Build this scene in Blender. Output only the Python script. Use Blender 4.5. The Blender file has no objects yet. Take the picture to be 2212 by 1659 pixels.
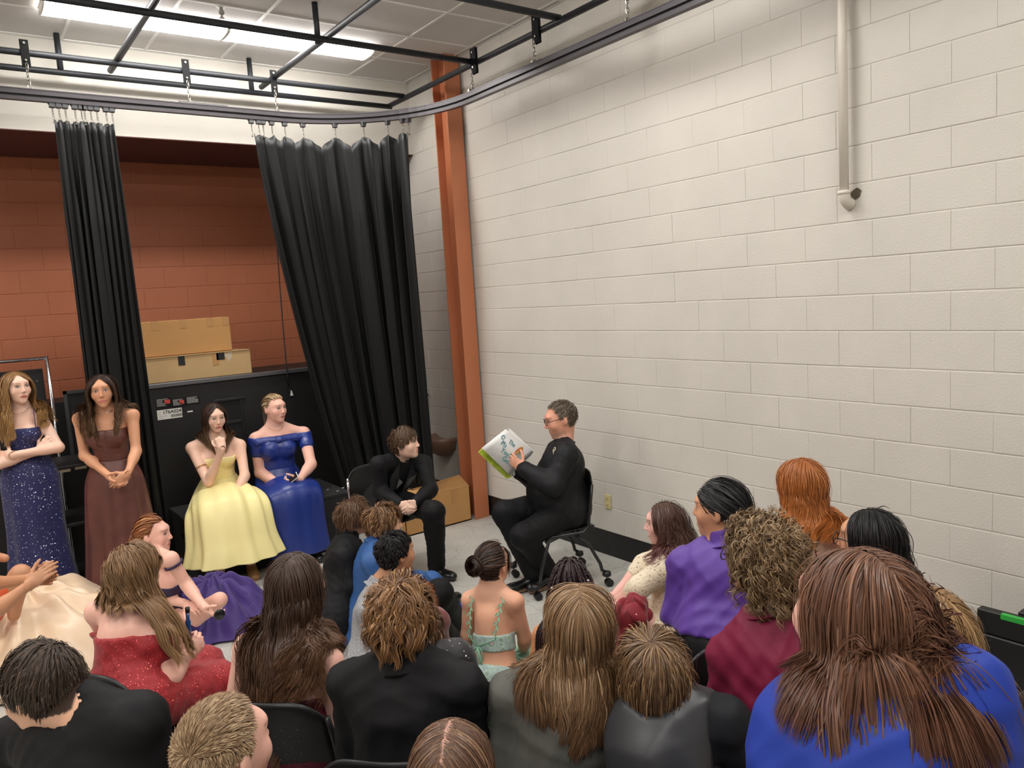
import bpy, math, random
import numpy as np
from mathutils import Vector, Matrix
PI = math.pi
random.seed(7)
NPR = np.random.RandomState(7)
SC = bpy.context.scene
COL = SC.collection

# ------------------------------------------------------------ camera
FPX = 1654.1
def _basis(yaw, pitch, roll):
    f = np.array([math.sin(yaw) * math.cos(pitch), math.cos(yaw) * math.cos(pitch), math.sin(pitch)])
    r = np.array([math.cos(yaw), -math.sin(yaw), 0.0])
    u = np.cross(r, f)
    return r * math.cos(roll) + u * math.sin(roll), -r * math.sin(roll) + u * math.cos(roll), f
CAM = np.array([-4.122, -2.022, 2.154])
CR, CU, CF = _basis(*[math.radians(v) for v in (36.18, -6.64, -3.63)])
cam_data = bpy.data.cameras.new('camera')
cam_data.sensor_fit = 'HORIZONTAL'
cam_data.sensor_width = 36.0
cam_data.lens = FPX / 2212.0 * 36.0
cam_data.clip_start = 0.05
cam_data.clip_end = 60
cam = bpy.data.objects.new('camera', cam_data)
COL.objects.link(cam)
cam.matrix_world = Matrix(((CR[0], CU[0], -CF[0], CAM[0]), (CR[1], CU[1], -CF[1], CAM[1]),
                           (CR[2], CU[2], -CF[2], CAM[2]), (0, 0, 0, 1)))
SC.camera = cam

# ------------------------------------------------------------ world, exposure
world = bpy.data.worlds.new('world')
SC.world = world
world.use_nodes = True
world.node_tree.nodes['Background'].inputs[0].default_value = (0.9, 0.95, 1.0, 1)
world.node_tree.nodes['Background'].inputs[1].default_value = 0.05
SC.view_settings.view_transform = 'Standard'
SC.view_settings.look = 'None'
SC.view_settings.gamma = 1.0
SC.view_settings.use_curve_mapping = False
SC.view_settings.exposure = 0.0
LENS_POWER = 36.0            # emission strength of the ceiling lamp lenses

# ------------------------------------------------------------ pixel / world helpers
def ray(x, y):
    return CF + (x - 1106.0) / FPX * CR - (y - 829.5) / FPX * CU
def W(x, y, depth):
    return CAM + ray(x, y) * depth
def WZ(x, y, z):
    d = ray(x, y)
    return CAM + d * ((z - CAM[2]) / d[2])
def WY(x, y, v):
    d = ray(x, y)
    return CAM + d * ((v - CAM[1]) / d[1])
def WX(x, y, v):
    d = ray(x, y)
    return CAM + d * ((v - CAM[0]) / d[0])
def depth_of(p):
    return float((np.asarray(p) - CAM) @ CF)
def A(*v):
    return np.array(v, float)
def nrm(v):
    v = np.asarray(v, float)
    n = np.linalg.norm(v)
    return v / n if n > 1e-9 else v

# ------------------------------------------------------------ materials
def srgb(r, g, b):
    def f(c):
        c /= 255.0
        return c / 12.92 if c <= 0.04045 else ((c + 0.055) / 1.055) ** 2.4
    return (f(r), f(g), f(b))
def mat(name, color=(0.5, 0.5, 0.5), rough=0.6, metal=0.0, spec=0.5, var=0.0, vscale=6.0, bump=0.0, bscale=40.0,
        attr=None, sheen=0.0, coat=0.0, sss=0.0, emit=0.0, alpha=1.0, trans=0.0, stretch=None, bdist=0.01, coords='Object'):
    m = bpy.data.materials.new(name)
    m.use_nodes = True
    nt = m.node_tree
    N, L = nt.nodes, nt.links
    bs = N['Principled BSDF']
    bs.inputs['Base Color'].default_value = (*color, 1)
    bs.inputs['Roughness'].default_value = rough
    bs.inputs['Metallic'].default_value = metal
    bs.inputs['Specular IOR Level'].default_value = spec
    bs.inputs['Sheen Weight'].default_value = sheen
    bs.inputs['Coat Weight'].default_value = coat
    bs.inputs['Alpha'].default_value = alpha
    bs.inputs['Transmission Weight'].default_value = trans
    if sss:
        bs.inputs['Subsurface Weight'].default_value = sss
        bs.inputs['Subsurface Radius'].default_value = (0.02, 0.008, 0.004)
        bs.inputs['Subsurface Scale'].default_value = 0.6
    if emit:
        bs.inputs['Emission Color'].default_value = (*color, 1)
        bs.inputs['Emission Strength'].default_value = emit
    src = None
    if attr:
        a = N.new('ShaderNodeAttribute')
        a.attribute_name = attr
        src = a.outputs['Color']
        L.new(src, bs.inputs['Base Color'])
    if var or bump:
        tc = N.new('ShaderNodeTexCoord')
        if coords == 'World':
            geo = N.new('ShaderNodeNewGeometry')
            vec = geo.outputs['Position']
        else:
            vec = tc.outputs[coords]
        if stretch:
            mp = N.new('ShaderNodeMapping')
            mp.inputs['Scale'].default_value = stretch
            L.new(vec, mp.inputs['Vector'])
            vec = mp.outputs['Vector']
    if var:
        nz = N.new('ShaderNodeTexNoise')
        nz.inputs['Scale'].default_value = vscale
        nz.inputs['Detail'].default_value = 5
        L.new(vec, nz.inputs['Vector'])
        mr = N.new('ShaderNodeMapRange')
        mr.inputs['From Min'].default_value = 0.3
        mr.inputs['From Max'].default_value = 0.7
        mr.inputs['To Min'].default_value = 1 - var
        mr.inputs['To Max'].default_value = 1 + var
        L.new(nz.outputs['Fac'], mr.inputs['Value'])
        mx = N.new('ShaderNodeVectorMath')
        mx.operation = 'SCALE'
        if src is not None:
            L.new(src, mx.inputs[0])
        else:
            mx.inputs[0].default_value = color
        L.new(mr.outputs[0], mx.inputs['Scale'])
        L.new(mx.outputs[0], bs.inputs['Base Color'])
    if bump:
        nb = N.new('ShaderNodeTexNoise')
        nb.inputs['Scale'].default_value = bscale
        nb.inputs['Detail'].default_value = 4
        L.new(vec, nb.inputs['Vector'])
        bp = N.new('ShaderNodeBump')
        bp.inputs['Strength'].default_value = bump
        bp.inputs['Distance'].default_value = bdist
        L.new(nb.outputs['Fac'], bp.inputs['Height'])
        L.new(bp.outputs['Normal'], bs.inputs['Normal'])
    return m
def nodes_of(m):
    return m.node_tree.nodes, m.node_tree.links, m.node_tree.nodes['Principled BSDF']
def sequin(name, base, spark, scale, rough=0.35, radius=0.28, strength=1.0, metal=0.6, dens=0.75):
    """dark cloth sewn with tiny reflective sequins"""
    m = mat(name, base, rough=0.6, sheen=0.2)
    N, L, bs = nodes_of(m)
    tc = N.new('ShaderNodeTexCoord')
    vo = N.new('ShaderNodeTexVoronoi')
    vo.inputs['Scale'].default_value = scale
    L.new(tc.outputs['Object'], vo.inputs['Vector'])
    lt = N.new('ShaderNodeMath'); lt.operation = 'LESS_THAN'; lt.inputs[1].default_value = radius
    L.new(vo.outputs['Distance'], lt.inputs[0])
    sp = N.new('ShaderNodeSeparateColor')
    L.new(vo.outputs['Color'], sp.inputs[0])
    rd = N.new('ShaderNodeMath'); rd.operation = 'LESS_THAN'; rd.inputs[1].default_value = dens
    L.new(sp.outputs[0], rd.inputs[0])
    mu = N.new('ShaderNodeMath'); mu.operation = 'MULTIPLY'
    L.new(lt.outputs[0], mu.inputs[0]); L.new(rd.outputs[0], mu.inputs[1])
    mu2 = N.new('ShaderNodeMath'); mu2.operation = 'MULTIPLY'
    L.new(mu.outputs[0], mu2.inputs[0]); L.new(sp.outputs[1], mu2.inputs[1])
    mx = N.new('ShaderNodeMix'); mx.data_type = 'RGBA'
    L.new(mu2.outputs[0], mx.inputs[0])
    mx.inputs[6].default_value = (*base, 1); mx.inputs[7].default_value = (*spark, 1)
    L.new(mx.outputs[2], bs.inputs['Base Color'])
    mm = N.new('ShaderNodeMath'); mm.operation = 'MULTIPLY'; mm.inputs[1].default_value = metal
    L.new(mu.outputs[0], mm.inputs[0]); L.new(mm.outputs[0], bs.inputs['Metallic'])
    mr = N.new('ShaderNodeMapRange'); mr.inputs['To Min'].default_value = 0.65; mr.inputs['To Max'].default_value = rough
    L.new(mu.outputs[0], mr.inputs['Value']); L.new(mr.outputs[0], bs.inputs['Roughness'])
    # every sequin tilts its own way
    vs = N.new('ShaderNodeVectorMath'); vs.operation = 'SUBTRACT'; vs.inputs[1].default_value = (0.5, 0.5, 0.5)
    L.new(vo.outputs['Color'], vs.inputs[0])
    sc = N.new('ShaderNodeVectorMath'); sc.operation = 'SCALE'
    L.new(vs.outputs[0], sc.inputs[0]); 
    ms = N.new('ShaderNodeMath'); ms.operation = 'MULTIPLY'; ms.inputs[1].default_value = 1.1 * strength
    L.new(mu.outputs[0], ms.inputs[0]); L.new(ms.outputs[0], sc.inputs['Scale'])
    geo = N.new('ShaderNodeNewGeometry')
    ad = N.new('ShaderNodeVectorMath'); ad.operation = 'ADD'
    L.new(geo.outputs['Normal'], ad.inputs[0]); L.new(sc.outputs[0], ad.inputs[1])
    no = N.new('ShaderNodeVectorMath'); no.operation = 'NORMALIZE'
    L.new(ad.outputs[0], no.inputs[0]); L.new(no.outputs[0], bs.inputs['Normal'])
    return m

# ------------------------------------------------------------ mesh building
def link_mesh(name, V, Fq, m=None, parent=None, smooth=True, colors=None, loc=None, uvs=None):
    """V (n,3); Fq: (m,4)/(m,3) arrays or list of tuples, or list of such arrays"""
    me = bpy.data.meshes.new(name)
    V = np.asarray(V, np.float32)
    if isinstance(Fq, np.ndarray):
        blocks = [Fq]
    elif len(Fq) and isinstance(Fq[0], np.ndarray) and Fq[0].ndim == 2:
        blocks = [b for b in Fq if len(b)]
    else:
        by = {}
        for f in Fq:
            by.setdefault(len(f), []).append(f)
        blocks = [np.array(v, np.int32) for v in by.values()]
    loops = np.concatenate([b.reshape(-1) for b in blocks]).astype(np.int32) if blocks else np.zeros(0, np.int32)
    sizes = np.concatenate([np.full(len(b), b.shape[1], np.int32) for b in blocks]) if blocks else np.zeros(0, np.int32)
    starts = np.concatenate([[0], np.cumsum(sizes)[:-1]]).astype(np.int32)
    off = np.zeros(3, np.float32)
    if loc is not None:
        off = np.asarray(loc, np.float32)
    me.vertices.add(len(V))
    me.vertices.foreach_set('co', (V - off).ravel())
    me.loops.add(len(loops))
    me.loops.foreach_set('vertex_index', loops)
    me.polygons.add(len(sizes))
    me.polygons.foreach_set('loop_start', starts)
    me.polygons.foreach_set('loop_total', sizes)
    me.polygons.foreach_set('use_smooth', np.full(len(sizes), bool(smooth)))
    if colors is not None:
        at = me.attributes.new('Col', 'FLOAT_COLOR', 'POINT')
        c = np.ones((len(V), 4), np.float32)
        c[:, :3] = colors
        at.data.foreach_set('color', c.ravel())
    me.update(calc_edges=True)
    if m is not None:
        me.materials.append(m)
    o = bpy.data.objects.new(name, me)
    COL.objects.link(o)
    if loc is not None:
        o.location = [float(v) for v in loc]
    if parent is not None:
        attach(o, parent)
    return o
def attach(o, parent):
    """parent, keeping the world place (parents are never rotated)"""
    pl = world_loc(parent)
    o.parent = parent
    o.location = Vector(o.location) - pl
def world_loc(o):
    v = Vector((0, 0, 0))
    while o is not None:
        v += o.location
        o = o.parent
    return v
class MB:
    def __init__(s):
        s.v = []; s.f = []; s.n = 0
    def add(s, V, F):
        V = np.asarray(V, float)
        s.v.append(V)
        s.f += [tuple(int(i) + s.n for i in f) for f in F]
        s.n += len(V)
        return s
    def box(s, lo, hi, R=None, c=None, bev=0.0):
        lo = np.asarray(lo, float); hi = np.asarray(hi, float)
        if bev > 0:
            b = min(bev, 0.45 * (hi - lo).min())
            V = []; 
            for ax in range(3):
                for sg in (0, 1):
                    for q in ((0, 0), (1, 0), (1, 1), (0, 1)):
                        p = [0, 0, 0]
                        p[ax] = hi[ax] if sg else lo[ax]
                        o1, o2 = (ax + 1) % 3, (ax + 2) % 3
                        p[o1] = hi[o1] - b if q[0] else lo[o1] + b
                        p[o2] = hi[o2] - b if q[1] else lo[o2] + b
                        V.append(p)
            V = np.array(V)
            def id_(ax, sg, q0, q1):
                return (ax * 2 + sg) * 4 + {(0, 0): 0, (1, 0): 1, (1, 1): 2, (0, 1): 3}[(q0, q1)]
            F = []
            for ax in range(3):
                for sg in (0, 1):
                    k = (ax * 2 + sg) * 4
                    F.append((k, k + 1, k + 2, k + 3) if sg else (k + 3, k + 2, k + 1, k))
            for ax in range(3):           # edges parallel to ax
                o1, o2 = (ax + 1) % 3, (ax + 2) % 3
                for s1 in (0, 1):
                    for s2 in (0, 1):
                        # face o1,s1 : its local axes are (o1+1=o2, o1+2=ax); face o2,s2: (ax, o1)
                        a0 = id_(o1, s1, s2, 0); a1 = id_(o1, s1, s2, 1)
                        b0 = id_(o2, s2, 0, s1); b1 = id_(o2, s2, 1, s1)
                        q = (a0, a1, b1, b0)
                        F.append(q if s1 != s2 else q[::-1])
            for s0 in (0, 1):
                for s1 in (0, 1):
                    for s2 in (0, 1):
                        t = (id_(0, s0, s1, s2), id_(1, s1, s2, s0), id_(2, s2, s0, s1))
                        F.append(t if (s0 + s1 + s2) % 2 else t[::-1])
        else:
            V = np.array([[x, y, z] for x in (lo[0], hi[0]) for y in (lo[1], hi[1]) for z in (lo[2], hi[2])])
            F = [(0, 1, 3, 2), (4, 6, 7, 5), (0, 4, 5, 1), (2, 3, 7, 6), (0, 2, 6, 4), (1, 5, 7, 3)]
        if R is not None:
            cc = np.zeros(3) if c is None else np.asarray(c, float)
            V = (V - cc) @ np.asarray(R).T + cc
        return s.add(V, F)
    def tube(s, pts, rad, n=10, cap=True, up=None):
        pts = np.asarray(pts, float)
        k = len(pts)
        rad = np.full(k, rad) if np.isscalar(rad) else np.asarray(rad, float)
        T = np.gradient(pts, axis=0) if k > 2 else np.repeat((pts[1] - pts[0])[None], 2, 0)
        T /= np.linalg.norm(T, axis=1)[:, None] + 1e-12
        ref = np.array([0, 0, 1.0]) if up is None else np.asarray(up, float)
        if abs(T[0] @ ref) > 0.95:
            ref = np.array([0, 1.0, 0]) if abs(T[0][1]) < 0.9 else np.array([1.0, 0, 0])
        nrm0 = ref - T[0] * (ref @ T[0])
        V = []
        a = np.arange(n) * 2 * PI / n
        nv = nrm0 / np.linalg.norm(nrm0)
        for i in range(k):
            nv = nv - T[i] * (nv @ T[i]); nv /= np.linalg.norm(nv) + 1e-12
            b = np.cross(T[i], nv)
            V.append(pts[i] + rad[i] * (np.cos(a)[:, None] * nv + np.sin(a)[:, None] * b))
        V = np.concatenate(V)
        F = []
        for i in range(k - 1):
            for j in range(n):
                j2 = (j + 1) % n
                F.append((i * n + j, i * n + j2, (i + 1) * n + j2, (i + 1) * n + j))
        if cap:
            F.append(tuple(range(n))[::-1]); F.append(tuple(range((k - 1) * n, k * n)))
        return s.add(V, F)
    def lathe(s, prof, c=(0, 0, 0), n=24, axis=2, cap=True):
        """prof: (r, h) list"""
        a = np.arange(n) * 2 * PI / n
        V = []
        for r, h in prof:
            ring = np.zeros((n, 3))
            ring[:, (axis + 1) % 3] = r * np.cos(a); ring[:, (axis + 2) % 3] = r * np.sin(a); ring[:, axis] = h
            V.append(ring + np.asarray(c, float))
        F = []
        for i in range(len(prof) - 1):
            for j in range(n):
                j2 = (j + 1) % n
                F.append((i * n + j, i * n + j2, (i + 1) * n + j2, (i + 1) * n + j))
        if cap:
            F.append(tuple(range(n))[::-1]); F.append(tuple(range((len(prof) - 1) * n, len(prof) * n)))
        return s.add(np.concatenate(V), F)
    def grid(s, G, closed_u=False):
        """G (a,b,3) grid of points -> quads"""
        G = np.asarray(G, float)
        a, b = G.shape[:2]
        F = []
        for i in range(a - 1):
            for j in range(b if closed_u else b - 1):
                j2 = (j + 1) % b
                F.append((i * b + j, i * b + j2, (i + 1) * b + j2, (i + 1) * b + j))
        return s.add(G.reshape(-1, 3), F)
    def poly(s, P, F):
        return s.add(P, F)
    def build(s, name, m, parent=None, smooth=False, loc=None):
        V = np.concatenate(s.v)
        o = link_mesh(name, V, s.f, m, None, smooth, loc=loc)
        if parent is not None:
            attach(o, parent)
        return o
def rotz(a):
    c, s = math.cos(a), math.sin(a)
    return np.array([[c, -s, 0], [s, c, 0], [0, 0, 1.0]])
def axis_rot(ax, a):
    return np.array(Matrix.Rotation(a, 3, Vector(ax)))
def tag(o, label=None, cat=None, group=None, kind=None):
    if label: o['label'] = label
    if cat: o['category'] = cat
    if group: o['group'] = group
    if kind: o['kind'] = kind
    return o
def thing(name, label, cat, loc, group=None):
    o = bpy.data.objects.new(name, None)
    o.empty_display_size = 0.1
    COL.objects.link(o)
    o.location = [float(v) for v in loc]
    return tag(o, label, cat, group)
def copy_of(o, parent, loc):
    c = o.copy()
    COL.objects.link(c)
    c.parent = parent
    c.location = [float(v) for v in loc]
    return c
# ============================================================ the room
BK = 0.2032                    # one block course
CEIL = 4.37
SOF = 18 * BK                  # underside of the header over the recess
YH, YB = 5.10, 6.20            # header face, back wall of the recess
XL, YF = -8.4, -5.6            # unseen far walls behind and left of the viewer

def paint(name, color, scale=1.0):
    """thick roller paint over porous block: fine pitted relief, faint tone drift"""
    m = mat(name, color, rough=0.55, var=0.035, vscale=2.2, coords='World', spec=0.35)
    N, L, bs = nodes_of(m)
    geo = N.new('ShaderNodeNewGeometry')
    n1 = N.new('ShaderNodeTexNoise'); n1.inputs['Scale'].default_value = 95 * scale; n1.inputs['Detail'].default_value = 6
    n2 = N.new('ShaderNodeTexVoronoi'); n2.inputs['Scale'].default_value = 38 * scale
    L.new(geo.outputs['Position'], n1.inputs['Vector']); L.new(geo.outputs['Position'], n2.inputs['Vector'])
    pit = N.new('ShaderNodeMapRange'); pit.inputs['From Max'].default_value = 0.16
    pit.inputs['To Min'].default_value = 0.0; pit.inputs['To Max'].default_value = 0.35
    L.new(n2.outputs['Distance'], pit.inputs['Value'])
    ad = N.new('ShaderNodeMath'); ad.operation = 'ADD'
    L.new(n1.outputs['Fac'], ad.inputs[0]); L.new(pit.outputs[0], ad.inputs[1])
    bp = N.new('ShaderNodeBump'); bp.inputs['Strength'].default_value = 0.32; bp.inputs['Distance'].default_value = 0.006
    L.new(ad.outputs[0], bp.inputs['Height']); L.new(bp.outputs['Normal'], bs.inputs['Normal'])
    return m
M_CREAM = paint('cream_block_paint', srgb(206, 201, 192))
M_RED = paint('terracotta_block_paint', srgb(158, 93, 64))
M_BLACKP = mat('black_base_paint', srgb(22, 21, 22), rough=0.45, var=0.25, vscale=9, bump=0.2, bscale=60, coords='World')
M_DRY = mat('cream_drywall', srgb(208, 203, 193), rough=0.6, var=0.02, bump=0.05, bscale=120, coords='World')
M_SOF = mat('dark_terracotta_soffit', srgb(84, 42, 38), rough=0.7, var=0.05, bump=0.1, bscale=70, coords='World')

def concrete():
    m = mat('sealed_grey_concrete', srgb(190, 188, 181), rough=0.42, spec=0.4)
    N, L, bs = nodes_of(m)
    geo = N.new('ShaderNodeNewGeometry')
    a = N.new('ShaderNodeTexNoise'); a.inputs['Scale'].default_value = 2.3; a.inputs['Detail'].default_value = 8; a.inputs['Roughness'].default_value = 0.65
    b = N.new('ShaderNodeTexNoise'); b.inputs['Scale'].default_value = 46; b.inputs['Detail'].default_value = 6
    c = N.new('ShaderNodeTexVoronoi'); c.feature = 'DISTANCE_TO_EDGE'; c.inputs['Scale'].default_value = 0.75
    w = N.new('ShaderNodeTexNoise'); w.inputs['Scale'].default_value = 5; w.inputs['Detail'].default_value = 5
    for n in (a, b, w):
        L.new(geo.outputs['Position'], n.inputs['Vector'])
    ws = N.new('ShaderNodeVectorMath'); ws.operation = 'SCALE'; ws.inputs['Scale'].default_value = 0.35
    L.new(w.outputs['Color'], ws.inputs[0])
    wa = N.new('ShaderNodeVectorMath'); L.new(geo.outputs['Position'], wa.inputs[0]); L.new(ws.outputs[0], wa.inputs[1])
    L.new(wa.outputs[0], c.inputs['Vector'])
    cr = N.new('ShaderNodeMapRange'); cr.inputs['From Max'].default_value = 0.006; cr.inputs['To Min'].default_value = 0.72; cr.inputs['To Max'].default_value = 1.0
    L.new(c.outputs['Distance'], cr.inputs['Value'])
    r1 = N.new('ShaderNodeMapRange'); r1.inputs['From Min'].default_value = 0.3; r1.inputs['From Max'].default_value = 0.7
    r1.inputs['To Min'].default_value = 0.86; r1.inputs['To Max'].default_value = 1.08
    L.new(a.outputs['Fac'], r1.inputs['Value'])
    r2 = N.new('ShaderNodeMapRange'); r2.inputs['From Min'].default_value = 0.35; r2.inputs['From Max'].default_value = 0.65
    r2.inputs['To Min'].default_value = 0.9; r2.inputs['To Max'].default_value = 1.06
    L.new(b.outputs['Fac'], r2.inputs['Value'])
    m1 = N.new('ShaderNodeMath'); m1.operation = 'MULTIPLY'; L.new(r1.outputs[0], m1.inputs[0]); L.new(r2.outputs[0], m1.inputs[1])
    m2 = N.new('ShaderNodeMath'); m2.operation = 'MULTIPLY'; L.new(m1.outputs[0], m2.inputs[0]); L.new(cr.outputs[0], m2.inputs[1])
    sc = N.new('ShaderNodeVectorMath'); sc.operation = 'SCALE'; sc.inputs[0].default_value = srgb(190, 188, 181)
    L.new(m2.outputs[0], sc.inputs['Scale']); L.new(sc.outputs[0], bs.inputs['Base Color'])
    bp = N.new('ShaderNodeBump'); bp.inputs['Strength'].default_value = 0.12; bp.inputs['Distance'].default_value = 0.004
    L.new(b.outputs['Fac'], bp.inputs['Height']); L.new(bp.outputs['Normal'], bs.inputs['Normal'])
    return m
M_FLOOR = concrete()

def struct(name, lo, hi, m):
    return tag(MB().box(lo, hi).build(name, m), kind='structure')
tag(struct('floor', (XL, YF, -0.1), (0.2, YB + 0.2, 0.0), M_FLOOR), 'grey sealed concrete floor with fine cracks')
w_right = struct('wall_right', (0.0036, YF, 0), (0.2, YB + 0.2, CEIL), M_CREAM)
w_back = struct('wall_back', (XL, YB + 0.0036, 0), (0.0, YB + 0.2, CEIL), M_RED)
struct('wall_header', (XL, YH, SOF + 0.002), (-0.001, YH + 0.12, CEIL - 0.001), M_DRY)
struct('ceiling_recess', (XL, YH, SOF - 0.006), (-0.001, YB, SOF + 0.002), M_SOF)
struct('wall_left', (XL - 0.2, YF, 0), (XL, YB + 0.2, CEIL), M_DRY)
struct('wall_front', (XL, YF - 0.2, 0), (0.2, YF, CEIL), M_DRY)

# ---- concrete blocks, each with its own bevelled face
def block_mesh(name, w, h, d, m, bev=0.004):
    """face looks towards -x, spans y 0..w, z 0..h, back at x=d"""
    b = bev
    c = 0.0012                      # head joints are struck almost flush
    V = [(0, c, b), (0, w - c, b), (0, w - c, h - b), (0, c, h - b),
         (0.0016, 0, 0), (0.0016, w, 0), (0.0016, w, h), (0.0016, 0, h), (d, 0, 0), (d, w, 0), (d, w, h), (d, 0, h)]
    F = [(3, 2, 1, 0)]
    for i in range(4):
        j = (i + 1) % 4
        F += [(i, j, 4 + j, 4 + i), (4 + i, 4 + j, 8 + j, 8 + i)]
    me = bpy.data.meshes.new(name)
    me.from_pydata(V, [], F); me.update(); me.materials.append(m)
    return me
def px_area(p0, p1, p2, p3):
    q = []
    for p in (p0, p1, p2, p3):
        d = np.asarray(p, float) - CAM
        c = d @ CF
        if c < 0.15:
            return 0.0
        q.append((1106 + FPX * (d @ CR) / c, 829.5 - FPX * (d @ CU) / c))
    q = np.array(q)
    if q[:, 0].max() < 0 or q[:, 0].min() > 2212 or q[:, 1].max() < 0 or q[:, 1].min() > 1659:
        return 0.0
    x, y = q[:, 0], q[:, 1]
    return 0.5 * abs(np.dot(x, np.roll(y, 1)) - np.dot(y, np.roll(x, 1)))
base_r = struct('baseboard_right', (0.0031, YF, 0), (0.0034, YB, BK), M_BLACKP)
cells = []
for k in range(0, 22):
    z0, z1 = k * BK, min((k + 1) * BK, CEIL)
    u = -31 if k % 2 else -32
    while True:
        y1, y0 = -u * BK, -(u + 2) * BK
        u += 2
        if y1 < YF: break
        y0, y1 = max(y0, YF), min(y1, YB)
        if y1 - y0 < 0.03: continue
        cells.append((px_area((0, y0, z0), (0, y1, z0), (0, y1, z1), (0, y0, z1)), k, y0, y1, z0, z1))
cells.sort(reverse=True)
cache = {}
def put_blocks(cells, limit, place, mfor, parent_for, stuff_parent, stuff_mat, jb=0.0042, jh=0.0008):
    n = 0
    rest = MB()
    for ar, k, a0, a1, z0, z1 in cells:
        w = a1 - a0 - jh; h = z1 - z0 - jb
        if n < limit and ar > 60:
            m = mfor(k); key = (round(w, 4), round(h, 4), m.name, place)
            if key not in cache:
                cache[key] = block_mesh('block', w, h, 0.02, m)
                if place == 'back':
                    me = cache[key]
                    for v in me.vertices:
                        x, y, z = v.co
                        v.co = (-y, x, z)
                    me.flip_normals() if False else None
            o = bpy.data.objects.new('block', cache[key])
            COL.objects.link(o)
            off = NPR.uniform(-0.0011, 0.0011)
            par = parent_for(k)
            o.location = (off, a0 + jh / 2, z0 + jb / 2) if place == 'right' else (a1 - jh / 2, YB + off, z0 + jb / 2)
            o.parent = par
            n += 1
        else:
            if place == 'right':
                rest.box((0, a0 + jh / 2, z0 + jb / 2), (0.02, a1 - jh / 2, z1 - jb / 2), bev=0.003)
            else:
                rest.box((a0 + jh / 2, YB, z0 + jb / 2), (a1 - jh / 2, YB + 0.02, z1 - jb / 2), bev=0.003)
    if rest.n:
        tag(rest.build('far_blocks', stuff_mat, stuff_parent), kind='stuff')
put_blocks([c for c in cells if c[1] > 0], 300, 'right', lambda k: M_CREAM, lambda k: w_right, w_right, M_CREAM)
put_blocks([c for c in cells if c[1] == 0], 60, 'right', lambda k: M_BLACKP, lambda k: base_r, base_r, M_BLACKP)
cb = []
for k in range(0, 19):
    z0, z1 = k * BK, min((k + 1) * BK, SOF - 0.007)
    if z1 - z0 < 0.02: continue
    n = 1 if k % 2 == 0 else 0
    while (n + 0.32) * BK < 6.6:
        x1, x0 = -(n + 0.32) * BK, -(n + 2.32) * BK
        if n < 2 : x1 = -0.002 if n == 0 else x1
        cb.append((px_area((x0, YB, z0), (x1, YB, z0), (x1, YB, z1), (x0, YB, z1)), k, x0, x1, z0, z1))
        n += 2
cb.sort(reverse=True)
put_blocks(cb, 150, 'back', lambda k: M_RED, lambda k: w_back, w_back, M_RED)

# ---- suspended ceiling: white T-bars and lay-in tiles
M_TILE = mat('mineral_fibre_tile', srgb(206, 203, 200), rough=0.9, var=0.10, vscale=140, bump=0.35, bscale=160, coords='World', bdist=0.004)
M_TBAR = mat('white_painted_steel', srgb(225, 224, 220), rough=0.45)
ceil = struct('ceiling', (XL, YF, CEIL + 0.03), (0.2, YB, CEIL + 0.1), M_DRY)
P2 = 0.6096
tile_me = None
rest = MB()
gx = [-0.06 - P2 * i for i in range(0, 14)]
gy = [5.07 - P2 * i for i in range(0, 18)]
def add_tile(x0, x1, y0, y1, own):
    global tile_me
    full = abs(x1 - x0 - P2) < 1e-3 and abs(y1 - y0 - P2) < 1e-3
    if own:
        mb = MB().box((x0 + 0.006, y0 + 0.006, CEIL + 0.002), (x1 - 0.006, y1 - 0.006, CEIL + 0.018), bev=0.003)
        if full:
            if tile_me is None:
                o = mb.build('tile', M_TILE, loc=(x0, y0, CEIL)); tile_me = o.data
            else:
                o = bpy.data.objects.new('tile', tile_me); COL.objects.link(o); o.location = (x0, y0, CEIL)
            o.parent = ceil
        else:
            mb.build('tile', M_TILE, ceil)
    else:
        rest.box((x0 + 0.006, y0 + 0.006, CEIL + 0.002), (x1 - 0.006, y1 - 0.006, CEIL + 0.018))
XS = [0.0] + gx
YS = [YH] + gy
for i in range(len(XS) - 1):
    for j in range(len(YS) - 1):
        x1, x0, y1, y0 = XS[i], XS[i + 1], YS[j], YS[j + 1]
        if x1 - x0 < 0.02 or y1 - y0 < 0.02: continue
        own = px_area((x0, y0, CEIL), (x1, y0, CEIL), (x1, y1, CEIL), (x0, y1, CEIL)) > 60
        add_tile(x0, x1, y0, y1, own)
tag(rest.build('far_tiles', M_TILE, ceil), kind='stuff')
for x in gx:
    MB().box((x - 0.011, YF, CEIL - 0.004), (x + 0.011, YH, CEIL + 0.003)).build('ceiling_bar', M_TBAR, ceil)
for y in gy:
    MB().box((XL, y - 0.011, CEIL - 0.0045), (0.0, y + 0.011, CEIL + 0.0025)).build('ceiling_bar', M_TBAR, ceil)
tr = MB().box((-0.022, YF, CEIL - 0.006), (-0.001, YH, CEIL + 0.0)).box((XL, YH - 0.022, CEIL - 0.006), (0, YH - 0.001, CEIL)).build('trim_1', M_TBAR)
tag(tr, kind='structure')

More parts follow.
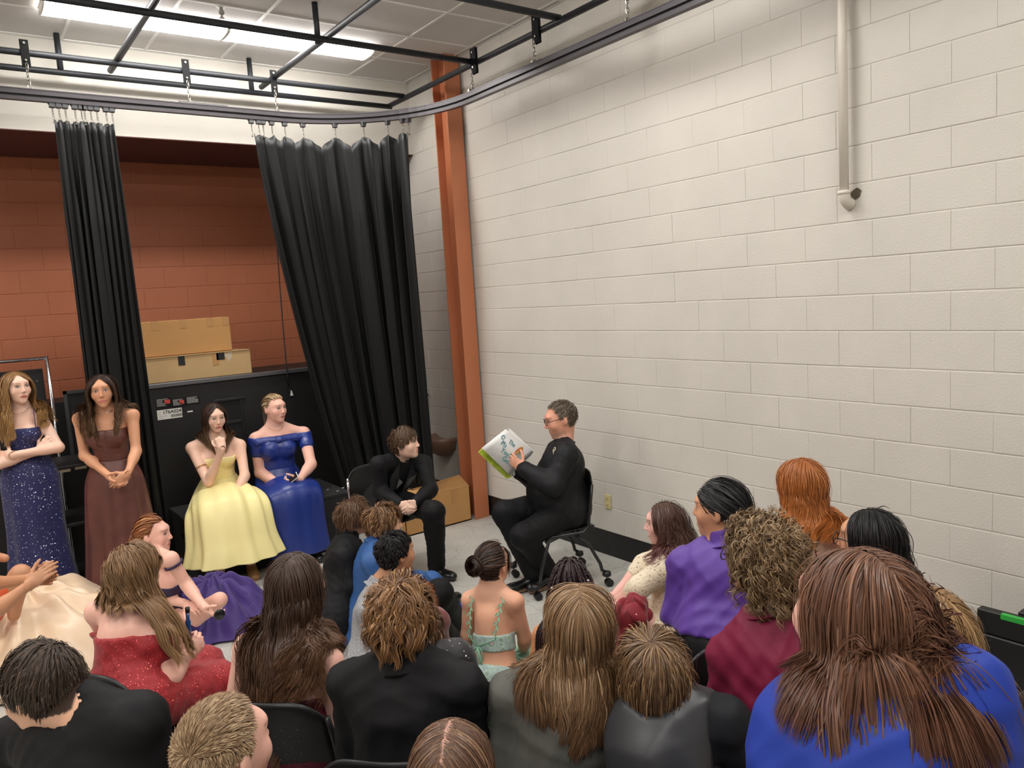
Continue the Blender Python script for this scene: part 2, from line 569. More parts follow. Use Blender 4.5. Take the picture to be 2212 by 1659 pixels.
# ---- wraparound fluorescent fixtures
M_LENS = mat('lamp_lens', (1.0, 0.975, 0.94), rough=0.4, emit=LENS_POWER)
M_LAMPB = mat('lamp_body_white', srgb(232, 231, 226), rough=0.4)
def lamp_fixture(x0, x1, yc, label, parts=2):
    t = thing('ceiling_light', label, 'light', ((x0 + x1) / 2, yc, CEIL), 'fluorescent ceiling fixtures')
    L = (x1 - x0) / parts
    for i in range(parts):
        a, b = x0 + i * L, x0 + (i + 1) * L
        MB().box((a + 0.002, yc - 0.14, CEIL - 0.02), (b - 0.002, yc + 0.14, CEIL - 0.007), bev=0.004).build('housing', M_LAMPB, t)
        prof = [(-0.135, -0.02), (-0.133, -0.035), (-0.112, -0.055), (-0.06, -0.063), (0, -0.065), (0.06, -0.063), (0.112, -0.055), (0.133, -0.035), (0.135, -0.02)]
        G = np.array([[(x, yc + p, CEIL + z) for p, z in prof] for x in (a + 0.012, b - 0.012)])
        mb = MB().grid(G)
        n = len(prof)
        mb.f.append(tuple(range(n))); mb.f.append(tuple(range(2 * n - 1, n - 1, -1)))
        mb.build('lens', M_LENS, t, smooth=False)
        for s in ((a + 0.006), (b - 0.006)):
            pv = np.array([(s - 0.006, yc + p * 1.03, CEIL + z * 1.04) for p, z in prof] + [(s + 0.006, yc + p * 1.03, CEIL + z * 1.04) for p, z in prof])
            F = [tuple(range(n)), tuple(range(2 * n - 1, n - 1, -1))] + [(i_, i_ + n, i_ + n + 1, i_ + 1) for i_ in range(n - 1)]
            MB().add(pv, F).build('end_cap', M_LAMPB, t)
    return t
lamp_fixture(-3.32, -0.83, 4.31, 'long glowing wraparound fluorescent light on the ceiling above the curtains')
for _i, (_x, _y, _t) in enumerate([(-0.83, 1.26, 'second row'), (-0.83, -1.8, 'third row'), (-4.6, 4.31, 'far left of the first row'), (-4.6, 1.26, 'far left of the second row'), (-4.6, -1.8, 'far left of the third row')]):
    lamp_fixture(_x - 2.49, _x, _y, 'wraparound fluorescent ceiling light, ' + _t)

M_BLKSTEEL = mat('black_painted_pipe', srgb(34, 36, 40), rough=0.5, spec=0.4, var=0.1, vscale=20)
M_ALU = mat('dark_grey_anodised_rail', srgb(74, 70, 73), rough=0.42, metal=0.35)
M_PLATE = mat('matt_black_plate', srgb(14, 14, 15), rough=0.7, spec=0.15)
M_ALUD = mat('rail_slot_dark', srgb(24, 23, 25), rough=0.6)
M_CHAIN = mat('zinc_chain', srgb(150, 146, 138), rough=0.35, metal=0.9)
M_CHROME = mat('chrome', srgb(200, 200, 205), rough=0.15, metal=1.0)
M_BLKPLAS = mat('black_plastic', srgb(20, 20, 21), rough=0.42, spec=0.5, bump=0.05, bscale=300)
M_CARR = mat('grey_curtain_carrier', srgb(78, 78, 80), rough=0.5)

# ---------------- pipe grid hung under the ceiling
ZP = 4.11; RP = 0.024
grid_t = thing('pipe_grid', 'black painted steel pipe grid hanging under the tiled ceiling', 'pipe frame', (-1.6, 3.5, ZP))
def pipe(p, q, r=RP):
    MB().tube([p, q], r, 12).build('pipe', M_BLKSTEEL, grid_t, smooth=True)
pipe((-7.5, 4.95, ZP - 0.03), (-0.29, 4.95, ZP - 0.03))
pipe((-7.5, 4.65, ZP), (-0.31, 4.65, ZP))
pipe((-0.31, 4.975, ZP - 0.02), (-0.27, -3.0, ZP - 0.02))
pipe((-7.5, 3.48, ZP), (-0.31, 3.48, ZP))
pipe((-7.5, 2.35, ZP), (-0.29, 2.35, ZP))
pipe((-2.80, 4.97, ZP + 0.03), (-2.80, -2.0, ZP + 0.03))
pipe((-1.58, 4.97, ZP + 0.03), (-1.58, -2.0, ZP + 0.03))
for x, y in ((-3.155, 4.95), (-1.675, 4.95), (-1.656, 3.50), (-4.9, 4.95), (-0.3, 1.2)):
    MB().tube([(x, y, ZP - 0.03), (x, y, CEIL)], 0.022, 12).build('drop_pipe', M_BLKSTEEL, grid_t, smooth=True)

# ---------------- curtain track
ZT = 3.80
def track_path():
    P = [(x, 4.60) for x in np.linspace(-7.0, -1.58, 14)]
    for a in np.linspace(90, 0, 22)[1:]:
        P.append((-1.58 + 1.2 * math.cos(math.radians(a)), 3.40 + 1.2 * math.sin(math.radians(a))))
    P += [(-0.38 + 0.03 * t, 3.40 - 5.4 * t) for t in np.linspace(0, 1, 8)[1:]]
    return np.array(P)
TP = track_path()
TS = np.concatenate([[0], np.cumsum(np.linalg.norm(np.diff(TP, axis=0), axis=1))])
def track_at(s):
    return np.array([np.interp(s, TS, TP[:, 0]), np.interp(s, TS, TP[:, 1])])
def track_s_near(xy):
    d = np.linalg.norm(TP - np.asarray(xy), axis=1)
    i = int(d.argmin()); best = None
    for s in np.linspace(TS[max(i - 1, 0)], TS[min(i + 1, len(TS) - 1)], 41):
        dd = np.linalg.norm(track_at(s) - xy)
        if best is None or dd < best[0]: best = (dd, s)
    return best[1]
track = thing('curtain_track', 'dark grey curved curtain rail hung on chains from black pipes', 'curtain rail', (-1.2, 4.2, ZT))
def sweep_profile(prof, name, m):
    N2 = np.zeros_like(TP)
    T = np.gradient(TP, axis=0); T /= np.linalg.norm(T, axis=1)[:, None]
    N2[:, 0], N2[:, 1] = T[:, 1], -T[:, 0]           # to the right of travel
    G = np.array([[(TP[i, 0] + N2[i, 0] * a, TP[i, 1] + N2[i, 1] * a, ZT + z) for a, z in prof] for i in range(len(TP))])
    MB().grid(G, closed_u=True).build(name, m, track)
def rect(a0, a1, z0, z1):
    return [(a0, z0), (a0, z1), (a1, z1), (a1, z0)]
sweep_profile(rect(-0.030, 0.030, 0.034, 0.042), 'rail_flange', M_ALU)
sweep_profile(rect(-0.028, 0.028, 0.002, 0.034), 'rail_upper_channel', M_ALU)
sweep_profile(rect(-0.012, 0.012, -0.013, 0.002), 'rail_slot', M_ALUD)
sweep_profile(rect(-0.022, 0.022, -0.040, -0.013), 'rail_lower_channel', M_ALU)
for q in ((445, 235), (1140, 158)):
    p = WZ(q[0], q[1], ZT); s0 = track_s_near(p[:2])
    pts = [track_at(s0 + d) for d in np.linspace(-0.19, 0.19, 7)]
    MB().tube([(a[0], a[1], ZT + 0.038) for a in pts], 0.02, 8).build('splice_plate', M_ALUD, track)
def link_ring(mb, c, R, w=0.011, h=0.019, r=0.0028):
    a = np.linspace(0, 2 * PI, 11)[:-1]
    ring = np.array([(w * math.cos(t), 0, h * math.sin(t)) for t in a])
    ring = np.concatenate([ring, ring[:2]])
    mb.tube(ring @ R.T + c, r, 5, cap=False)
def chain(mb, x, y, z1, z0, yaw, s=1.0):
    n = max(2, int(round((z1 - z0) / (0.029 * s))))
    for i in range(n):
        z = z1 - (i + 0.5) * (z1 - z0) / n
        link_ring(mb, np.array([x, y, z]), rotz(yaw + (PI / 2 if i % 2 else 0.3)), w=0.011 * s, h=0.02 * s, r=0.0034 * s)
HANG = []
for (px, py) in ((70, 190), (411, 225), (603, 240), (1006, 200), (1161, 142), (1359, 50)):
    p = WZ(px, py, ZT + 0.04); s0 = track_s_near(p[:2]); HANG.append(track_at(s0))
HANG += [np.array((-5.2, 4.6)), np.array((-0.36, 0.4)), np.array((-0.35, -1.0))]
for h in HANG:
    x, y = h
    on_right = x > -0.7
    px_, py_ = (-0.30, y) if on_right else (x, 4.65)
    w = 0.028
    mb = MB()
    if on_right: mb.box((px_ - 0.006, py_ - w, ZP - 0.10), (px_ - 0.03, py_ + w, ZP + 0.085), bev=0.002)
    else: mb.box((px_ - w, py_ - 0.032, ZP - 0.11), (px_ + w, py_ - 0.024, ZP + 0.085), bev=0.002)
    pl = mb.build('hanger_plate', M_PLATE, track)
    for dz in (0.06, -0.06):
        bm_ = MB()
        c = np.array([px_ - 0.034, py_, ZP + dz]) if on_right else np.array([px_, py_ - 0.036, ZP + dz])
        bm_.lathe([(0.008, -0.004), (0.008, 0.003), (0.004, 0.005)], c, 8, axis=0 if on_right else 1)
        bm_.build('bolt', M_CHAIN, pl).location = (0, 0, 0)
    mb = MB()
    cx, cy = (px_ - 0.02, py_) if on_right else (px_, py_ - 0.03)
    chain(mb, (cx + x) / 2, (cy + y) / 2, ZP - 0.085, ZT + 0.05, 0.4)
    mb.box((x - 0.014, y - 0.014, ZT + 0.036), (x + 0.014, y + 0.014, ZT + 0.07), bev=0.003)
    mb.build('hanger_chain', M_CHAIN, track, smooth=False)

# ---------------- curtains
M_VELVET = mat('black_stage_cloth', srgb(8, 8, 8), rough=0.48, spec=0.28, sheen=0.06, bump=0.08, bscale=220, var=0.12, vscale=3.0, stretch=(1, 1, 0.2))
def curtain(label, anchors, zb_fn, drift, folds, amp, seed, nz=46, nu=230):
    """anchors: carriers (s along the track); drift(u,t): sideways shift of the cloth towards its foot"""
    rs = np.random.RandomState(seed)
    s0, s1 = anchors[0], anchors[-1]
    c = track_at((s0 + s1) / 2)
    t = thing('stage_curtain', label, 'curtain', (c[0], c[1], 0.1))
    ZC = ZT - 0.16
    u = np.linspace(0, 1, nu)
    S = s0 + (s1 - s0) * u
    an = np.array(anchors)
    # fabric: waves between carriers, sagging at the top edge
    ph = np.interp(S, an, np.arange(len(an)))
    frac = ph - np.floor(ph)
    gap = np.interp(ph, np.arange(len(an) - 1) + 0.5, np.diff(an))
    sag = (1 - np.abs(2 * frac - 1)) ** 1.3 * np.clip(gap * 0.36, 0.0, 0.085)
    G = np.zeros((nz, nu, 3))
    f1 = 2 * PI * folds
    p1, p2, p3 = rs.uniform(0, 6.28, 3)
    wob = 0.35 * np.sin(2 * PI * u * 2.3 + p2) + 0.25 * np.sin(2 * PI * u * 5.1 + p3)
    for i in range(nz):
        tt = i / (nz - 1)
        zt = (1 - tt) ** 1.0
        pts = np.array([track_at(s) for s in S])
        Tn = np.gradient(pts, axis=0); Tn /= np.linalg.norm(Tn, axis=1)[:, None] + 1e-9
        nn = np.stack([Tn[:, 1], -Tn[:, 0]], 1)
        up = min(1.0, tt * 5.0)
        a = amp * (0.35 + 0.65 * up) * (0.75 + 0.25 * np.sin(7 * u + 3 * tt + p1))
        wave = np.sin(f1 * u + wob * (1.5 + tt) + p1)
        sh = np.sign(wave) * np.abs(wave) ** 0.72
        off = a * sh * (1 - 0.6 * (1 - up) * (1 - np.cos(2 * PI * frac)) * 0.5)
        lat = 0.45 * a * np.sin(2 * f1 * u + 2 * p1 + 1.2 * tt)
        pts = pts + nn * off[:, None] + Tn * lat[:, None]
        dr = drift(u, tt)
        G[i, :, 0] = pts[:, 0] + dr[0]; G[i, :, 1] = pts[:, 1] + dr[1]
        zb = zb_fn(u)
        top = ZC - sag
        G[i, :, 2] = top + (zb - top) * tt
    mb = MB().grid(G)
    o = mb.build('fabric', M_VELVET, t, smooth=True)
    sol = o.modifiers.new('thick', 'SOLIDIFY'); sol.thickness = 0.004
    hem = G[0].copy(); hem2 = hem.copy(); hem[:, 2] += 0.003; hem2[:, 2] -= 0.085
    for s in anchors:
        x, y = track_at(s)
        r = MB().box((x - 0.02, y - 0.018, ZT - 0.075), (x + 0.02, y + 0.018, ZT - 0.035), bev=0.004)
        r.box((x - 0.026, y - 0.012, ZT - 0.052), (x + 0.026, y + 0.012, ZT - 0.04), bev=0.002)
        car = r.build('carrier', M_CARR, t)
        ch = MB()
        for i in range(3):
            link_ring(ch, np.array([x, y, ZT - 0.087 - i * 0.021]), rotz(0.6 + (PI / 2 if i % 2 else 0)), w=0.006, h=0.013, r=0.0022)
        ch.tube([(x, y, ZT - 0.135), (x + 0.007, y, ZT - 0.15), (x, y, ZT - 0.168), (x - 0.006, y, ZT - 0.155)], 0.002, 5)
        ch.tube([(x, y - 0.006, ZT - 0.178), (x, y + 0.006, ZT - 0.178)], 0.007, 8)
        ch.build('hook_chain', M_CHAIN, car, smooth=False)
        car.children[0].location = (0, 0, 0)
    return t
def s_of(px, py):
    return track_s_near(WZ(px, py, ZT - 0.055)[:2])
c1 = [s_of(x, y) for x, y in ((115, 215), (132, 216), (148, 217), (166, 219), (179, 220), (191, 221), (203, 222), (217, 223), (237, 225), (251, 226))]
curtain('narrow bunch of black stage curtain hanging beside the woman in brown', c1, lambda u: 0.03 + 0 * u,
        lambda u, t: (0.03 * t * (u - 0.5), -0.02 * t + 0 * u), 8.5, 0.058, 3, nu=260)
c2 = [s_of(x, y) for x, y in ((556, 254), (569, 255), (580, 256), (600, 258), (627, 260), (662, 261), (723, 262), (777, 260), (823, 255), (849, 252), (862, 250))]
def drift2(u, t):
    k = (1 - u) ** 1.2 * (t ** 1.35)
    return (0.60 * k, 0.02 * k - 0.03 * t * (1 - u))
curtain('wide black stage curtain swept to one side behind the boy in the black suit', c2,
        lambda u: 0.06 + 0.38 * np.clip((u - 0.45) / 0.2, 0, 1), drift2, 8.2, 0.062, 11, nu=300)

# ---------------- steel column
M_RUST = mat('orange_brown_painted_steel', srgb(184, 112, 76), rough=0.45, spec=0.5, var=0.05, vscale=3, coords='World')
colm = thing('steel_column', 'orange brown painted steel I-beam column against the block wall', 'column', (-0.1, 4.2, 0))
MB().box((-0.185, 4.10, 0), (-0.02, 4.114, CEIL), bev=0.002).build('near_flange', M_RUST, colm)
MB().box((-0.107, 4.114, 0), (-0.098, 4.316, CEIL)).build('web', M_RUST, colm)
MB().box((-0.185, 4.316, 0), (-0.02, 4.33, CEIL), bev=0.002).build('far_flange', M_RUST, colm)

# ---------------- conduit on the right wall
M_COND = mat('cream_painted_pipe', srgb(218, 210, 198), rough=0.45, coords='World', var=0.03)
M_HOLE = mat('raw_broken_block', srgb(96, 88, 74), rough=0.95, var=0.4, vscale=120, bump=0.8, bscale=90)
cond = thing('wall_pipe', 'cream painted vertical pipe with elbow entering the block wall', 'pipe', (-0.06, 0.38, 2.52))
_pc = WX(1821, 200, -0.06)
py0 = float(_pc[1]); zE = float(WX(1822, 440, -0.06)[2])
MB().tube([(-0.06, py0, CEIL), (-0.06, py0, zE + 0.055)], 0.0245, 16).build('riser_pipe', M_COND, cond, smooth=True)
E_ = [(-0.06 + 0.055 * (1 - math.cos(a)), py0, zE + 0.055 - 0.055 * math.sin(a)) for a in np.linspace(0, PI / 2, 9)]
E_ = [(-0.06, py0, zE + 0.06)] + E_ + [(0.004, py0, zE)]
MB().tube(E_, 0.031, 16).build('elbow', M_COND, cond, smooth=True)
MB().tube([(-0.06, py0, zE + 0.05), (-0.06, py0, zE + 0.07)], 0.034, 16).build('elbow_rim', M_COND, cond, smooth=True)
MB().tube([(-0.02, py0, zE), (-0.008, py0, zE)], 0.034, 16).build('elbow_rim', M_COND, cond, smooth=True)
hb = MB()
rr = NPR.uniform(0.7, 1.15, 14)
V = [(-0.0035, py0 - 0.03, zE + 0.04)] + [(-0.0025, py0 - 0.03 + 0.042 * rr[i] * math.cos(i * 2 * PI / 14), zE + 0.045 + 0.036 * rr[i] * math.sin(i * 2 * PI / 14)) for i in range(14)]
hb.add(V, [(0, 1 + (i + 1) % 14, 1 + i) for i in range(14)])
hb.build('chipped_hole', M_HOLE, cond)

# ---------------- outlet
M_IVORY = mat('ivory_plastic', srgb(206, 193, 142), rough=0.4)
ol = thing('wall_outlet', 'ivory duplex power outlet low on the cream wall', 'outlet', (0, 2.405, 0.456))
MB().box((-0.010, 2.37, 0.398), (-0.002, 2.44, 0.514), bev=0.003).build('cover_plate', M_IVORY, ol)
for dz in (0.028, -0.028):
    f = MB().box((-0.0125, 2.388, 0.456 + dz - 0.017), (-0.009, 2.422, 0.456 + dz + 0.017), bev=0.002).build('socket_face', M_IVORY, ol)
    sl = MB()
    for dy in (-0.007, 0.007):
        sl.box((-0.0131, 2.405 + dy - 0.0015, 0.456 + dz - 0.002), (-0.0124, 2.405 + dy + 0.0015, 0.456 + dz + 0.009))
    sl.box((-0.0131, 2.402, 0.456 + dz - 0.011), (-0.0124, 2.408, 0.456 + dz - 0.006))
    s_ = sl.build('slot', M_ALUD, f); s_.location = (0, 0, 0)

# ---------------- sprinkler head
M_BRASS = mat('sprinkler_metal', srgb(160, 158, 152), rough=0.35, metal=0.8)
sp = WZ(477, 14, CEIL)
spk = thing('sprinkler', 'small metal sprinkler head on the ceiling by the long light', 'sprinkler', sp)
MB().lathe([(0.035, 0), (0.034, -0.006), (0.012, -0.008)], sp, 16).build('escutcheon', M_TBAR, spk, smooth=False)
MB().lathe([(0.013, -0.006), (0.013, -0.03), (0.02, -0.032), (0.02, -0.055), (0.008, -0.06), (0.008, -0.075), (0.018, -0.078), (0.018, -0.081)], sp, 14).build('head', M_BRASS, spk)

# ---------------- black road case with cardboard boxes
M_CASE = mat('black_laminate', srgb(27, 26, 27), rough=0.5, spec=0.45, var=0.15, vscale=4, bump=0.08, bscale=200)
M_EDGE = mat('grey_aluminium_edge', srgb(112, 112, 116), rough=0.4, metal=0.7)
case = thing('equipment_case', 'large black equipment case with grey metal top edge and stickers', 'case', (-2.0, 5.5, 0))
MB().box((-3.02, 5.12, 0.06), (-1.02, 5.95, 1.555), bev=0.006).build('body', M_CASE, case)
MB().box((-3.03, 5.095, 1.545), (-1.01, 5.13, 1.583), bev=0.004).build('edge_trim', M_EDGE, case)
MB().box((-3.03, 5.13, 1.55), (-1.01, 5.96, 1.575), bev=0.004).build('lid', M_CASE, case)
for x in (-2.9, -1.14):
    MB().lathe([(0.03, -0.02), (0.03, 0.02)], (x, 5.2, 0.03), 14, axis=0).build('caster', M_BLKPLAS, case)
    MB().lathe([(0.03, -0.02), (0.03, 0.02)], (x, 5.85, 0.03), 14, axis=0).build('caster', M_BLKPLAS, case)
# recessed handle: frame, dark well and bar
hx0, hz1 = WY(460, 872, 5.12)[0], WY(500, 862, 5.12)[2]
hx1, hz0 = WY(522, 862, 5.12)[0], WY(500, 912, 5.12)[2]
hd = MB()
hd.box((hx0, 5.105, hz1 - 0.012), (hx1 + 0.03, 5.122, hz1 + 0.012), bev=0.003)
hd.box((hx1 - 0.02, 5.105, hz0 - 0.3), (hx1, 5.122, hz1), bev=0.003)
hd.box((hx0 + 0.03, 5.108, hz0 - 0.015), (hx1 - 0.02, 5.122, hz0 + 0.015), bev=0.003)
hd.build('handle_frame', mat('satin_black_steel', srgb(46, 47, 50), rough=0.35, metal=0.4), case)
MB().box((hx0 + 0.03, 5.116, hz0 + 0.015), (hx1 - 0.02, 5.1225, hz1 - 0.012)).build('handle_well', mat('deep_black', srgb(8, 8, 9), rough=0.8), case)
# stickers
M_WHITE = mat('white_label', srgb(222, 220, 214), rough=0.5)
M_PRINT = mat('black_print', srgb(20, 20, 22), rough=0.6)
M_GPRINT = mat('grey_print', srgb(150, 150, 148), rough=0.6)
M_RPRINT = mat('red_print', srgb(196, 70, 60), rough=0.6)
M_STK = mat('black_sticker', srgb(16, 16, 17), rough=0.3)
def text_mesh(txt, size, name, m, parent, origin, right, up, extrude=0.0003, bold=0.0, align='LEFT'):
    cu = bpy.data.curves.new(name, 'FONT')
    cu.body = txt; cu.size = size; cu.extrude = extrude; cu.offset = bold; cu.align_x = align
    cu.resolution_u = 2
    tmp = bpy.data.objects.new(name, cu)
    COL.objects.link(tmp)
    dg = bpy.context.evaluated_depsgraph_get()
    me = bpy.data.meshes.new_from_object(tmp.evaluated_get(dg))
    bpy.data.objects.remove(tmp)
    me.materials.clear(); me.materials.append(m)
    o = bpy.data.objects.new(name, me)
    COL.objects.link(o)
    r = nrm(right); u = nrm(np.asarray(up, float) - r * (np.asarray(up, float) @ r)); n = np.cross(r, u)
    Mx = Matrix(((r[0], u[0], n[0], origin[0]), (r[1], u[1], n[1], origin[1]), (r[2], u[2], n[2], origin[2]), (0, 0, 0, 1)))
    me.transform(Mx)
    if parent is not None:
        attach(o, parent)
    return o
YS_ = 5.1195
a = WY(341, 908, YS_); b = WY(393, 888, YS_)
lw, lz0 = b[0] - a[0], a[2]
stk = MB().box((a[0], 5.1175, lz0), (b[0], 5.1205, lz0 + 0.085)).build('asset_label', M_WHITE, case)
text_mesh('176A024', 0.042, 'label_text', M_PRINT, stk, (a[0] + 0.045, 5.1172, lz0 + 0.048), (1, 0, 0), (0, 0, 1), bold=0.0008).location = (0, 0, 0)
bar = MB(); xx = a[0] + 0.11
for i in range(26):
    w_ = 0.0012 + 0.0022 * random.random()
    bar.box((xx, 5.117, lz0 + 0.012), (xx + w_, 5.1176, lz0 + 0.036)); xx += w_ + 0.0016
br = bar.build('bar_code', M_PRINT, stk); br.location = (0, 0, 0)
ln = MB()
for i in range(4):
    ln.box((a[0] + 0.008, 5.117, lz0 + 0.012 + i * 0.016), (a[0] + 0.03 + 0.06 * random.random() * (i < 2), 5.1176, lz0 + 0.015 + i * 0.016))
l_ = ln.build('fine_print', M_GPRINT, stk); l_.location = (0, 0, 0)
px0 = [(338, 857, 372, 888), (373, 858, 402, 885), (403, 853, 432, 880)]
for i, (x0, y0, x1, y1) in enumerate(px0):
    p = WY(x0, y1, YS_); q = WY(x1, y0, YS_)
    zt, zb = q[2], p[2] + 0.02
    s_ = MB().box((p[0], 5.1175, zb), (q[0] - 0.004, 5.1205, zt)).build('warning_sticker', M_STK, case)
    g = MB(); r_ = MB()
    wd = q[0] - p[0] - 0.02
    nrow = 9
    for j in range(nrow):
        z = zt - 0.012 - j * (zt - zb - 0.02) / nrow
        if i < 2 and 1 < j < 5:
            g.box((p[0] + 0.008, 5.117, z), (p[0] + 0.008 + wd * 0.4, 5.1175, z + 0.0035))
        else:
            g.box((p[0] + 0.008, 5.117, z), (p[0] + 0.008 + wd * (0.55 + 0.4 * random.random()), 5.1175, z + 0.0035))
    if i < 2:
        r_.box((p[0] + wd * 0.6, 5.117, zt - 0.055), (p[0] + wd * 0.98, 5.1175, zt - 0.02))
        x = r_.build('red_panel', M_RPRINT, s_); x.location = (0, 0, 0)
    else:
        g.box((p[0] + wd * 0.65, 5.117, zt - 0.055), (p[0] + wd * 0.98, 5.1175, zt - 0.03))
    x = g.build('fine_print', M_GPRINT, s_); x.location = (0, 0, 0)
p = WY(405, 891, YS_)
MB().box((p[0], 5.1175, p[2]), (p[0] + 0.045, 5.1205, p[2] + 0.012)).build('small_label', M_WHITE, case)

M_CARD = mat('brown_cardboard', srgb(190, 143, 88), rough=0.8, var=0.06, vscale=5, bump=0.08, bscale=30, stretch=(0.3, 1, 1))
M_CARD2 = mat('pale_cardboard', srgb(190, 158, 112), rough=0.8, var=0.06, vscale=5, bump=0.08, bscale=30)
M_TAPE = mat('brown_packing_tape', srgb(184, 138, 86), rough=0.35)
M_BTAPE = mat('black_gaffer_tape', srgb(28, 28, 32), rough=0.6)
bx2 = thing('cardboard_box', 'long pale cardboard box with black tape patches lying on the black case', 'box', (-2.3, 5.55, 1.575))
z0, z1 = 1.577, 1.80
MB().box((-2.95, 5.22, z0), (-1.84, 5.62, z1), bev=0.005).build('carton', M_CARD2, bx2)
MB().box((-2.95, 5.415, z1), (-1.845, 5.425, z1 + 0.004)).box((-2.94, 5.21, z1 - 0.003), (-1.845, 5.41, z1 + 0.003)).build('flap', M_CARD2, bx2)
for x0, y0, x1, y1, m in ((386, 767, 398, 790, M_BTAPE), (468, 761, 484, 778, M_BTAPE), (460, 764, 471, 789, M_TAPE)):
    p = WY(x0, y1, 5.22); q = WY(x1, y0, 5.22)
    MB().box((p[0], 5.2165, p[2]), (q[0], 5.2215, min(q[2], z1))).build('tape', m, bx2)
p = WY(484, 780, 5.22)
MB().add([(p[0], 5.2185, p[2] + 0.06), (p[0] + 0.08, 5.2185, p[2] + 0.085), (p[0] + 0.07, 5.2185, p[2] + 0.02), (p[0] + 0.03, 5.2185, p[2] - 0.015), (p[0] + 0.035, 5.2185, p[2] + 0.015)], [(0, 4, 2, 1), (4, 3, 2)]).build('torn_patch', mat('torn_cardboard', srgb(196, 182, 158), rough=0.9), bx2)
bx1 = thing('cardboard_box', 'long brown cardboard box on top of the paler box', 'box', (-2.4, 5.42, 1.804))
MB().box((-3.05, 5.27, 1.806), (-1.985, 5.6, 2.118), bev=0.006).build('carton', M_CARD, bx1)
for x in (-2.66, -2.42, -2.19, -2.05):
    MB().box((x, 5.267, 2.04), (x + 0.055, 5.6, 2.1195)).build('tape', M_TAPE, bx1)

# carton beside the column
bx3 = thing('cardboard_box', 'open cardboard box on the floor beside the orange column', 'box', (-0.55, 4.3, 0))
b3 = MB()
X0, X1, Y0, Y1, Z1 = -0.93, -0.21, 4.135, 4.52, 0.335
b3.box((X0, Y0, 0.002), (X1, Y0 + 0.006, Z1)).box((X0, Y1 - 0.006, 0.002), (X1, Y1, Z1)).box((X0, Y0, 0.002), (X0 + 0.006, Y1, Z1)).box((X1 - 0.006, Y0, 0.002), (X1, Y1, Z1)).box((X0, Y0, 0.002), (X1, Y1, 0.012))
b3.build('carton', M_CARD, bx3)
def flap(pts, name='flap'):
    P = np.array(pts, float); n = nrm(np.cross(P[1] - P[0], P[2] - P[0])) * 0.004
    MB().add(np.concatenate([P, P + n]), [(0, 1, 2, 3), (7, 6, 5, 4), (0, 4, 5, 1), (1, 5, 6, 2), (2, 6, 7, 3), (3, 7, 4, 0)]).build(name, M_CARD, bx3)
flap([(X0 + 0.01, Y0, Z1), (X1, Y0, Z1), (X1 + 0.0, Y0 + 0.17, Z1 + 0.085), (X0 + 0.01, Y0 + 0.19, Z1 + 0.03)])
flap([(X0 + 0.01, Y1, Z1), (X1, Y1, Z1), (X1, Y1 - 0.19, Z1 + 0.02), (X0 + 0.01, Y1 - 0.19, Z1 + 0.01)])
MB().box((-0.75, 4.3, Z1 + 0.03), (-0.52, 4.34, Z1 + 0.045)).build('packing_strap', M_BLKPLAS, bx3)
MB().box((-0.42, 4.1335, 0.2), (-0.36, 4.1352, Z1)).build('tape', M_TAPE, bx3)

# ---------------- black risers the two women sit on
M_RISER = mat('black_carpeted_riser', srgb(30, 30, 31), rough=0.75, var=0.2, vscale=8, bump=0.15, bscale=120)
ri = thing('stage_riser', 'low black stage riser box under the women in yellow and blue', 'riser', (-2.05, 4.65, 0))
def hollow_riser(t, x0, x1, y0, y1, z):
    MB().box((x0, y0, z - 0.03), (x1, y1, z), bev=0.004).build('top_board', M_RISER, t)
    MB().box((x0 + 0.01, y0 + 0.01, 0), (x1 - 0.01, y0 + 0.03, z - 0.03)).build('front_board', M_RISER, t)
    MB().box((x0 + 0.01, y1 - 0.03, 0), (x1 - 0.01, y1 - 0.01, z - 0.03)).build('rear_board', M_RISER, t)
    for x in (x0 + 0.01, x1 - 0.03):
        yc = (y0 + y1) / 2
        m_ = MB().box((x, y0 + 0.03, 0), (x + 0.02, yc - 0.06, z - 0.03)).box((x, yc + 0.06, 0), (x + 0.02, y1 - 0.03, z - 0.03))
        m_.box((x, yc - 0.06, 0), (x + 0.02, yc + 0.06, z * 0.58)).box((x, yc - 0.06, z * 0.68), (x + 0.02, yc + 0.06, z - 0.03))
        m_.build('side_board', M_RISER, t)
hollow_riser(ri, -2.73, -2.06, 4.30, 5.05, 0.50)
ri2 = thing('stage_riser', 'black stage riser box with scuffed top beside the wide curtain', 'riser', (-1.7, 4.65, 0))
hollow_riser(ri2, -2.05, -1.37, 4.30, 5.05, 0.50)
sc_ = MB()
for q in ((720, 1050), (741, 1054), (708, 1058), (729, 1061)):
    p = WZ(q[0], q[1], 0.5); s = random.uniform(0.006, 0.016)
    sc_.add([(p[0] + s * math.cos(k * PI / 3) * random.uniform(.6, 1.2), p[1] + s * math.sin(k * PI / 3), 0.5012) for k in range(6)], [tuple(range(6))])
sc_.build('paint_scuffs', M_WHITE, ri2)

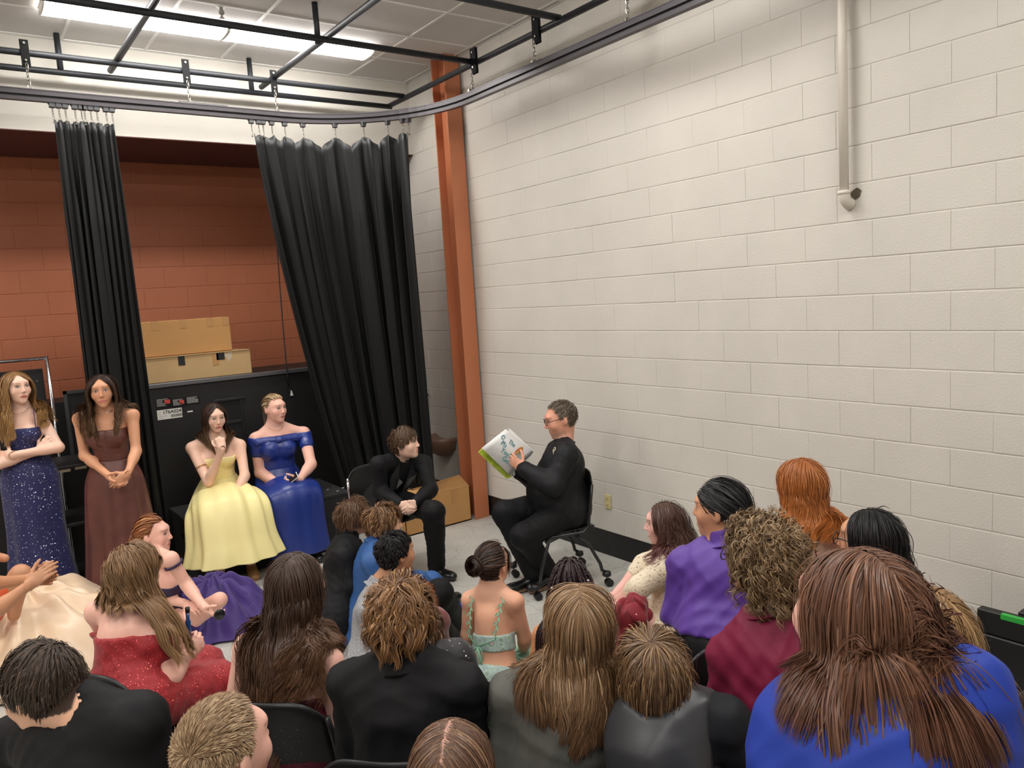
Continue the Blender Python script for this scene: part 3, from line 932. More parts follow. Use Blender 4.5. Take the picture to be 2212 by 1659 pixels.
# ---------------- garment rack, black cart and tall panel on the left
rk = thing('garment_rack', 'chrome garment rack standing behind the woman in navy', 'clothes rack', (-3.8, 5.25, 0))
rx, ry, rz_ = -3.478, 5.25, 1.882
MB().tube([(rx, ry, 0.02), (rx, ry, rz_ + 0.015)], 0.014, 12).build('upright', M_CHROME, rk, smooth=True)
MB().tube([(-5.0, ry, 0.02), (-5.0, ry, rz_ + 0.015)], 0.014, 12).build('upright', M_CHROME, rk, smooth=True)
MB().tube([(-5.0, ry, rz_), (rx, ry, rz_)], 0.0125, 12).build('hanging_bar', M_CHROME, rk, smooth=True)
MB().tube([(-5.0, ry, 0.12), (rx, ry, 0.12)], 0.012, 10).build('lower_bar', M_CHROME, rk, smooth=True)
for x in (rx, -5.0):
    MB().tube([(x, ry - 0.16, 0.03), (x, ry + 0.16, 0.03)], 0.014, 10).build('foot', M_CHROME, rk, smooth=True)
pn = thing('stage_flat', 'tall plain black panel behind the garment rack', 'panel', (-3.9, 5.46, 0))
MB().box((-4.6, 5.44, 0.0), (-3.50, 5.48, 1.79), bev=0.004).build('board', M_CASE, pn)
sc2 = MB()
for dx in (0.05, 0.09):
    sc2.lathe([(0.006, 0), (0.006, -0.003)], (-3.50 - dx, 5.44, 1.69), 8, axis=1)
sc2.build('screw', M_CHROME, pn)
low = thing('black_cabinet', 'low black cabinet against the terracotta wall behind the rack', 'cabinet', (-3.5, 5.55, 0))
MB().box((-3.48, 5.5, 0), (-3.06, 5.95, 1.49), bev=0.006).build('body', M_CASE, low)
ct = thing('utility_cart', 'black two-shelf utility cart with a grey frame behind the women in navy and brown', 'cart', (-3.45, 4.85, 0))
M_CARTF = mat('dark_grey_frame', srgb(70, 72, 74), rough=0.45, metal=0.3)
for z in (1.07, 0.62, 0.16):
    MB().box((-3.60, 4.66, z - 0.03), (-3.20, 5.2, z), bev=0.005).build('shelf', M_CASE, ct)
for x, y in ((-3.585, 4.68), (-3.215, 4.68), (-3.585, 5.18), (-3.215, 5.18)):
    MB().box((x - 0.015, y - 0.015, 0.05), (x + 0.015, y + 0.015, 1.06)).build('post', M_CARTF, ct)
MB().box((-3.40, 5.18, 1.07), (-3.375, 5.21, 1.60)).box((-3.08, 5.18, 1.07), (-3.055, 5.21, 1.60)).box((-3.40, 5.18, 1.575), (-3.055, 5.21, 1.60)).build('screen_frame', M_CARTF, ct)
MB().box((-3.375, 5.19, 1.07), (-3.08, 5.20, 1.575)).build('screen_panel', M_CASE, ct)
MB().box((-3.57, 4.657, 1.025), (-3.47, 4.66, 1.045)).box((-3.44, 4.657, 1.03), (-3.36, 4.66, 1.05)).build('worn_sticker', mat('worn_silver', srgb(150, 140, 120), rough=0.5), ct)

# ---------------- black cable hanging in front of the terracotta wall
cb_ = thing('hanging_cable', 'thin black cable with a white tag hanging against the terracotta wall', 'cable', (-1.3, 5.9, 1.4))
cpts = [WY(x, y, yy) for x, y, yy in ((592, 320, 5.30), (597, 430, 5.28), (599, 540, 5.25), (604, 610, 5.2), (610, 690, 5.15), (616, 760, 5.1), (621, 812, 5.08), (624, 835, 5.08))]
MB().tube(np.array(cpts), 0.006, 8).build('cord', M_BLKPLAS, cb_, smooth=True)
p = WY(628, 842, 5.07)
MB().box((p[0] - 0.014, 5.06, p[2] - 0.05), (p[0] + 0.014, 5.09, p[2] + 0.0), bev=0.006).build('plug', M_BLKPLAS, cb_)
MB().add([(p[0] - 0.016, 5.055, p[2] - 0.055), (p[0] + 0.016, 5.055, p[2] - 0.055), (p[0] + 0.004, 5.055, p[2] - 0.005), (p[0] - 0.004, 5.055, p[2] - 0.005)], [(0, 1, 2, 3)]).build('tag', M_WHITE, cb_)

# ---------------- brown drinking basin on the wall and dark bracket above
M_BRN = mat('brown_enamel', srgb(126, 98, 80), rough=0.45)
bs_ = thing('wall_basin', 'brown rounded wall basin beside the column, half behind the curtain', 'basin', (-0.2, 4.75, 0.7))
G = []
for r_, z in ((0.02, 0.50), (0.10, 0.53), (0.19, 0.60), (0.235, 0.69), (0.24, 0.725), (0.22, 0.73), (0.15, 0.70), (0.02, 0.69)):
    G.append([(-0.012 - r_ * math.sin(t) * 1.15, 4.84 - r_ * 0.9 * math.cos(t), z) for t in np.linspace(0, PI, 19)])
MB().grid(np.array(G)).build('bowl', M_BRN, bs_, smooth=True)
hk = thing('wall_bracket', 'small dark metal bracket on the wall beside the curtain edge', 'bracket', (0, 5.2, 1.3))
b0 = WX(913, 815, -0.03); b1 = WX(917, 857, -0.03)
MB().box((-0.045, b0[1] - 0.03, b0[2] - 0.05), (0.0, b0[1] + 0.03, b0[2] + 0.05), bev=0.006).build('mount', M_BLKPLAS, hk)
MB().tube([(-0.03, b0[1], b0[2] - 0.04), (-0.05, b0[1], b0[2] - 0.16), (-0.05, b1[1] - 0.03, b1[2]), (-0.03, b1[1] - 0.08, b1[2] + 0.03)], 0.012, 8).build('hook', M_BLKPLAS, hk, smooth=True)

# ---------------- black bench back on the right with tape marks
fr = thing('black_stage_unit', 'black wooden stage unit against the right wall with green tape', 'stage furniture', (-0.4, -0.9, 0))
P0 = WX(2116, 1309, -0.42)
yR = float(P0[1]); zR = float(P0[2])
MB().box((-0.45, yR - 1.4, zR - 0.11), (-0.40, yR, zR), bev=0.005).build('upper_board', M_CASE, fr)
MB().box((-0.455, yR - 1.4, zR - 0.45), (-0.405, yR - 0.012, zR - 0.114), bev=0.005).build('lower_board', M_CASE, fr)
MB().box((-0.40, yR - 0.2, zR - 0.1), (-0.02, yR - 0.15, zR + 0.012), bev=0.004).build('bracket_board', M_CASE, fr)
MB().box((-0.45, yR - 1.4, 0), (-0.40, yR - 0.03, zR - 0.45)).build('kick_board', M_CASE, fr)
MB().box((-0.4515, yR - 0.20, zR - 0.022), (-0.425, yR - 0.10, zR + 0.0008)).build('green_tape', mat('green_tape', srgb(48, 160, 62), rough=0.5), fr)
MB().box((-0.4515, yR - 0.42, zR - 0.022), (-0.425, yR - 0.28, zR + 0.0008)).build('white_tape', M_WHITE, fr)
MB().box((-0.457, yR - 0.012, zR - 0.22), (-0.405, yR - 0.009, zR - 0.115)).build('white_tape', M_WHITE, fr)
sc3 = MB()
for dy, dz in ((0.05, 0.06), (0.06, 0.135), (0.06, 0.17)):
    sc3.lathe([(0.004, 0), (0.004, -0.003)], (-0.45 if dz < .1 else -0.455, yR - dy, zR - dz), 7, axis=0)
sc3.build('screw', M_CHROME, fr)
# ============================================================ figures: smooth implicit bodies turned into meshes
class Field:
    def __init__(s):
        s.p = []          # (kind, data, k, fine, op)
        s.planes = []     # (n, c): keep n.p <= c
    def cap(s, a, b, ra, rb=None, k=0.02, fine=0, op=1):
        s.p.append(('c', (np.asarray(a, float), np.asarray(b, float), ra, ra if rb is None else rb), k, fine, op)); return s
    def ell(s, c, r, R=None, k=0.02, fine=0, op=1):
        r = np.full(3, r, float) if np.isscalar(r) else np.asarray(r, float)
        s.p.append(('e', (np.asarray(c, float), r, np.eye(3) if R is None else np.asarray(R, float)), k, fine, op)); return s
    def cut(s, n, point):
        n = nrm(n); s.planes.append((n, float(n @ np.asarray(point, float)))); return s
    def bounds(s, fine=0):
        lo = np.full(3, 1e9); hi = -lo
        for kd, d, k, f, op in s.p:
            if f > fine or op < 0: continue
            if kd == 'c':
                r = max(d[2], d[3]); l = np.minimum(d[0], d[1]) - r; h = np.maximum(d[0], d[1]) + r
            else:
                e = np.sqrt(((d[2] * d[1][None]) ** 2).sum(1)); l = d[0] - e; h = d[0] + e
            lo = np.minimum(lo, l); hi = np.maximum(hi, h)
        return lo, hi
    def mesh(s, h, lo=None, hi=None, fine=0):
        if lo is None:
            lo, hi = s.bounds(fine)
            lo = lo - 2.5 * h - 0.01; hi = hi + 2.5 * h + 0.01
        lo = np.asarray(lo, float); hi = np.asarray(hi, float)
        n = np.ceil((hi - lo) / h).astype(int) + 1
        ax = [(lo[i] + h * np.arange(n[i])).astype(np.float32) for i in range(3)]
        D = np.full(n, 0.2, np.float32)
        for kd, d, k, f, op in s.p:
            if f > fine: continue
            if kd == 'c':
                r = max(d[2], d[3]); l = np.minimum(d[0], d[1]) - r; hh = np.maximum(d[0], d[1]) + r
            else:
                e = np.sqrt(((d[2] * d[1][None]) ** 2).sum(1)); l = d[0] - e; hh = d[0] + e
            mg = k + 0.012 + h
            i0 = np.clip(np.floor((l - mg - lo) / h).astype(int), 0, n); i1 = np.clip(np.ceil((hh + mg - lo) / h).astype(int) + 1, 0, n)
            if (i1 <= i0).any(): continue
            sl = tuple(slice(i0[j], i1[j]) for j in range(3))
            X = ax[0][sl[0]][:, None, None]; Y = ax[1][sl[1]][None, :, None]; Z = ax[2][sl[2]][None, None, :]
            if kd == 'c':
                a, b, ra, rb = d
                ba = (b - a).astype(np.float32); L2 = float(ba @ ba) + 1e-12
                px, py, pz = X - np.float32(a[0]), Y - np.float32(a[1]), Z - np.float32(a[2])
                t = np.clip((px * ba[0] + py * ba[1] + pz * ba[2]) / np.float32(L2), 0, 1)
                di = np.sqrt((px - t * ba[0]) ** 2 + (py - t * ba[1]) ** 2 + (pz - t * ba[2]) ** 2) - (np.float32(ra) + t * np.float32(rb - ra))
            else:
                c, r, R = d
                px, py, pz = X - np.float32(c[0]), Y - np.float32(c[1]), Z - np.float32(c[2])
                k0 = 0; k1 = 0
                for j in range(3):
                    q = px * np.float32(R[0, j]) + py * np.float32(R[1, j]) + pz * np.float32(R[2, j])
                    k0 = k0 + (q / np.float32(r[j])) ** 2; k1 = k1 + (q / np.float32(r[j] ** 2)) ** 2
                k0 = np.sqrt(k0); di = k0 * (k0 - 1) / (np.sqrt(k1) + np.float32(1e-9))
            Ds = D[sl]
            if op > 0:
                hq = np.clip(1 - np.abs(Ds - di) / np.float32(k), 0, 1)
                D[sl] = np.minimum(Ds, di) - hq * hq * np.float32(k * 0.25)
            else:
                di = -di
                hq = np.clip(1 - np.abs(Ds - di) / np.float32(k), 0, 1)
                D[sl] = np.maximum(Ds, di) + hq * hq * np.float32(k * 0.25)
        for nn, c in s.planes:
            D = np.maximum(D, (ax[0][:, None, None] * np.float32(nn[0]) + ax[1][None, :, None] * np.float32(nn[1]) + ax[2][None, None, :] * np.float32(nn[2])) - np.float32(c))
        return surface_net(D, lo, h)
def surface_net(D, lo, h):
    S = D < 0
    n = np.array(D.shape)
    cnt = np.zeros(n - 1, np.int8)
    for a in (0, 1):
        for b in (0, 1):
            for c in (0, 1):
                cnt += S[a:n[0] - 1 + a, b:n[1] - 1 + b, c:n[2] - 1 + c]
    act = (cnt > 0) & (cnt < 8)
    I = np.argwhere(act)
    if len(I) == 0:
        return np.zeros((0, 3)), np.zeros((0, 4), np.int32)
    idx = np.full(n - 1, -1, np.int32); idx[act] = np.arange(len(I), dtype=np.int32)
    cor = [(a, b, c) for a in (0, 1) for b in (0, 1) for c in (0, 1)]
    val = np.stack([D[I[:, 0] + a, I[:, 1] + b, I[:, 2] + c] for a, b, c in cor], 1)
    acc = np.zeros((len(I), 3), np.float32); num = np.zeros(len(I), np.float32)
    for i in range(8):
        for j in range(i + 1, 8):
            df = np.array(cor[j]) - np.array(cor[i])
            if np.abs(df).sum() != 1: continue
            vi, vj = val[:, i], val[:, j]
            m = (vi < 0) != (vj < 0)
            t = np.where(m, vi / np.where(m, vi - vj, 1), 0)
            p = np.array(cor[i], np.float32)[None] + t[:, None] * df[None].astype(np.float32)
            acc += np.where(m[:, None], p, 0); num += m
    V = (I + acc / num[:, None]) * h + np.asarray(lo)[None]
    F = []
    for axn in range(3):
        o1, o2 = (axn + 1) % 3, (axn + 2) % 3
        sl0 = [slice(None)] * 3; sl1 = [slice(None)] * 3
        sl0[axn] = slice(0, n[axn] - 1); sl1[axn] = slice(1, n[axn])
        for o in (o1, o2):
            sl0[o] = slice(1, n[o] - 1); sl1[o] = slice(1, n[o] - 1)
        A0, A1 = S[tuple(sl0)], S[tuple(sl1)]
        E = np.argwhere(A0 != A1)
        if len(E) == 0: continue
        flip = A0[E[:, 0], E[:, 1], E[:, 2]]
        base = E.copy()                       # cell index with offsets
        q = []
        for d1, d2 in ((0, 0), (1, 0), (1, 1), (0, 1)):
            c = base.copy(); c[:, o1] += d1; c[:, o2] += d2
            q.append(idx[c[:, 0], c[:, 1], c[:, 2]])
        Q = np.stack(q, 1)
        Q[~flip] = Q[~flip][:, ::-1]
        F.append(Q)
    F = np.concatenate(F)
    F = F[(F >= 0).all(1)]
    return V, F.astype(np.int32)
def vnormals(V, F):
    n = np.cross(V[F[:, 2]] - V[F[:, 0]], V[F[:, 3]] - V[F[:, 1]])
    N = np.zeros_like(V)
    for i in range(4):
        np.add.at(N, F[:, i], n)
    return N / (np.linalg.norm(N, axis=1)[:, None] + 1e-12)
def relax(V, F, it=1, lam=0.5):
    for _ in range(it):
        S = np.zeros_like(V); c = np.zeros(len(V))
        for i in range(4):
            a, b = F[:, i], F[:, (i + 1) % 4]
            np.add.at(S, a, V[b]); np.add.at(c, a, 1); np.add.at(S, b, V[a]); np.add.at(c, b, 1)
        V = V + lam * (S / np.maximum(c, 1)[:, None] - V)
    return V
def wrinkle(V, F, amp, freq=1.0, seed=0):
    rs = np.random.RandomState(seed)
    N = vnormals(V, F)
    d = np.zeros(len(V))
    for i in range(4):
        v1 = nrm(rs.normal(size=3)) * rs.uniform(30, 75) * freq; v2 = nrm(rs.normal(size=3)) * rs.uniform(11, 24) * freq
        w = np.sin(V @ v1 + 2.2 * np.sin(V @ v2 + rs.uniform(0, 6)) + rs.uniform(0, 6))
        d += (0.6 - np.abs(w)) * rs.uniform(0.5, 1)
    return V + N * (amp * d / 2)[:, None]

# ------------------------------------------------------------ skeletons
def yawv(deg):
    a = math.radians(deg)
    return A(math.sin(a), math.cos(a), 0), A(math.cos(a), -math.sin(a), 0)
UP = A(0, 0, 1)
def head_frame(J, top, yaw, pitch=0, roll=0, hs=1.0):
    f, r = yawv(yaw)
    M = np.stack([r, f, UP], 1)
    M = M @ axis_rot((1, 0, 0), math.radians(pitch)) @ axis_rot((0, 1, 0), math.radians(roll))
    J['HM'] = M; J['hs'] = hs; J['hyaw'] = yaw
    J['HC'] = np.asarray(top, float) - np.array([0, 0, 0.012]) - M @ A(0, -0.01, 0.118) * hs
    return J
def torso_frame(J):
    u = nrm(J['NB'] - J['PEL']); r = nrm(J['RS'] - J['LS']); r = nrm(r - u * (r @ u)); f = np.cross(u, r)
    J['TM'] = np.stack([r, f, u], 1)
    return J
def skel(top, yaw, hyaw=None, hpitch=0, hroll=0, hs=1.0, lean=6, side=0, sh=0.165, seat=0.45, mode='sit', neck=0.0, drop=0.0, s=1.0, twist=0):
    J = {}
    head_frame(J, top, yaw if hyaw is None else hyaw, hpitch, hroll, hs)
    f, r = yawv(yaw); fs, rs_ = yawv(yaw + twist)
    hf = J['HM'] @ A(0, 1, 0)
    J['f'], J['r'] = f, r
    J['NB'] = J['HC'] - UP * (0.165 * hs + drop) - f * (0.035 + neck) * 1.0 - J['HM'] @ A(0, 0.012, 0)
    zp = {'sit': seat + 0.09, 'floor': 0.10, 'stand': J['NB'][2] - 0.52 * s}[mode]
    L = (J['NB'][2] - zp) / math.cos(math.radians(lean))
    J['PEL'] = J['NB'] - UP * (J['NB'][2] - zp) - f * L * math.sin(math.radians(lean)) + r * side
    J['RS'] = J['NB'] + rs_ * sh - UP * 0.05; J['LS'] = J['NB'] - rs_ * sh - UP * 0.05
    J['RH'] = J['PEL'] + r * 0.09; J['LH'] = J['PEL'] - r * 0.09
    P = J['PEL']
    if mode == 'sit':
        for sg, k in ((1, 'R'), (-1, 'L')):
            J[k + 'K'] = P + f * 0.42 + r * sg * 0.11; J[k + 'K'][2] = seat + 0.06
            J[k + 'A'] = P + f * 0.44 + r * sg * 0.12; J[k + 'A'][2] = 0.09
    elif mode == 'floor':
        for sg, k in ((1, 'R'), (-1, 'L')):
            J[k + 'K'] = P + f * 0.22 + r * sg * 0.30; J[k + 'K'][2] = 0.17
            J[k + 'A'] = P + f * 0.33 - r * sg * 0.05; J[k + 'A'][2] = 0.075
    else:
        for sg, k in ((1, 'R'), (-1, 'L')):
            J[k + 'K'] = P + r * sg * 0.09 + f * 0.02; J[k + 'K'][2] = P[2] * 0.54
            J[k + 'A'] = P + r * sg * 0.09; J[k + 'A'][2] = 0.09
    for sg, k in ((1, 'R'), (-1, 'L')):
        J[k + 'E'] = J[k + 'S'] - UP * 0.26 + rs_ * sg * 0.06 + f * 0.02
        J[k + 'W'] = J[k + 'E'] + f * 0.20 - rs_ * sg * 0.07 - UP * 0.03
    J['floor'] = mode == 'floor'
    return torso_frame(J)

# ------------------------------------------------------------ body pieces
def torso(F, J, e=0.0, g=1.0, fem=True, bust=1.0, low=True):
    M = J['TM']; P, N = J['PEL'], J['NB']; ax = N - P; L = np.linalg.norm(ax)
    sw = np.linalg.norm(J['RS'] - J['LS'])
    at = lambda t, fo=0.0: P + ax * t + M[:, 1] * fo
    if low:
        F.ell(at(0.02, -0.01), A(0.172 if fem else 0.165, 0.125, 0.13) * g + e, M, 0.06)
    F.ell(at(0.36, 0.0), A((0.122 if fem else 0.142) * g, 0.098 * g, L * 0.30) + e, M, 0.07)
    F.ell(at(0.70, 0.005), A(sw * 0.40 * (0.95 if fem else 1.03) * (0.6 + 0.4 * g), 0.105 * g, L * 0.27) + e, M, 0.06)
    if fem:
        for sg in (1, -1):
            F.ell(at(0.66, 0.085 * g) + M[:, 0] * sg * 0.072, A(0.058, 0.05, 0.06) * bust + e * 0.7, M, 0.04)
    for s in 'RL':
        inner = J['NB'] + (J[s + 'S'] - J['NB']) * 0.25 - M[:, 2] * 0.015
        F.cap(inner, J[s + 'S'], 0.052 + e, 0.047 + e, 0.05)
        F.cap(J['NB'] + M[:, 2] * 0.055 + (J[s + 'S'] - J['NB']) * 0.12, J['NB'] + (J[s + 'S'] - J['NB']) * 0.75 + M[:, 2] * 0.006, 0.03 + e * 0.5, 0.026 + e, 0.04)
    return F
def arm(F, J, s, e=0.0, w=1.0, upto=1.0, k=0.025):
    S, E, Wr = J[s + 'S'], J[s + 'E'], J[s + 'W']
    F.cap(S, E, 0.047 * w + e, 0.037 * w + e, k)
    if upto > 0:
        end = E + (Wr - E) * upto
        F.cap(E, end, 0.038 * w + e, (0.038 - 0.012 * upto) * w + e, k)
        if upto > 0.7:
            F.ell(E + (Wr - E) * 0.28, A(0.037, 0.037, 0.07) * w + e, np.stack(frame_of(Wr - E), 1), k)
    return F
def frame_of(d):
    d = nrm(d); a = nrm(np.cross(d, A(0.3, 0.2, 1) if abs(d[2]) < 0.9 else A(1, 0, 0))); return a, np.cross(d, a), d
def leg(F, J, s, e=0.0, w=1.0, foot=False, k=0.03, ank=None):
    H, K, An = J[s + 'H'], J[s + 'K'], J[s + 'A']
    F.cap(H, K, 0.085 * w + e, 0.056 * w + e, 0.04)
    F.cap(K, An, 0.054 * w + e, (0.036 if ank is None else ank) * w + e, k)
    F.ell(K + (An - K) * 0.3 - J['f'] * 0.012, A(0.052, 0.052, 0.12) * w + e, np.stack(frame_of(An - K), 1), k)
    if foot:
        F.cap(An - UP * 0.03, An + foot_dir(J, s) * 0.13 - UP * 0.055, 0.033, 0.026, 0.02)
    return F
def foot_dir(J, s):
    return nrm(A(*J.get(s + 'F', J['f'])))
def neck(F, J, e=0.0, w=1.0):
    top = J['HC'] + J['HM'] @ A(0, -0.025, -0.045) * J['hs']
    F.cap(J['NB'] + UP * 0.005, top, 0.056 * w + e, 0.05 * w + e, 0.045)
    return F
def head(F, J, fem=True, fat=1.0, fine=1):
    M, C, s = J['HM'], J['HC'], J['hs']
    L = lambda x, y, z: C + M @ A(x, y, z) * s
    F.ell(L(0, -0.012, 0.026), A(0.075, 0.097, 0.091) * s, M, 0.02, fine)            # cranium
    fat = fat * (0.95 if fem else 1.0)
    F.ell(L(0, 0.018, -0.022), A(0.066 * fat, 0.078, 0.078) * s, M, 0.03, fine)      # face
    F.ell(L(0, 0.038, -0.066), A((0.041 if fem else 0.046) * fat, 0.050, 0.042) * s, M, 0.035, fine)     # jaw
    F.ell(L(0, 0.073, -0.096), A(0.020, 0.018, 0.016) * s, M, 0.03, fine)            # chin
    F.ell(L(0, 0.072 if fem else 0.076, 0.040), A(0.046, 0.016 if fem else 0.018, 0.016) * s, M, 0.035, fine)             # brow
    for sg in (1, -1):
        F.ell(L(sg * 0.043, 0.060, -0.022), A(0.022 * fat, 0.020, 0.022) * s, M, 0.03, fine)   # cheek
        F.ell(L(sg * 0.032, 0.096, 0.014), A(0.017, 0.014, 0.011) * s, M, 0.012, fine, -1)      # socket
        F.ell(L(sg * 0.032, 0.076, 0.013), A(0.0135, 0.0125, 0.0125) * s, M, 0.004, fine)       # eye
        F.ell(L(sg * 0.078, -0.012, -0.004), A(0.009, 0.021, 0.031) * s, M @ axis_rot((0, 0, 1), sg * 0.35), 0.008, fine)   # ear
        nw_ = 0.85 if fem else 1.0
        F.ell(L(sg * 0.0105 * nw_, 0.099, -0.026), A(0.0072 * nw_, 0.009, 0.007) * s, M, 0.007, fine)        # nostril wing
    F.cap(L(0, 0.087, 0.026), L(0, 0.111, -0.020), 0.0068 * s, (0.0088 if fem else 0.0102) * s, 0.013, fine)
    F.cap(L(-0.017, 0.086, -0.056), L(0.017, 0.086, -0.056), 0.0085 * s, 0.0085 * s, 0.012, fine)
    F.cap(L(-0.013, 0.086, -0.066), L(0.013, 0.086, -0.066), 0.0085 * s, 0.0085 * s, 0.012, fine)
    F.cap(L(-0.024, 0.104, -0.0615), L(0.024, 0.104, -0.0615), 0.0045 * s, 0.0045 * s, 0.004, fine, -1)
    return F
def hand(F, J, s, d, n, curl=(25, 35, 30), spread=0.0, thumb=20, sc=1.0, fine=2):
    """d: along the fingers, n: the way the palm faces; s: 'R' or 'L'"""
    d = nrm(d); n = nrm(np.asarray(n, float) - d * (np.asarray(n, float) @ d)); b = np.cross(d, n) * (1 if s == 'R' else -1)
    Wp = J[s + 'W']
    Rm = np.stack([b, d, n], 1)
    F.ell(Wp + d * 0.046 * sc, A(0.038, 0.052, 0.0145) * sc, Rm, 0.012, fine)
    F.cap(Wp - d * 0.02, Wp + d * 0.02, 0.024 * sc, 0.024 * sc, 0.02, fine)
    cu = curl if isinstance(curl[0], (tuple, list)) else [curl] * 4
    pts = [Wp]
    for i in range(4):
        base = Wp + (d * (0.086 - 0.0055 * abs(i - 1) - 0.004 * (i == 3)) + b * (0.0285 - 0.019 * i)) * sc
        Lg = (0.070, 0.078, 0.072, 0.057)[i] * sc
        dirn = nrm(d + b * spread * (1.2 - 0.8 * i)); ang = 0; p = base
        for j, fr in enumerate((0.45, 0.31, 0.24)):
            ang += math.radians(cu[i][j])
            dd = dirn * math.cos(ang) + n * math.sin(ang)
            q = p + dd * Lg * fr
            F.cap(p, q, (0.0088 - 0.0009 * j) * sc, (0.0079 - 0.0009 * j) * sc, 0.005, fine)
            p = q; pts.append(q)
    th = math.radians(thumb)
    p = Wp + (d * 0.022 + b * 0.026 + n * 0.004) * sc
    for j, lg in enumerate((0.042, 0.033, 0.026)):
        dd = nrm(d * (0.62 + 0.2 * j) + b * (0.72 - 0.3 * j * math.sin(th) * 2) + n * (0.2 + math.sin(th) * (0.5 + 0.3 * j)))
        q = p + dd * lg * sc
        F.cap(p, q, (0.0125, 0.0098, 0.0088)[j] * sc, (0.0098, 0.0088, 0.0075)[j] * sc, 0.008, fine)
        p = q; pts.append(q)
    J.setdefault('hands', []).append((np.min(pts, 0) - 0.02, np.max(pts, 0) + 0.02))
    return F

# ------------------------------------------------------------ skin
M_SKIN = mat('skin', attr='Col', rough=0.5, spec=0.35, sss=0.12, bump=0.04, bscale=260)
def face_paint(V, J, skin, lip, brow, hairc, scalp=True, beard=None, fem=True, iris=(0.05, 0.03, 0.02), hairline=0.62, makeup=1.0):
    M, C, s = J['HM'], J['HC'], J['hs']
    q = (V - C) @ M / s
    x, y, z = q[:, 0], q[:, 1], q[:, 2]
    ax = np.abs(x)
    col = np.repeat(np.array(skin)[None], len(V), 0)
    near = (np.abs(z) < 0.16) & (ax < 0.11) & (y > -0.14) & (y < 0.15)
    def g(cx, cy, cz, r):
        return np.exp(-(((ax - cx) ** 2 + (y - cy) ** 2 + (z - cz) ** 2) / r ** 2))
    col = col * (1 - 0.0 * x[:, None])
    bl = (g(0.045, 0.07, -0.025, 0.022) * 0.35 + g(0, 0.115, -0.025, 0.012) * 0.25) * near * makeup
    col = col * (1 - bl[:, None] * np.array([0.02, 0.28, 0.25]))
    fr = near & (y > 0.05)
    lipm = fr & (ax < 0.027) & (np.abs(z + 0.0615) < 0.0098 * (1 - (ax / 0.028) ** 2) + 0.001)
    col[lipm] = lip
    ml = fr & (ax < 0.026) & (np.abs(z + 0.0615) < 0.0016); col[ml] = np.array(lip) * 0.45
    bz = 0.0355 + 0.0035 * np.clip(1 - ((ax - 0.030) / 0.028) ** 2, 0, 1)
    bm = fr & (ax > 0.013) & (ax < 0.056) & (np.abs(z - bz) < 0.0034); col[bm] = np.array(brow) * 0.55 + np.array(skin) * 0.45
    ez = (z - 0.013); ex = ax - 0.032
    eye = fr & ((ex / 0.0135) ** 2 + (ez / 0.0072) ** 2 < 1); col[eye] = (0.45, 0.41, 0.38)
    ir = fr & (ex ** 2 + ez ** 2 < 0.0062 ** 2); col[ir] = iris
    lash = fr & ((ex / 0.0165) ** 2 + ((ez - 0.001) / 0.0098) ** 2 < 1) & ~((ex / 0.0135) ** 2 + (ez / 0.0068) ** 2 < 1) & (ez > -0.001 + 0.0 * ex)
    col[lash] = np.array(skin) * 0.22
    if beard is not None:
        bd = near & (z < -0.03) & (y > 0.0) & (ax < 0.075) & ~lipm & (z < -0.03 - 0.6 * np.clip(0.03 - np.abs(ax - 0.0), 0, 1) * 0 ) & ((z < -0.068) | ((z < -0.04) & (y > 0.06) & (ax < 0.034) & (z > -0.055)))
        col[bd] = col[bd] * 0.55 + np.array(beard) * 0.45
    if scalp:
        sc = near & scalp_mask(q, hairline)
        col[sc] = hairc
    return col
def scalp_mask(q, hl=0.62):
    """head-local points (unit scale): where hair grows"""
    y, z, ax = q[:, 1], q[:, 2], np.abs(q[:, 0])
    front = 0.118 * hl + 0.02
    line = np.where(y > 0.03, front - ax * 0.12, np.where(y > -0.005, front - (0.03 - y) / 0.035 * (front + 0.005), np.where(y > -0.035, 0.02 - 0.02 * 0, -0.062)))
    return z > line
def skin_tone(c, shade=1.0):
    return tuple(np.array(c) * shade)
SK_FAIR = srgb(232, 190, 168); SK_PINK = srgb(234, 182, 164); SK_LIGHT = srgb(222, 172, 142); SK_TAN = srgb(196, 142, 108); SK_WARM = srgb(206, 150, 116); SK_BROWN = srgb(160, 104, 70)
LIP = srgb(198, 118, 110); LIPN = srgb(200, 136, 120)

def finish_body(p, J, F, skin, hairc, h=0.012, hh=0.005, fem=True, lip=LIP, brow=None, face=True, beard=None, hairline=0.62, hand_h=0.0042, makeup=1.0, iris=(0.05, 0.03, 0.02)):
    """one continuous skin mesh: coarse trunk and limbs, finer head and hands"""
    V, Q = F.mesh(h)
    parts = [(V, Q)]
    s = J['hs']
    lo = J['HC'] - A(0.118, 0.118, 0.150) * s * 1.12; hi = J['HC'] + A(0.118, 0.118, 0.135) * s * 1.12
    parts.append(F.mesh(hh, lo, hi, fine=1))
    for lo, hi in J.get('hands', []):
        parts.append(F.mesh(hand_h, lo, hi, fine=2))
    off = 0; VV = []; QQ = []
    for v, q in parts:
        VV.append(v); QQ.append(q + off); off += len(v)
    V = np.concatenate(VV); Q = np.concatenate(QQ)
    col = face_paint(V, J, skin, lip, brow if brow is not None else np.array(hairc) * 0.8, hairc, True, beard, fem, iris, hairline, makeup)
    return link_mesh('body', V, Q, M_SKIN, p, True, col)
def cloth(p, name, F, m, h=0.013, wr=0.003, freq=1.0, seed=0, rel=1, colors=None, solid=False):
    V, Q = F.mesh(h)
    if rel: V = relax(V, Q, rel)
    if wr: V = wrinkle(V, Q, wr, freq, seed)
    c = colors(V) if colors is not None else None
    return link_mesh(name, V, Q, m, p, True, c)
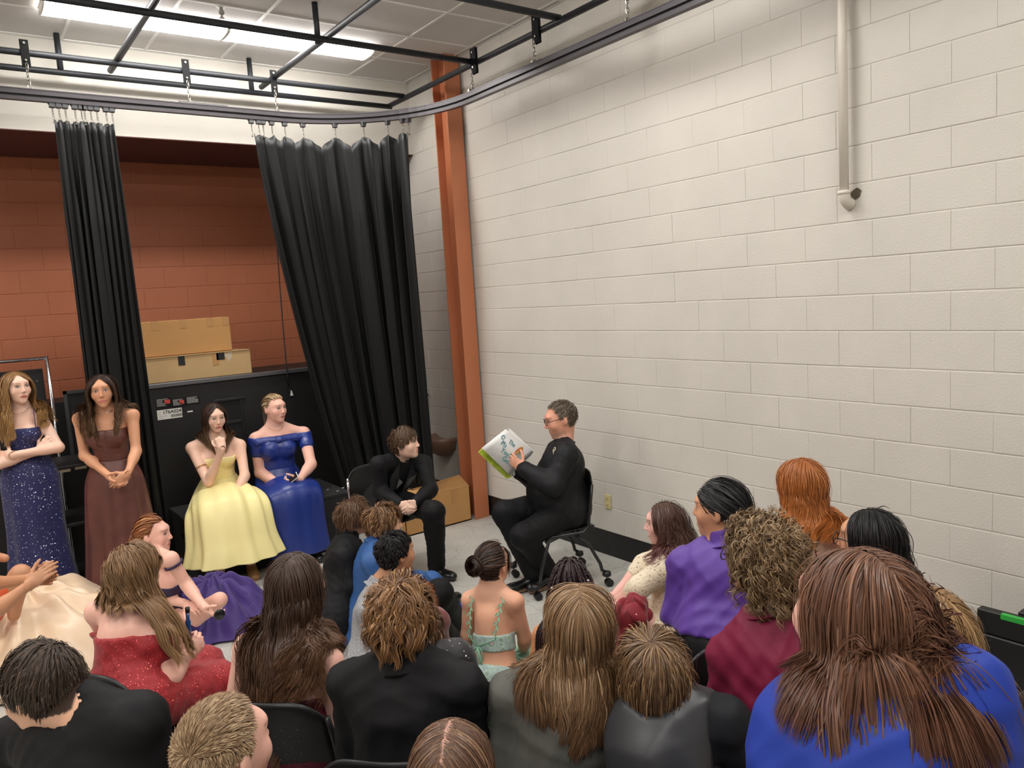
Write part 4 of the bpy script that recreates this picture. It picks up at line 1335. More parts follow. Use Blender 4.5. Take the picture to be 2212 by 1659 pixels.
def loft(rings, nu=72, nv=40, folds=0, famp=0.0, fpow=1.0, seed=0, wob=0.6, cap_top=False, fold_fn=None):
    """rings: list of (centre, axis_a, axis_b) half-axis vectors; smooth between"""
    rs = np.random.RandomState(seed)
    C = np.array([r[0] for r in rings], float); Aa = np.array([r[1] for r in rings], float); B = np.array([r[2] for r in rings], float)
    k = len(rings)
    t = np.linspace(0, k - 1, nv)
    def cr(P):
        i = np.clip(np.floor(t).astype(int), 0, k - 2); u = (t - i)[:, None]
        p0, p1, p2, p3 = P[np.maximum(i - 1, 0)], P[i], P[i + 1], P[np.minimum(i + 2, k - 1)]
        return 0.5 * (2 * p1 + (-p0 + p2) * u + (2 * p0 - 5 * p1 + 4 * p2 - p3) * u ** 2 + (-p0 + 3 * p1 - 3 * p2 + p3) * u ** 3)
    C, Aa, B = cr(C), cr(Aa), cr(B)
    th = np.linspace(0, 2 * PI, nu, endpoint=False)
    p1, p2, p3 = rs.uniform(0, 6.28, 3)
    tt = (t / (k - 1))[:, None]
    fl = np.sin(folds * th[None] + wob * np.sin(2 * th[None] + p1) * 2 + wob * np.sin(3 * tt * 2 + p2)) + 0.5 * np.sin((folds * 1.7) * th[None] // 1 * 0 + round(folds * 1.6) * th[None] + p3 + tt)
    rad = 1 + famp * (tt ** fpow) * fl
    if fold_fn is not None: rad = rad * fold_fn(th[None], tt)
    G = C[:, None] + (np.cos(th)[None] * rad)[..., None] * Aa[:, None] + (np.sin(th)[None] * rad)[..., None] * B[:, None]
    return G
def loft_obj(p, name, G, m, thick=0.004):
    mb = MB().grid(G, closed_u=True)
    o = mb.build(name, m, p, smooth=True)
    if thick:
        s = o.modifiers.new('thick', 'SOLIDIFY'); s.thickness = thick; s.offset = -1
    return o

# ------------------------------------------------------------ hair
def hair_mat(name, rough=0.38, spec=0.5):
    m = mat(name, attr='Col', rough=rough, spec=spec)
    return m
M_HAIR = hair_mat('hair', 0.42, 0.36); M_HAIRM = hair_mat('dark_hair', 0.5, 0.3)
def head_shell(J, off=0.0):
    s = J['hs']
    return J['HC'] + J['HM'] @ A(0, -0.012, 0.024) * s, A(0.080, 0.102, 0.096) * s + off
def colliders(J, e=0.0):
    M = J['TM']
    L = [(J['NB'], J['HC'] + J['HM'] @ A(0, -0.02, -0.05) * J['hs'], 0.062 + e)]
    for s in 'RL':
        L.append((J['NB'] - M[:, 2] * 0.0, J[s + 'S'], 0.058 + e)); L.append((J[s + 'S'], J[s + 'E'], 0.05 + e))
    for dx in (-0.06, 0, 0.06):
        L.append((J['NB'] - M[:, 2] * 0.09 + M[:, 0] * dx, J['PEL'] + M[:, 2] * 0.05 + M[:, 0] * dx, 0.105 + e))
    return L
def hair(p, J, n, length, style='part', color=(0.1, 0.05, 0.03), tip=None, tip_pow=2.0, hi=None, hi_frac=0.0, part=0.0, width=0.004, segs=16, grav=0.25,
         lift=0.008, wave=0.0, wfreq=18.0, wstart=0.25, curl=0.0, cfreq=60.0, clump=0.5, nclump=80, seed=1, crown=(0.0, -0.055, 0.085), body=True, hairline=0.62,
         lenvar=0.25, spread=0.02, m=None, name='hair', shade=0.12, root_filter=None, flow=None, front_len=None, be=0.02, back=0.35, stiff=0.0, extra_col=None, down=A(0, 0, -1), nape=True, face_gap=True, rjit=0.006, hug=0.0, stick=0.6, lenfn=None):
    n = int(n * 1.9); width = width * 0.62
    rs = np.random.RandomState(seed)
    M, C, s = J['HM'], J['HC'], J['hs']
    # roots
    R = []
    tot = 0
    ctr = A(0, -0.012, 0.024); rad = A(0.076, 0.098, 0.092)
    while tot < n:
        u = rs.normal(size=(n * 4, 3)); u /= np.linalg.norm(u, axis=1)[:, None]
        q = ctr + u * rad
        k = scalp_mask(q, hairline) & (q[:, 2] > (-0.03 if style == 'part' else -0.062))
        if root_filter is not None: k &= root_filter(q)
        q = q[k]; R.append(q); tot += len(q)
    q = np.concatenate(R)[:n]
    un = (q - ctr) / rad; un /= np.linalg.norm(un, axis=1)[:, None]
    nl = un / rad; nl /= np.linalg.norm(nl, axis=1)[:, None]        # outward normal, local
    x, y, z = q.T
    sgn = np.where(x + rs.normal(size=n) * rjit * (z < 0.08) > part, 1.0, -1.0)
    if style == 'part':
        top = np.clip((z - 0.0) / 0.09, 0, 1)
        bk_ = 1 - 0.8 * np.clip((-y - 0.03) / 0.05, 0, 1)
        d = np.stack([sgn * (0.25 + 0.9 * top) * bk_, -back * np.ones(n) - 0.2 * (1 - top), -0.55 + 0.0 * z - 0.6 * (1 - top)], 1)
    elif style == 'crown':
        cw = np.array(crown); d = q - cw; d[:, 2] -= 0.02
        a = 0.5; d = d @ np.array([[math.cos(a), math.sin(a), 0], [-math.sin(a), math.cos(a), 0], [0, 0, 1]]).T
    elif style == 'back':
        d = np.stack([0.15 * x / 0.07, -np.ones(n), 0.1 - 0.5 * (1 - np.clip(z / 0.09, 0, 1))], 1)
    elif style == 'forward':
        d = np.stack([0.3 * x / 0.07 + part, np.ones(n) * 0.8 * np.where(y > -0.05, 1, 0.0), -0.5 - 0.8 * (y < -0.05)], 1)
    elif style == 'spike':
        d = nl * 1.2 + np.array([0.1, 0.55, 0.25])
    if flow is not None: d = flow(q, d, sgn)
    d /= np.linalg.norm(d, axis=1)[:, None] + 1e-9
    if style != 'spike':
        d = d - nl * (d * nl).sum(1)[:, None]; d /= np.linalg.norm(d, axis=1)[:, None] + 1e-9
    d = d + rs.normal(size=(n, 3)) * spread * 3
    # to world
    Cs, Rr = head_shell(J)
    pos = Cs + (un * (Rr[None] + 0.0008)) @ M.T; dv = d @ M.T; nv = nl @ M.T
    dv = dv + nv * (0.15 if style == 'spike' else 0.0); dv /= np.linalg.norm(dv, axis=1)[:, None]
    lay = np.abs(rs.normal(size=n)) * lift + 0.002
    Ln = length * (1 - lenvar * rs.uniform(0, 1, n))
    if lenfn is not None: Ln = Ln * lenfn(q)
    if front_len is not None:
        Ln = np.where(y > 0.02, front_len * (1 - lenvar * rs.uniform(0, 1, n)), Ln)
    P = np.zeros((n, segs, 3)); P[:, 0] = pos
    cols = colliders(J, be) if body else []
    st = (Ln / (segs - 1))[:, None]
    nz = rs.normal(size=(n, 3)) * spread
    for i in range(1, segs):
        g = grav * (0.4 + 0.9 * i / segs)
        dv = dv * (1 - g) + down[None] * g + nz * 0.5
        if hug:
            hz = np.clip((J['HC'][2] + 0.02 - P[:, i - 1, 2]) / 0.06, 0, 1)[:, None]
            to = (J['NB'] * 0.5 + J['HC'] * 0.5)[None] - P[:, i - 1]; to[:, 2] = 0
            dv = dv + hug * hz * to / 0.1
        dv /= np.linalg.norm(dv, axis=1)[:, None] + 1e-9
        pp = P[:, i - 1] + dv * st
        # head
        lq = (pp - Cs) @ M
        rr = Rr[None] + lay[:, None] * min(1.0, 3.5 * i / segs)
        k = np.linalg.norm(lq / rr, axis=1)
        ins = k < 1
        lq[ins] = lq[ins] / k[ins][:, None]
        if stick:          # hair lies on the skull until it passes the ears
            out = (k > 1) & (lq[:, 2] > -0.045 * s)
            wk = stick * np.clip((lq[:, 2] + 0.045 * s) / (0.05 * s), 0, 1)
            lq = np.where(out[:, None], lq * (1 - wk * (1 - 1 / np.maximum(k, 1)))[:, None], lq)
            ins = ins | out
        if face_gap:      # keep the face free
            jw = (pp - C) @ M / s
            f = (jw[:, 1] > 0.03) & (jw[:, 2] < 0.06) & (np.abs(jw[:, 0]) < 0.072) & (jw[:, 2] > -0.16)
            lq[f, 0] = np.where(lq[f, 0] >= 0, 1, -1) * 0.074 * s
        pp = np.where((ins | (f if face_gap else ins))[:, None], Cs + lq @ M.T, pp)
        for a, b, r in cols:
            ba = b - a; t = np.clip(((pp - a) @ ba) / (ba @ ba), 0, 1)
            cl = a + t[:, None] * ba; dd = pp - cl; dn = np.linalg.norm(dd, axis=1)
            rr_ = r + lay * 0.8
            ii = dn < rr_
            pp[ii] = cl[ii] + dd[ii] / (dn[ii][:, None] + 1e-9) * rr_[ii][:, None]
        dv = pp - P[:, i - 1]; dv /= np.linalg.norm(dv, axis=1)[:, None] + 1e-9
        pp = P[:, i - 1] + dv * st
        P[:, i] = pp
    T = np.linspace(0, 1, segs)
    # locks
    if clump > 0 and nclump:
        gi = rs.choice(n, min(nclump, n), replace=False)
        fe = np.concatenate([P[:, 0], P[:, segs // 2] * 0.6], 1)
        asg = np.array([], int)
        asg = np.concatenate([np.argmin(((fe[i:i + 500, None] - fe[gi][None]) ** 2).sum(2), 1) for i in range(0, n, 500)])
        wgt = (clump * np.clip((T - 0.15) / 0.85, 0, 1) ** 0.8)[None, :, None]
        base = P[gi][asg]
        P = P * (1 - wgt) + base * wgt
        phc = rs.uniform(0, 2 * PI, len(gi))[asg]; fc = rs.uniform(0.8, 1.2, len(gi))[asg]
    else:
        phc = rs.uniform(0, 2 * PI, n); fc = rs.uniform(0.8, 1.2, n)
    if wave or curl:
        Tn = np.gradient(P, axis=1); Tn /= np.linalg.norm(Tn, axis=2)[..., None] + 1e-9
        o = P - Cs; 
        n1 = np.cross(Tn, o); n1 /= np.linalg.norm(n1, axis=2)[..., None] + 1e-9
        n2 = np.cross(Tn, n1)
        S = T[None] * Ln[:, None]
        ramp = np.clip((T - wstart) / 0.3, 0, 1)[None]
        if wave:
            ph = S * wfreq * fc[:, None] + phc[:, None]
            P = P + n1 * (wave * ramp * np.sin(ph))[..., None] - n2 * (0.5 * wave * ramp * np.cos(ph))[..., None]
        if curl:
            ph = S * cfreq * fc[:, None] + phc[:, None]
            rp = np.clip((T - 0.05) / 0.2, 0, 1)[None]
            P = P + n1 * (curl * rp * np.sin(ph))[..., None] + n2 * (curl * rp * np.cos(ph))[..., None]
    return hair_mesh(p, P, J, width, color, tip, tip_pow, hi, hi_frac, shade, rs, m or (M_HAIRM if max(color) < 0.05 else M_HAIR), name, extra_col)
def hair_mesh(p, P, J, width, color, tip, tip_pow, hi, hi_frac, shade, rs, m, name, extra_col=None):
    n, segs = P.shape[:2]
    T = np.linspace(0, 1, segs)
    Tn = np.gradient(P, axis=1); Tn /= np.linalg.norm(Tn, axis=2)[..., None] + 1e-9
    Cx = np.repeat(J['HC'][None, None], n, 0).repeat(segs, 1).copy()
    low = P[..., 2] < J['HC'][2] - 0.08
    Cx[..., 2] = np.where(low, P[..., 2], Cx[..., 2])
    Cx[..., :2] = np.where(low[..., None], J['NB'][None, None, :2] + J['f'][None, None, :2] * 0.02, Cx[..., :2])
    O = P - Cx; O /= np.linalg.norm(O, axis=2)[..., None] + 1e-9
    rot = rs.normal(size=(n, 1, 1)) * 0.28
    Sd = np.cross(Tn, O); Sd /= np.linalg.norm(Sd, axis=2)[..., None] + 1e-9
    On = np.cross(Sd, Tn)
    Sd, On = Sd * np.cos(rot) + On * np.sin(rot), On * np.cos(rot) - Sd * np.sin(rot)
    w = width * (0.55 + 0.45 * np.clip(T / 0.15, 0, 1)) * (1 - 0.75 * np.clip((T - 0.7) / 0.3, 0, 1)) 
    w = w[None, :, None] * rs.uniform(0.6, 1.3, n)[:, None, None]
    V = np.stack([P - Sd * w, P + Sd * w], 2)          # n,segs,2,3
    id_ = np.arange(n * segs * 2).reshape(n, segs, 2)
    F = []
    for a in (0,):
        F.append(np.stack([id_[:, :-1, a], id_[:, :-1, a + 1], id_[:, 1:, a + 1], id_[:, 1:, a]], -1).reshape(-1, 4))
    F = np.concatenate(F)
    col = np.repeat(np.array(color, float)[None, None], n, 0).repeat(segs, 1)
    if hi is not None:
        k = rs.uniform(size=n) < hi_frac
        col[k] = np.array(hi)
    if tip is not None:
        wt = (T ** tip_pow)[None, :, None]
        wt = np.clip(wt * rs.uniform(0.5, 1.4, n)[:, None, None], 0, 1)
        col = col * (1 - wt) + np.array(tip) * wt
    col = col * np.exp(rs.normal(size=(n, 1, 1)) * shade)
    if extra_col is not None: col = extra_col(P, col)
    col = np.repeat(col[:, :, None], 2, 2).reshape(-1, 3)
    return link_mesh(name, V.reshape(-1, 3), F, m, p, True, np.clip(col, 0, 1))
def slick(p, J, n, tie, color, lift=0.006, width=0.004, segs=12, seed=2, hi=None, hi_frac=0, shade=0.16, hairline=0.62, m=None, name='hair', flow_low=0.0, tail=None):
    """hair combed over the skull to a tie point (head-local)"""
    rs = np.random.RandomState(seed)
    M, C, s = J['HM'], J['HC'], J['hs']
    ctr = A(0, -0.012, 0.024); rad = A(0.078, 0.100, 0.094)
    R = []; tot = 0
    while tot < n:
        u = rs.normal(size=(n * 4, 3)); u /= np.linalg.norm(u, axis=1)[:, None]
        q = ctr + u * rad; k = scalp_mask(q, hairline) & (q[:, 2] > -0.064); R.append(q[k]); tot += k.sum()
    q = np.concatenate(R)[:n]
    un = (q - ctr) / rad; tq = (np.array(tie) - ctr) / rad
    tl = np.linalg.norm(tq); tq = tq / tl
    T = np.linspace(0, 1, segs)
    w = un[:, None] * (1 - T)[None, :, None] + (tq[None] + rs.normal(size=(n, 3)) * 0.07)[:, None] * T[None, :, None]
    w[..., 2] -= flow_low * np.sin(PI * T)[None]
    w /= np.linalg.norm(w, axis=2)[..., None]
    lay = 1 + (np.abs(rs.normal(size=n)) * lift + 0.002)[:, None, None] / 0.09
    lay = lay * (1 + (tl - 1) * (T ** 6)[None, :, None])
    P = C + ((ctr + w * rad * lay) @ M.T) * s
    return hair_mesh(p, P, J, width, color, None, 1, hi, hi_frac, shade, rs, m or (M_HAIRM if max(color) < 0.05 else M_HAIR), name)
def coil_bun(p, J, c, r, color, n=260, seed=3, width=0.004, name='hair_bun', axis=A(0, -1, 0.2), squash=0.75):
    rs = np.random.RandomState(seed)
    M, C, s = J['HM'], J['HC'], J['hs']
    a, b, d = frame_of(np.asarray(axis, float))
    segs = 22
    T = np.linspace(0, 1, segs)
    th0 = rs.uniform(0, 6.28, n); ph0 = rs.uniform(0, 6.28, n); rr = rs.uniform(0.3, 1, n)
    th = th0[:, None] + T[None] * rs.uniform(1.5, 3.4, n)[:, None]
    ph = ph0[:, None] + T[None] * rs.uniform(0.5, 2.5, n)[:, None]
    R1 = r * 0.58; R2 = r * 0.42 * rs.uniform(0.75, 1.08, n)[:, None]
    rad = R1 + R2 * np.cos(ph)
    P = np.asarray(c)[None, None] + (rad * np.cos(th))[..., None] * a + (rad * np.sin(th))[..., None] * b + (R2 * np.sin(ph) * squash / 0.75)[..., None] * d
    P = C + (P @ M.T) * s
    J2 = dict(J); J2['HC'] = C + M @ np.asarray(c) * s
    return hair_mesh(p, P, J2, width, color, None, 1, None, 0, 0.3, rs, M_HAIR, name)
def person(label, loc, group=None):
    return thing('person', label, 'person', (loc[0], loc[1], 0.0), group)
# ============================================================ outfits, chairs
def base(label, px, py, dep, yaw, **k):
    J = skel(W(px, py, dep), yaw, **k)
    p = person(label, J['PEL'])
    return p, J
def setp(J, **kw):
    for k, v in kw.items():
        J[k] = W(v[0], v[1], depth_of(J[k]) + (v[2] if len(v) > 2 else 0))
    return torso_frame(J)
def bodyF(J, fem=True, g=1.0, arms=True, legs=False, foot=False, e=0.0, aw=1.0, lw=1.0, nw=1.0, bust=1.0, fat=1.0):
    F = Field(); torso(F, J, e, g, fem, bust); neck(F, J, w=nw)
    if arms:
        for s in 'RL': arm(F, J, s, w=aw)
    if legs:
        for s in 'RL': leg(F, J, s, w=lw, foot=foot)
    head(F, J, fem, fat)
    return F
def coat(p, J, m, name='jacket', e=0.02, g=1.0, aw=1.12, upto=0.94, wr=0.005, seed=0, h=0.013, neckr=0.066, hem=True, freq=1.0, fem=False, colors=None, ae=0.012, drop=0.0, low=None):
    F = Field(); torso(F, J, e, g, fem, 0.9)
    M = J['TM']
    if hem:
        F.ell(J['PEL'] + M[:, 2] * 0.02, A(0.195, 0.155, 0.16) * g + e * 0.4, M, 0.06)
    for s in 'RL':
        arm(F, J, s, ae, aw, upto, 0.03)
        F.ell(J[s + 'S'] + M[:, 2] * 0.006, A(0.06, 0.058, 0.05) + e * 0.4, M, 0.03)
    if low is not None: F.cut(-M[:, 2], J['PEL'] + M[:, 2] * low)
    F.cap(J['NB'] + UP * 0.015 + J['f'] * 0.012, J['HC'], neckr, neckr + 0.012, 0.012, 0, -1)
    return cloth(p, name, F, m, h, wr, freq, seed, 1, colors)
def collar(p, J, m, r=0.066, hgt=0.038, fall=0.014, name='collar', drop=0.0):
    c = J['NB'] + UP * (0.018 - drop) + J['f'] * 0.004
    nx = nrm(J['HC'] - J['NB'] - J['f'] * 0.02); a = nrm(J['r'] - nx * (J['r'] @ nx)); b = np.cross(nx, a)
    b = nrm(b * 0.96 - nx * 0.22 * np.sign((b @ J['f']) + 1e-9))
    rg = [(c - nx * fall, a * (r + 0.03), b * (r + 0.022)), (c + nx * 0.0, a * (r + 0.012), b * (r + 0.008)), (c + nx * hgt, a * (r + 0.002), b * (r + 0.0)),
          (c + nx * (hgt + 0.003), a * (r - 0.004), b * (r - 0.006)), (c + nx * 0.0, a * (r - 0.002), b * (r - 0.002))]
    return loft_obj(p, name, loft(rg, 40, 18), m, 0.004)
def trousers(p, J, m, e=0.022, g=1.0, seed=5, h=0.015, lw=1.05, wr=0.005, cuff=0.05):
    F = Field(); M = J['TM']
    F.ell(J['PEL'] - UP * 0.005, A(0.165, 0.14, 0.12) * g + e, M, 0.06)
    for s in 'RL':
        leg(F, J, s, e, lw, False, 0.04, cuff)
    return cloth(p, 'trousers', F, m, h, wr, 1.0, seed)
def shoe(p, J, s, m, sole=None, heel=0.0, L=0.27, name='shoe'):
    d = foot_dir(J, s); d = nrm(A(d[0], d[1], 0)); An = J[s + 'A'].copy()
    r = A(d[1], -d[0], 0)
    bz = An[2] - 0.09
    b0 = A(An[0], An[1], bz) - d * 0.065
    F = Field()
    F.cap(b0 + UP * 0.055 + d * 0.02, b0 + UP * 0.05 + d * 0.1, 0.038, 0.036, 0.02)
    F.cap(b0 + UP * 0.045 + d * 0.1, b0 + UP * 0.036 + d * (L - 0.04), 0.037, 0.03, 0.03)
    F.ell(b0 + UP * 0.036 + d * (L - 0.075), A(0.046, 0.075, 0.033), np.stack([r, d, UP], 1), 0.02)
    F.cap(b0 + UP * 0.05 + d * 0.045, An + UP * 0.005, 0.038, 0.036, 0.02)
    F.cut(-UP, b0 + UP * 0.014)
    o = cloth(p, name, F, m, 0.009, 0.0)
    mb = MB(); n = 20
    ring = []
    for t in np.linspace(0, 2 * PI, n, endpoint=False):
        y = L / 2 - 0.015 + (L / 2 - 0.0) * math.cos(t); w = 0.043 * (1 - 0.25 * (math.cos(t) < -0.2)) * (abs(math.sin(t)) ** 0.7) * np.sign(math.sin(t))
        ring.append(b0 + d * y + r * w)
    ring = np.array(ring)
    V = np.concatenate([ring + UP * 0.001, ring + UP * 0.018])
    mb.add(V, [tuple(range(n))[::-1], tuple(range(n, 2 * n))] + [(i, (i + 1) % n, n + (i + 1) % n, n + i) for i in range(n)])
    so = mb.build('sole', sole or m, o); so.location = (0, 0, 0) if o.parent is None else so.location
    return o
def mound(p, name, c, rx, ry, H, m, yaw=0.0, folds=9, amp=0.05, seed=0, nr=34, nt=110, power=1.4, z0=0.01, off=(0, 0)):
    rs = np.random.RandomState(seed)
    f, r = yawv(yaw)
    R = np.linspace(0, 1, nr)[:, None]; T = np.linspace(0, 2 * PI, nt, endpoint=False)[None]
    p1, p2, p3, p4 = rs.uniform(0, 6.28, 4)
    out = 1 + 0.09 * np.sin(3 * T + p1) + 0.06 * np.sin(5 * T + p2) + 0.03 * np.sin(11 * T + p3)
    z = H * (1 - R ** 2) ** power
    w = np.sin(folds * T + 1.6 * np.sin(2 * T + p1) + 2.5 * R + p2) + 0.6 * np.sin(round(folds * 1.7) * T + p3 - 3 * R)
    z = z + amp * w * np.sin(PI * np.clip(R, 0, 1)) * (0.4 + 0.6 * R) + amp * 0.4 * np.sin(7 * R * 3 + 2 * T + p4) * (1 - R)
    z = np.maximum(z, 0.004) + z0
    sx = off[0] * (1 - R); sy = off[1] * (1 - R)
    X = rx * R * out * np.cos(T) + sx; Y = ry * R * out * np.sin(T) + sy
    G = np.asarray(c)[None, None] * A(1, 1, 0) + X[..., None] * r + Y[..., None] * f + z[..., None] * UP
    return loft_obj(p, name, G, m, 0.003)

# ---- stacking chair: black plastic shell on a tube frame
M_SHELL = mat('black_chair_shell', srgb(21, 21, 22), rough=0.38, spec=0.5, bump=0.04, bscale=250)
M_CHFR = mat('black_chair_frame', srgb(30, 30, 31), rough=0.35, spec=0.5)
M_PERF = mat('light_through_holes', srgb(86, 84, 82), rough=0.6)  # flat discs; the light seen through the holes is put into this grey
_chair = {}
def shell_grid(back):
    nu, nv = 19, 15
    G = np.zeros((nv, nu, 3))
    for i in range(nv):
        v = i / (nv - 1)
        for j in range(nu):
            u = -1 + 2 * j / (nu - 1)
            sq = 1 - 0.16 * max(0, (v - 0.78) / 0.22) ** 2 - 0.05 * max(0, (0.2 - v) / 0.2) ** 2
            ue = np.sign(u) * abs(u) ** 1.0
            if back:
                x = 0.232 * ue * sq
                z = 0.50 + 0.335 * v - 0.045 * (abs(u) ** 5) * max(0, (v - 0.6) / 0.4)
                y = -0.20 - 0.07 * v + 0.05 * u * u - 0.015 * math.sin(PI * v)
            else:
                x = 0.228 * ue * (1 - 0.10 * max(0, (v - 0.75) / 0.25) ** 2)
                y = -0.215 + 0.43 * v
                z = 0.455 + 0.012 * u * u - 0.012 * math.sin(PI * v) - 0.03 * max(0, (v - 0.85) / 0.15) ** 2
            G[i, j] = (x, y, z)
    return G
def chair(label, loc, yaw, rolling=False, chrome=False, dz=0.0):
    t = thing('rolling_chair' if rolling else 'stacking_chair', label, 'chair', (loc[0], loc[1], 0), 'black shell chairs')
    t.rotation_euler = (0, 0, -math.radians(yaw))
    key = (rolling, chrome)
    if key in _chair:
        for ch in _chair[key].children:
            c = ch.copy(); COL.objects.link(c); c.parent = t
        return t
    _chair[key] = t
    def put(mb, name, m, smooth=True, solid=0):
        o = mb.build(name, m, None, smooth); o.parent = t
        if solid:
            s = o.modifiers.new('thick', 'SOLIDIFY'); s.thickness = solid
        return o
    Gb, Gs = shell_grid(True), shell_grid(False)
    put(MB().grid(Gb), 'backrest', M_SHELL, True, 0.008)
    put(MB().grid(Gs), 'seat', M_SHELL, True, 0.008)
    pf = MB()
    for i in range(3, 11):
        for j in range(4, 15):
            if (i + j) % 2: continue
            c = Gb[i, j] + A(0, -0.0065, 0)
            pf.add([c + A(0.0022 * math.cos(k * PI / 3), 0, 0.0022 * math.sin(k * PI / 3)) for k in range(6)], [tuple(range(6))])
    o = put(pf, 'perforation', M_PERF); o['kind'] = 'stuff'
    fm = M_CHROME if chrome else M_CHFR
    for sx in (-1, 1):
        x = 0.236 * sx
        put(MB().tube([(x * 0.95, -0.212, 0.765), (x * 0.985, -0.196, 0.68), (x, -0.172, 0.54), (x, -0.165, 0.47), (x, -0.12, 0.43), (x, 0.12, 0.43), (x * 0.98, 0.175, 0.40)], 0.0115, 10), 'side_rail', fm)
        if rolling:
            put(MB().tube([(x, 0.06, 0.43), (x, 0.15, 0.40), (x * 1.03, 0.215, 0.22), (x * 1.05, 0.235, 0.13), (x * 1.05, 0.27, 0.105)], 0.0125, 10), 'leg', fm)
            put(MB().tube([(x * 0.8, -0.05, 0.43), (x, -0.16, 0.33), (x * 1.05, -0.235, 0.18), (x * 1.06, -0.245, 0.13), (x * 1.06, -0.28, 0.105)], 0.0125, 10), 'leg', fm)
            for y in (0.272, -0.282):
                cs = put(MB().lathe([(0.01, 0.118), (0.03, 0.112), (0.033, 0.085), (0.014, 0.072)], (x * 1.05, y, 0), 12), 'caster', M_BLKPLAS)
                wh = MB()
                for dx in (-0.014, 0.014):
                    wh.lathe([(0.02, dx - 0.011), (0.028, dx - 0.009), (0.028, dx + 0.009), (0.02, dx + 0.011)], (x * 1.05, y - 0.015, 0.0285), 16, axis=0)
                w_ = wh.build('wheel', M_BLKPLAS, None); w_.parent = t
        else:
            put(MB().tube([(x * 0.98, 0.175, 0.40), (x, 0.19, 0.36), (x * 1.04, 0.225, 0.012)], 0.0115, 10), 'leg', fm)
            put(MB().tube([(x, -0.10, 0.43), (x, -0.17, 0.34), (x * 1.04, -0.25, 0.012)], 0.0115, 10), 'leg', fm)
            for y in (0.225, -0.25):
                put(MB().lathe([(0.017, 0.0), (0.017, 0.018), (0.013, 0.022)], (x * 1.04, y, 0), 10), 'foot_glide', M_BLKPLAS)
    put(MB().tube([(-0.236, -0.1, 0.43), (0.236, -0.1, 0.43)], 0.0105, 10), 'cross_bar', fm)
    put(MB().tube([(-0.236, 0.12, 0.425), (0.236, 0.12, 0.425)], 0.0105, 10), 'cross_bar', fm)
    return t
def chair_for(J, label, **k):
    p = J['PEL'] + J['f'] * k.pop('fwd', 0.06)
    return chair(label, p, math.degrees(math.atan2(J['f'][0], J['f'][1])), **k)

M_SUIT = mat('black_suiting', srgb(20, 20, 22), rough=0.7, spec=0.22, bump=0.12, bscale=500, var=0.08, vscale=8)
M_TROUS = mat('black_trouser_cloth', srgb(18, 18, 20), rough=0.7, spec=0.22, bump=0.1, bscale=400)
M_BSHOE = mat('polished_black_leather', srgb(16, 16, 17), rough=0.28, spec=0.6)
M_SILVER = mat('silver_jewellery', srgb(200, 196, 190), rough=0.2, metal=1.0)
M_GOLD = mat('gold_jewellery', srgb(212, 170, 100), rough=0.25, metal=1.0)
def necklace(p, J, m=None, drop=0.055, r=0.0016, rad=0.068):
    c = J['NB'] + UP * 0.035 + J['f'] * 0.015
    pts = []
    for a in np.linspace(0, 2 * PI, 40):
        fwd = math.cos(a); z = -drop * (0.5 + 0.5 * fwd) ** 2 * 1.1 
        pts.append(c + J['f'] * (rad * fwd * (1.15 if fwd > 0 else 1)) + J['r'] * rad * math.sin(a) + UP * (z + 0.012 * (fwd < 0)))
    return MB().tube(np.array(pts), r, 5).build('necklace', m or M_SILVER, p, smooth=True)
def earring(p, J, sg, m=None, drop=0.03):
    q = J['HC'] + J['HM'] @ A(sg * 0.083, -0.006, -0.04) * J['hs']
    return MB().tube([q, q - UP * drop * 0.5, q - UP * drop], [0.0035, 0.0025, 0.005], 6).build('earring', m or M_SILVER, p, smooth=True)
# ============================================================ the people
H_DKBR = srgb(58, 40, 32); H_BR = srgb(92, 66, 48); H_LTBR = srgb(128, 98, 70); H_BLACK = srgb(22, 21, 22); H_GOLD = srgb(150, 112, 72); H_GING = srgb(168, 92, 44); H_AUB = srgb(104, 62, 44)

def front_flow(q, d, sg):
    k = (np.abs(q[:, 0]) > 0.03) | (q[:, 1] > 0.0)
    d = d.copy(); d[k, 1] += 0.22
    return d

def short_sides(q):
    return 0.42 + 0.58 * np.clip((q[:, 2] - 0.01) / 0.05, 0, 1)

# ---- P1: navy sparkle gown, arms crossed
M_NAVY = sequin('navy_sequin_cloth', srgb(26, 30, 84), srgb(210, 218, 240), 62, rough=0.3, radius=0.26, dens=0.8)
p, J = base('standing woman in a navy sparkly gown with crossed arms and long wavy hair', 30, 799, 5.6, 196, hyaw=160, hpitch=-2, mode='stand', lean=1, sh=0.16)
setp(J, LS=(85, 897), RS=(-24, 905))
setp(J, LE=(127, 967, -0.02), RE=(-8, 1005, -0.02))
setp(J, LW=(26, 983, -0.20), RW=(88, 972, -0.06))
J['LW'] = W(26, 983, depth_of(J['LS']) - 0.20); J['RW'] = W(84, 975, depth_of(J['LS']) - 0.10)
J['LE'] = W(127, 967, depth_of(J['LS']) - 0.07); J['RE'] = W(-6, 1004, depth_of(J['RS']) - 0.10)
F = bodyF(J, True, 0.95, aw=0.95)
hand(F, J, 'R', W(104, 950, depth_of(J['LS']) - 0.10) - J['RW'], CF, curl=(25, 35, 25))
hand(F, J, 'L', W(0, 985, depth_of(J['LS']) - 0.17) - J['LW'], CF, curl=(15, 15, 10))
finish_body(p, J, F, SK_FAIR, H_GOLD, h=0.011)
G = Field(); torso(G, J, 0.007, 0.95); G.cut(J['TM'][:, 2], W(52, 922, depth_of(J['NB'])))
cloth(p, 'bodice', G, M_NAVY, 0.010, 0.002)
P, f, r = J['PEL'], J['f'], J['r']
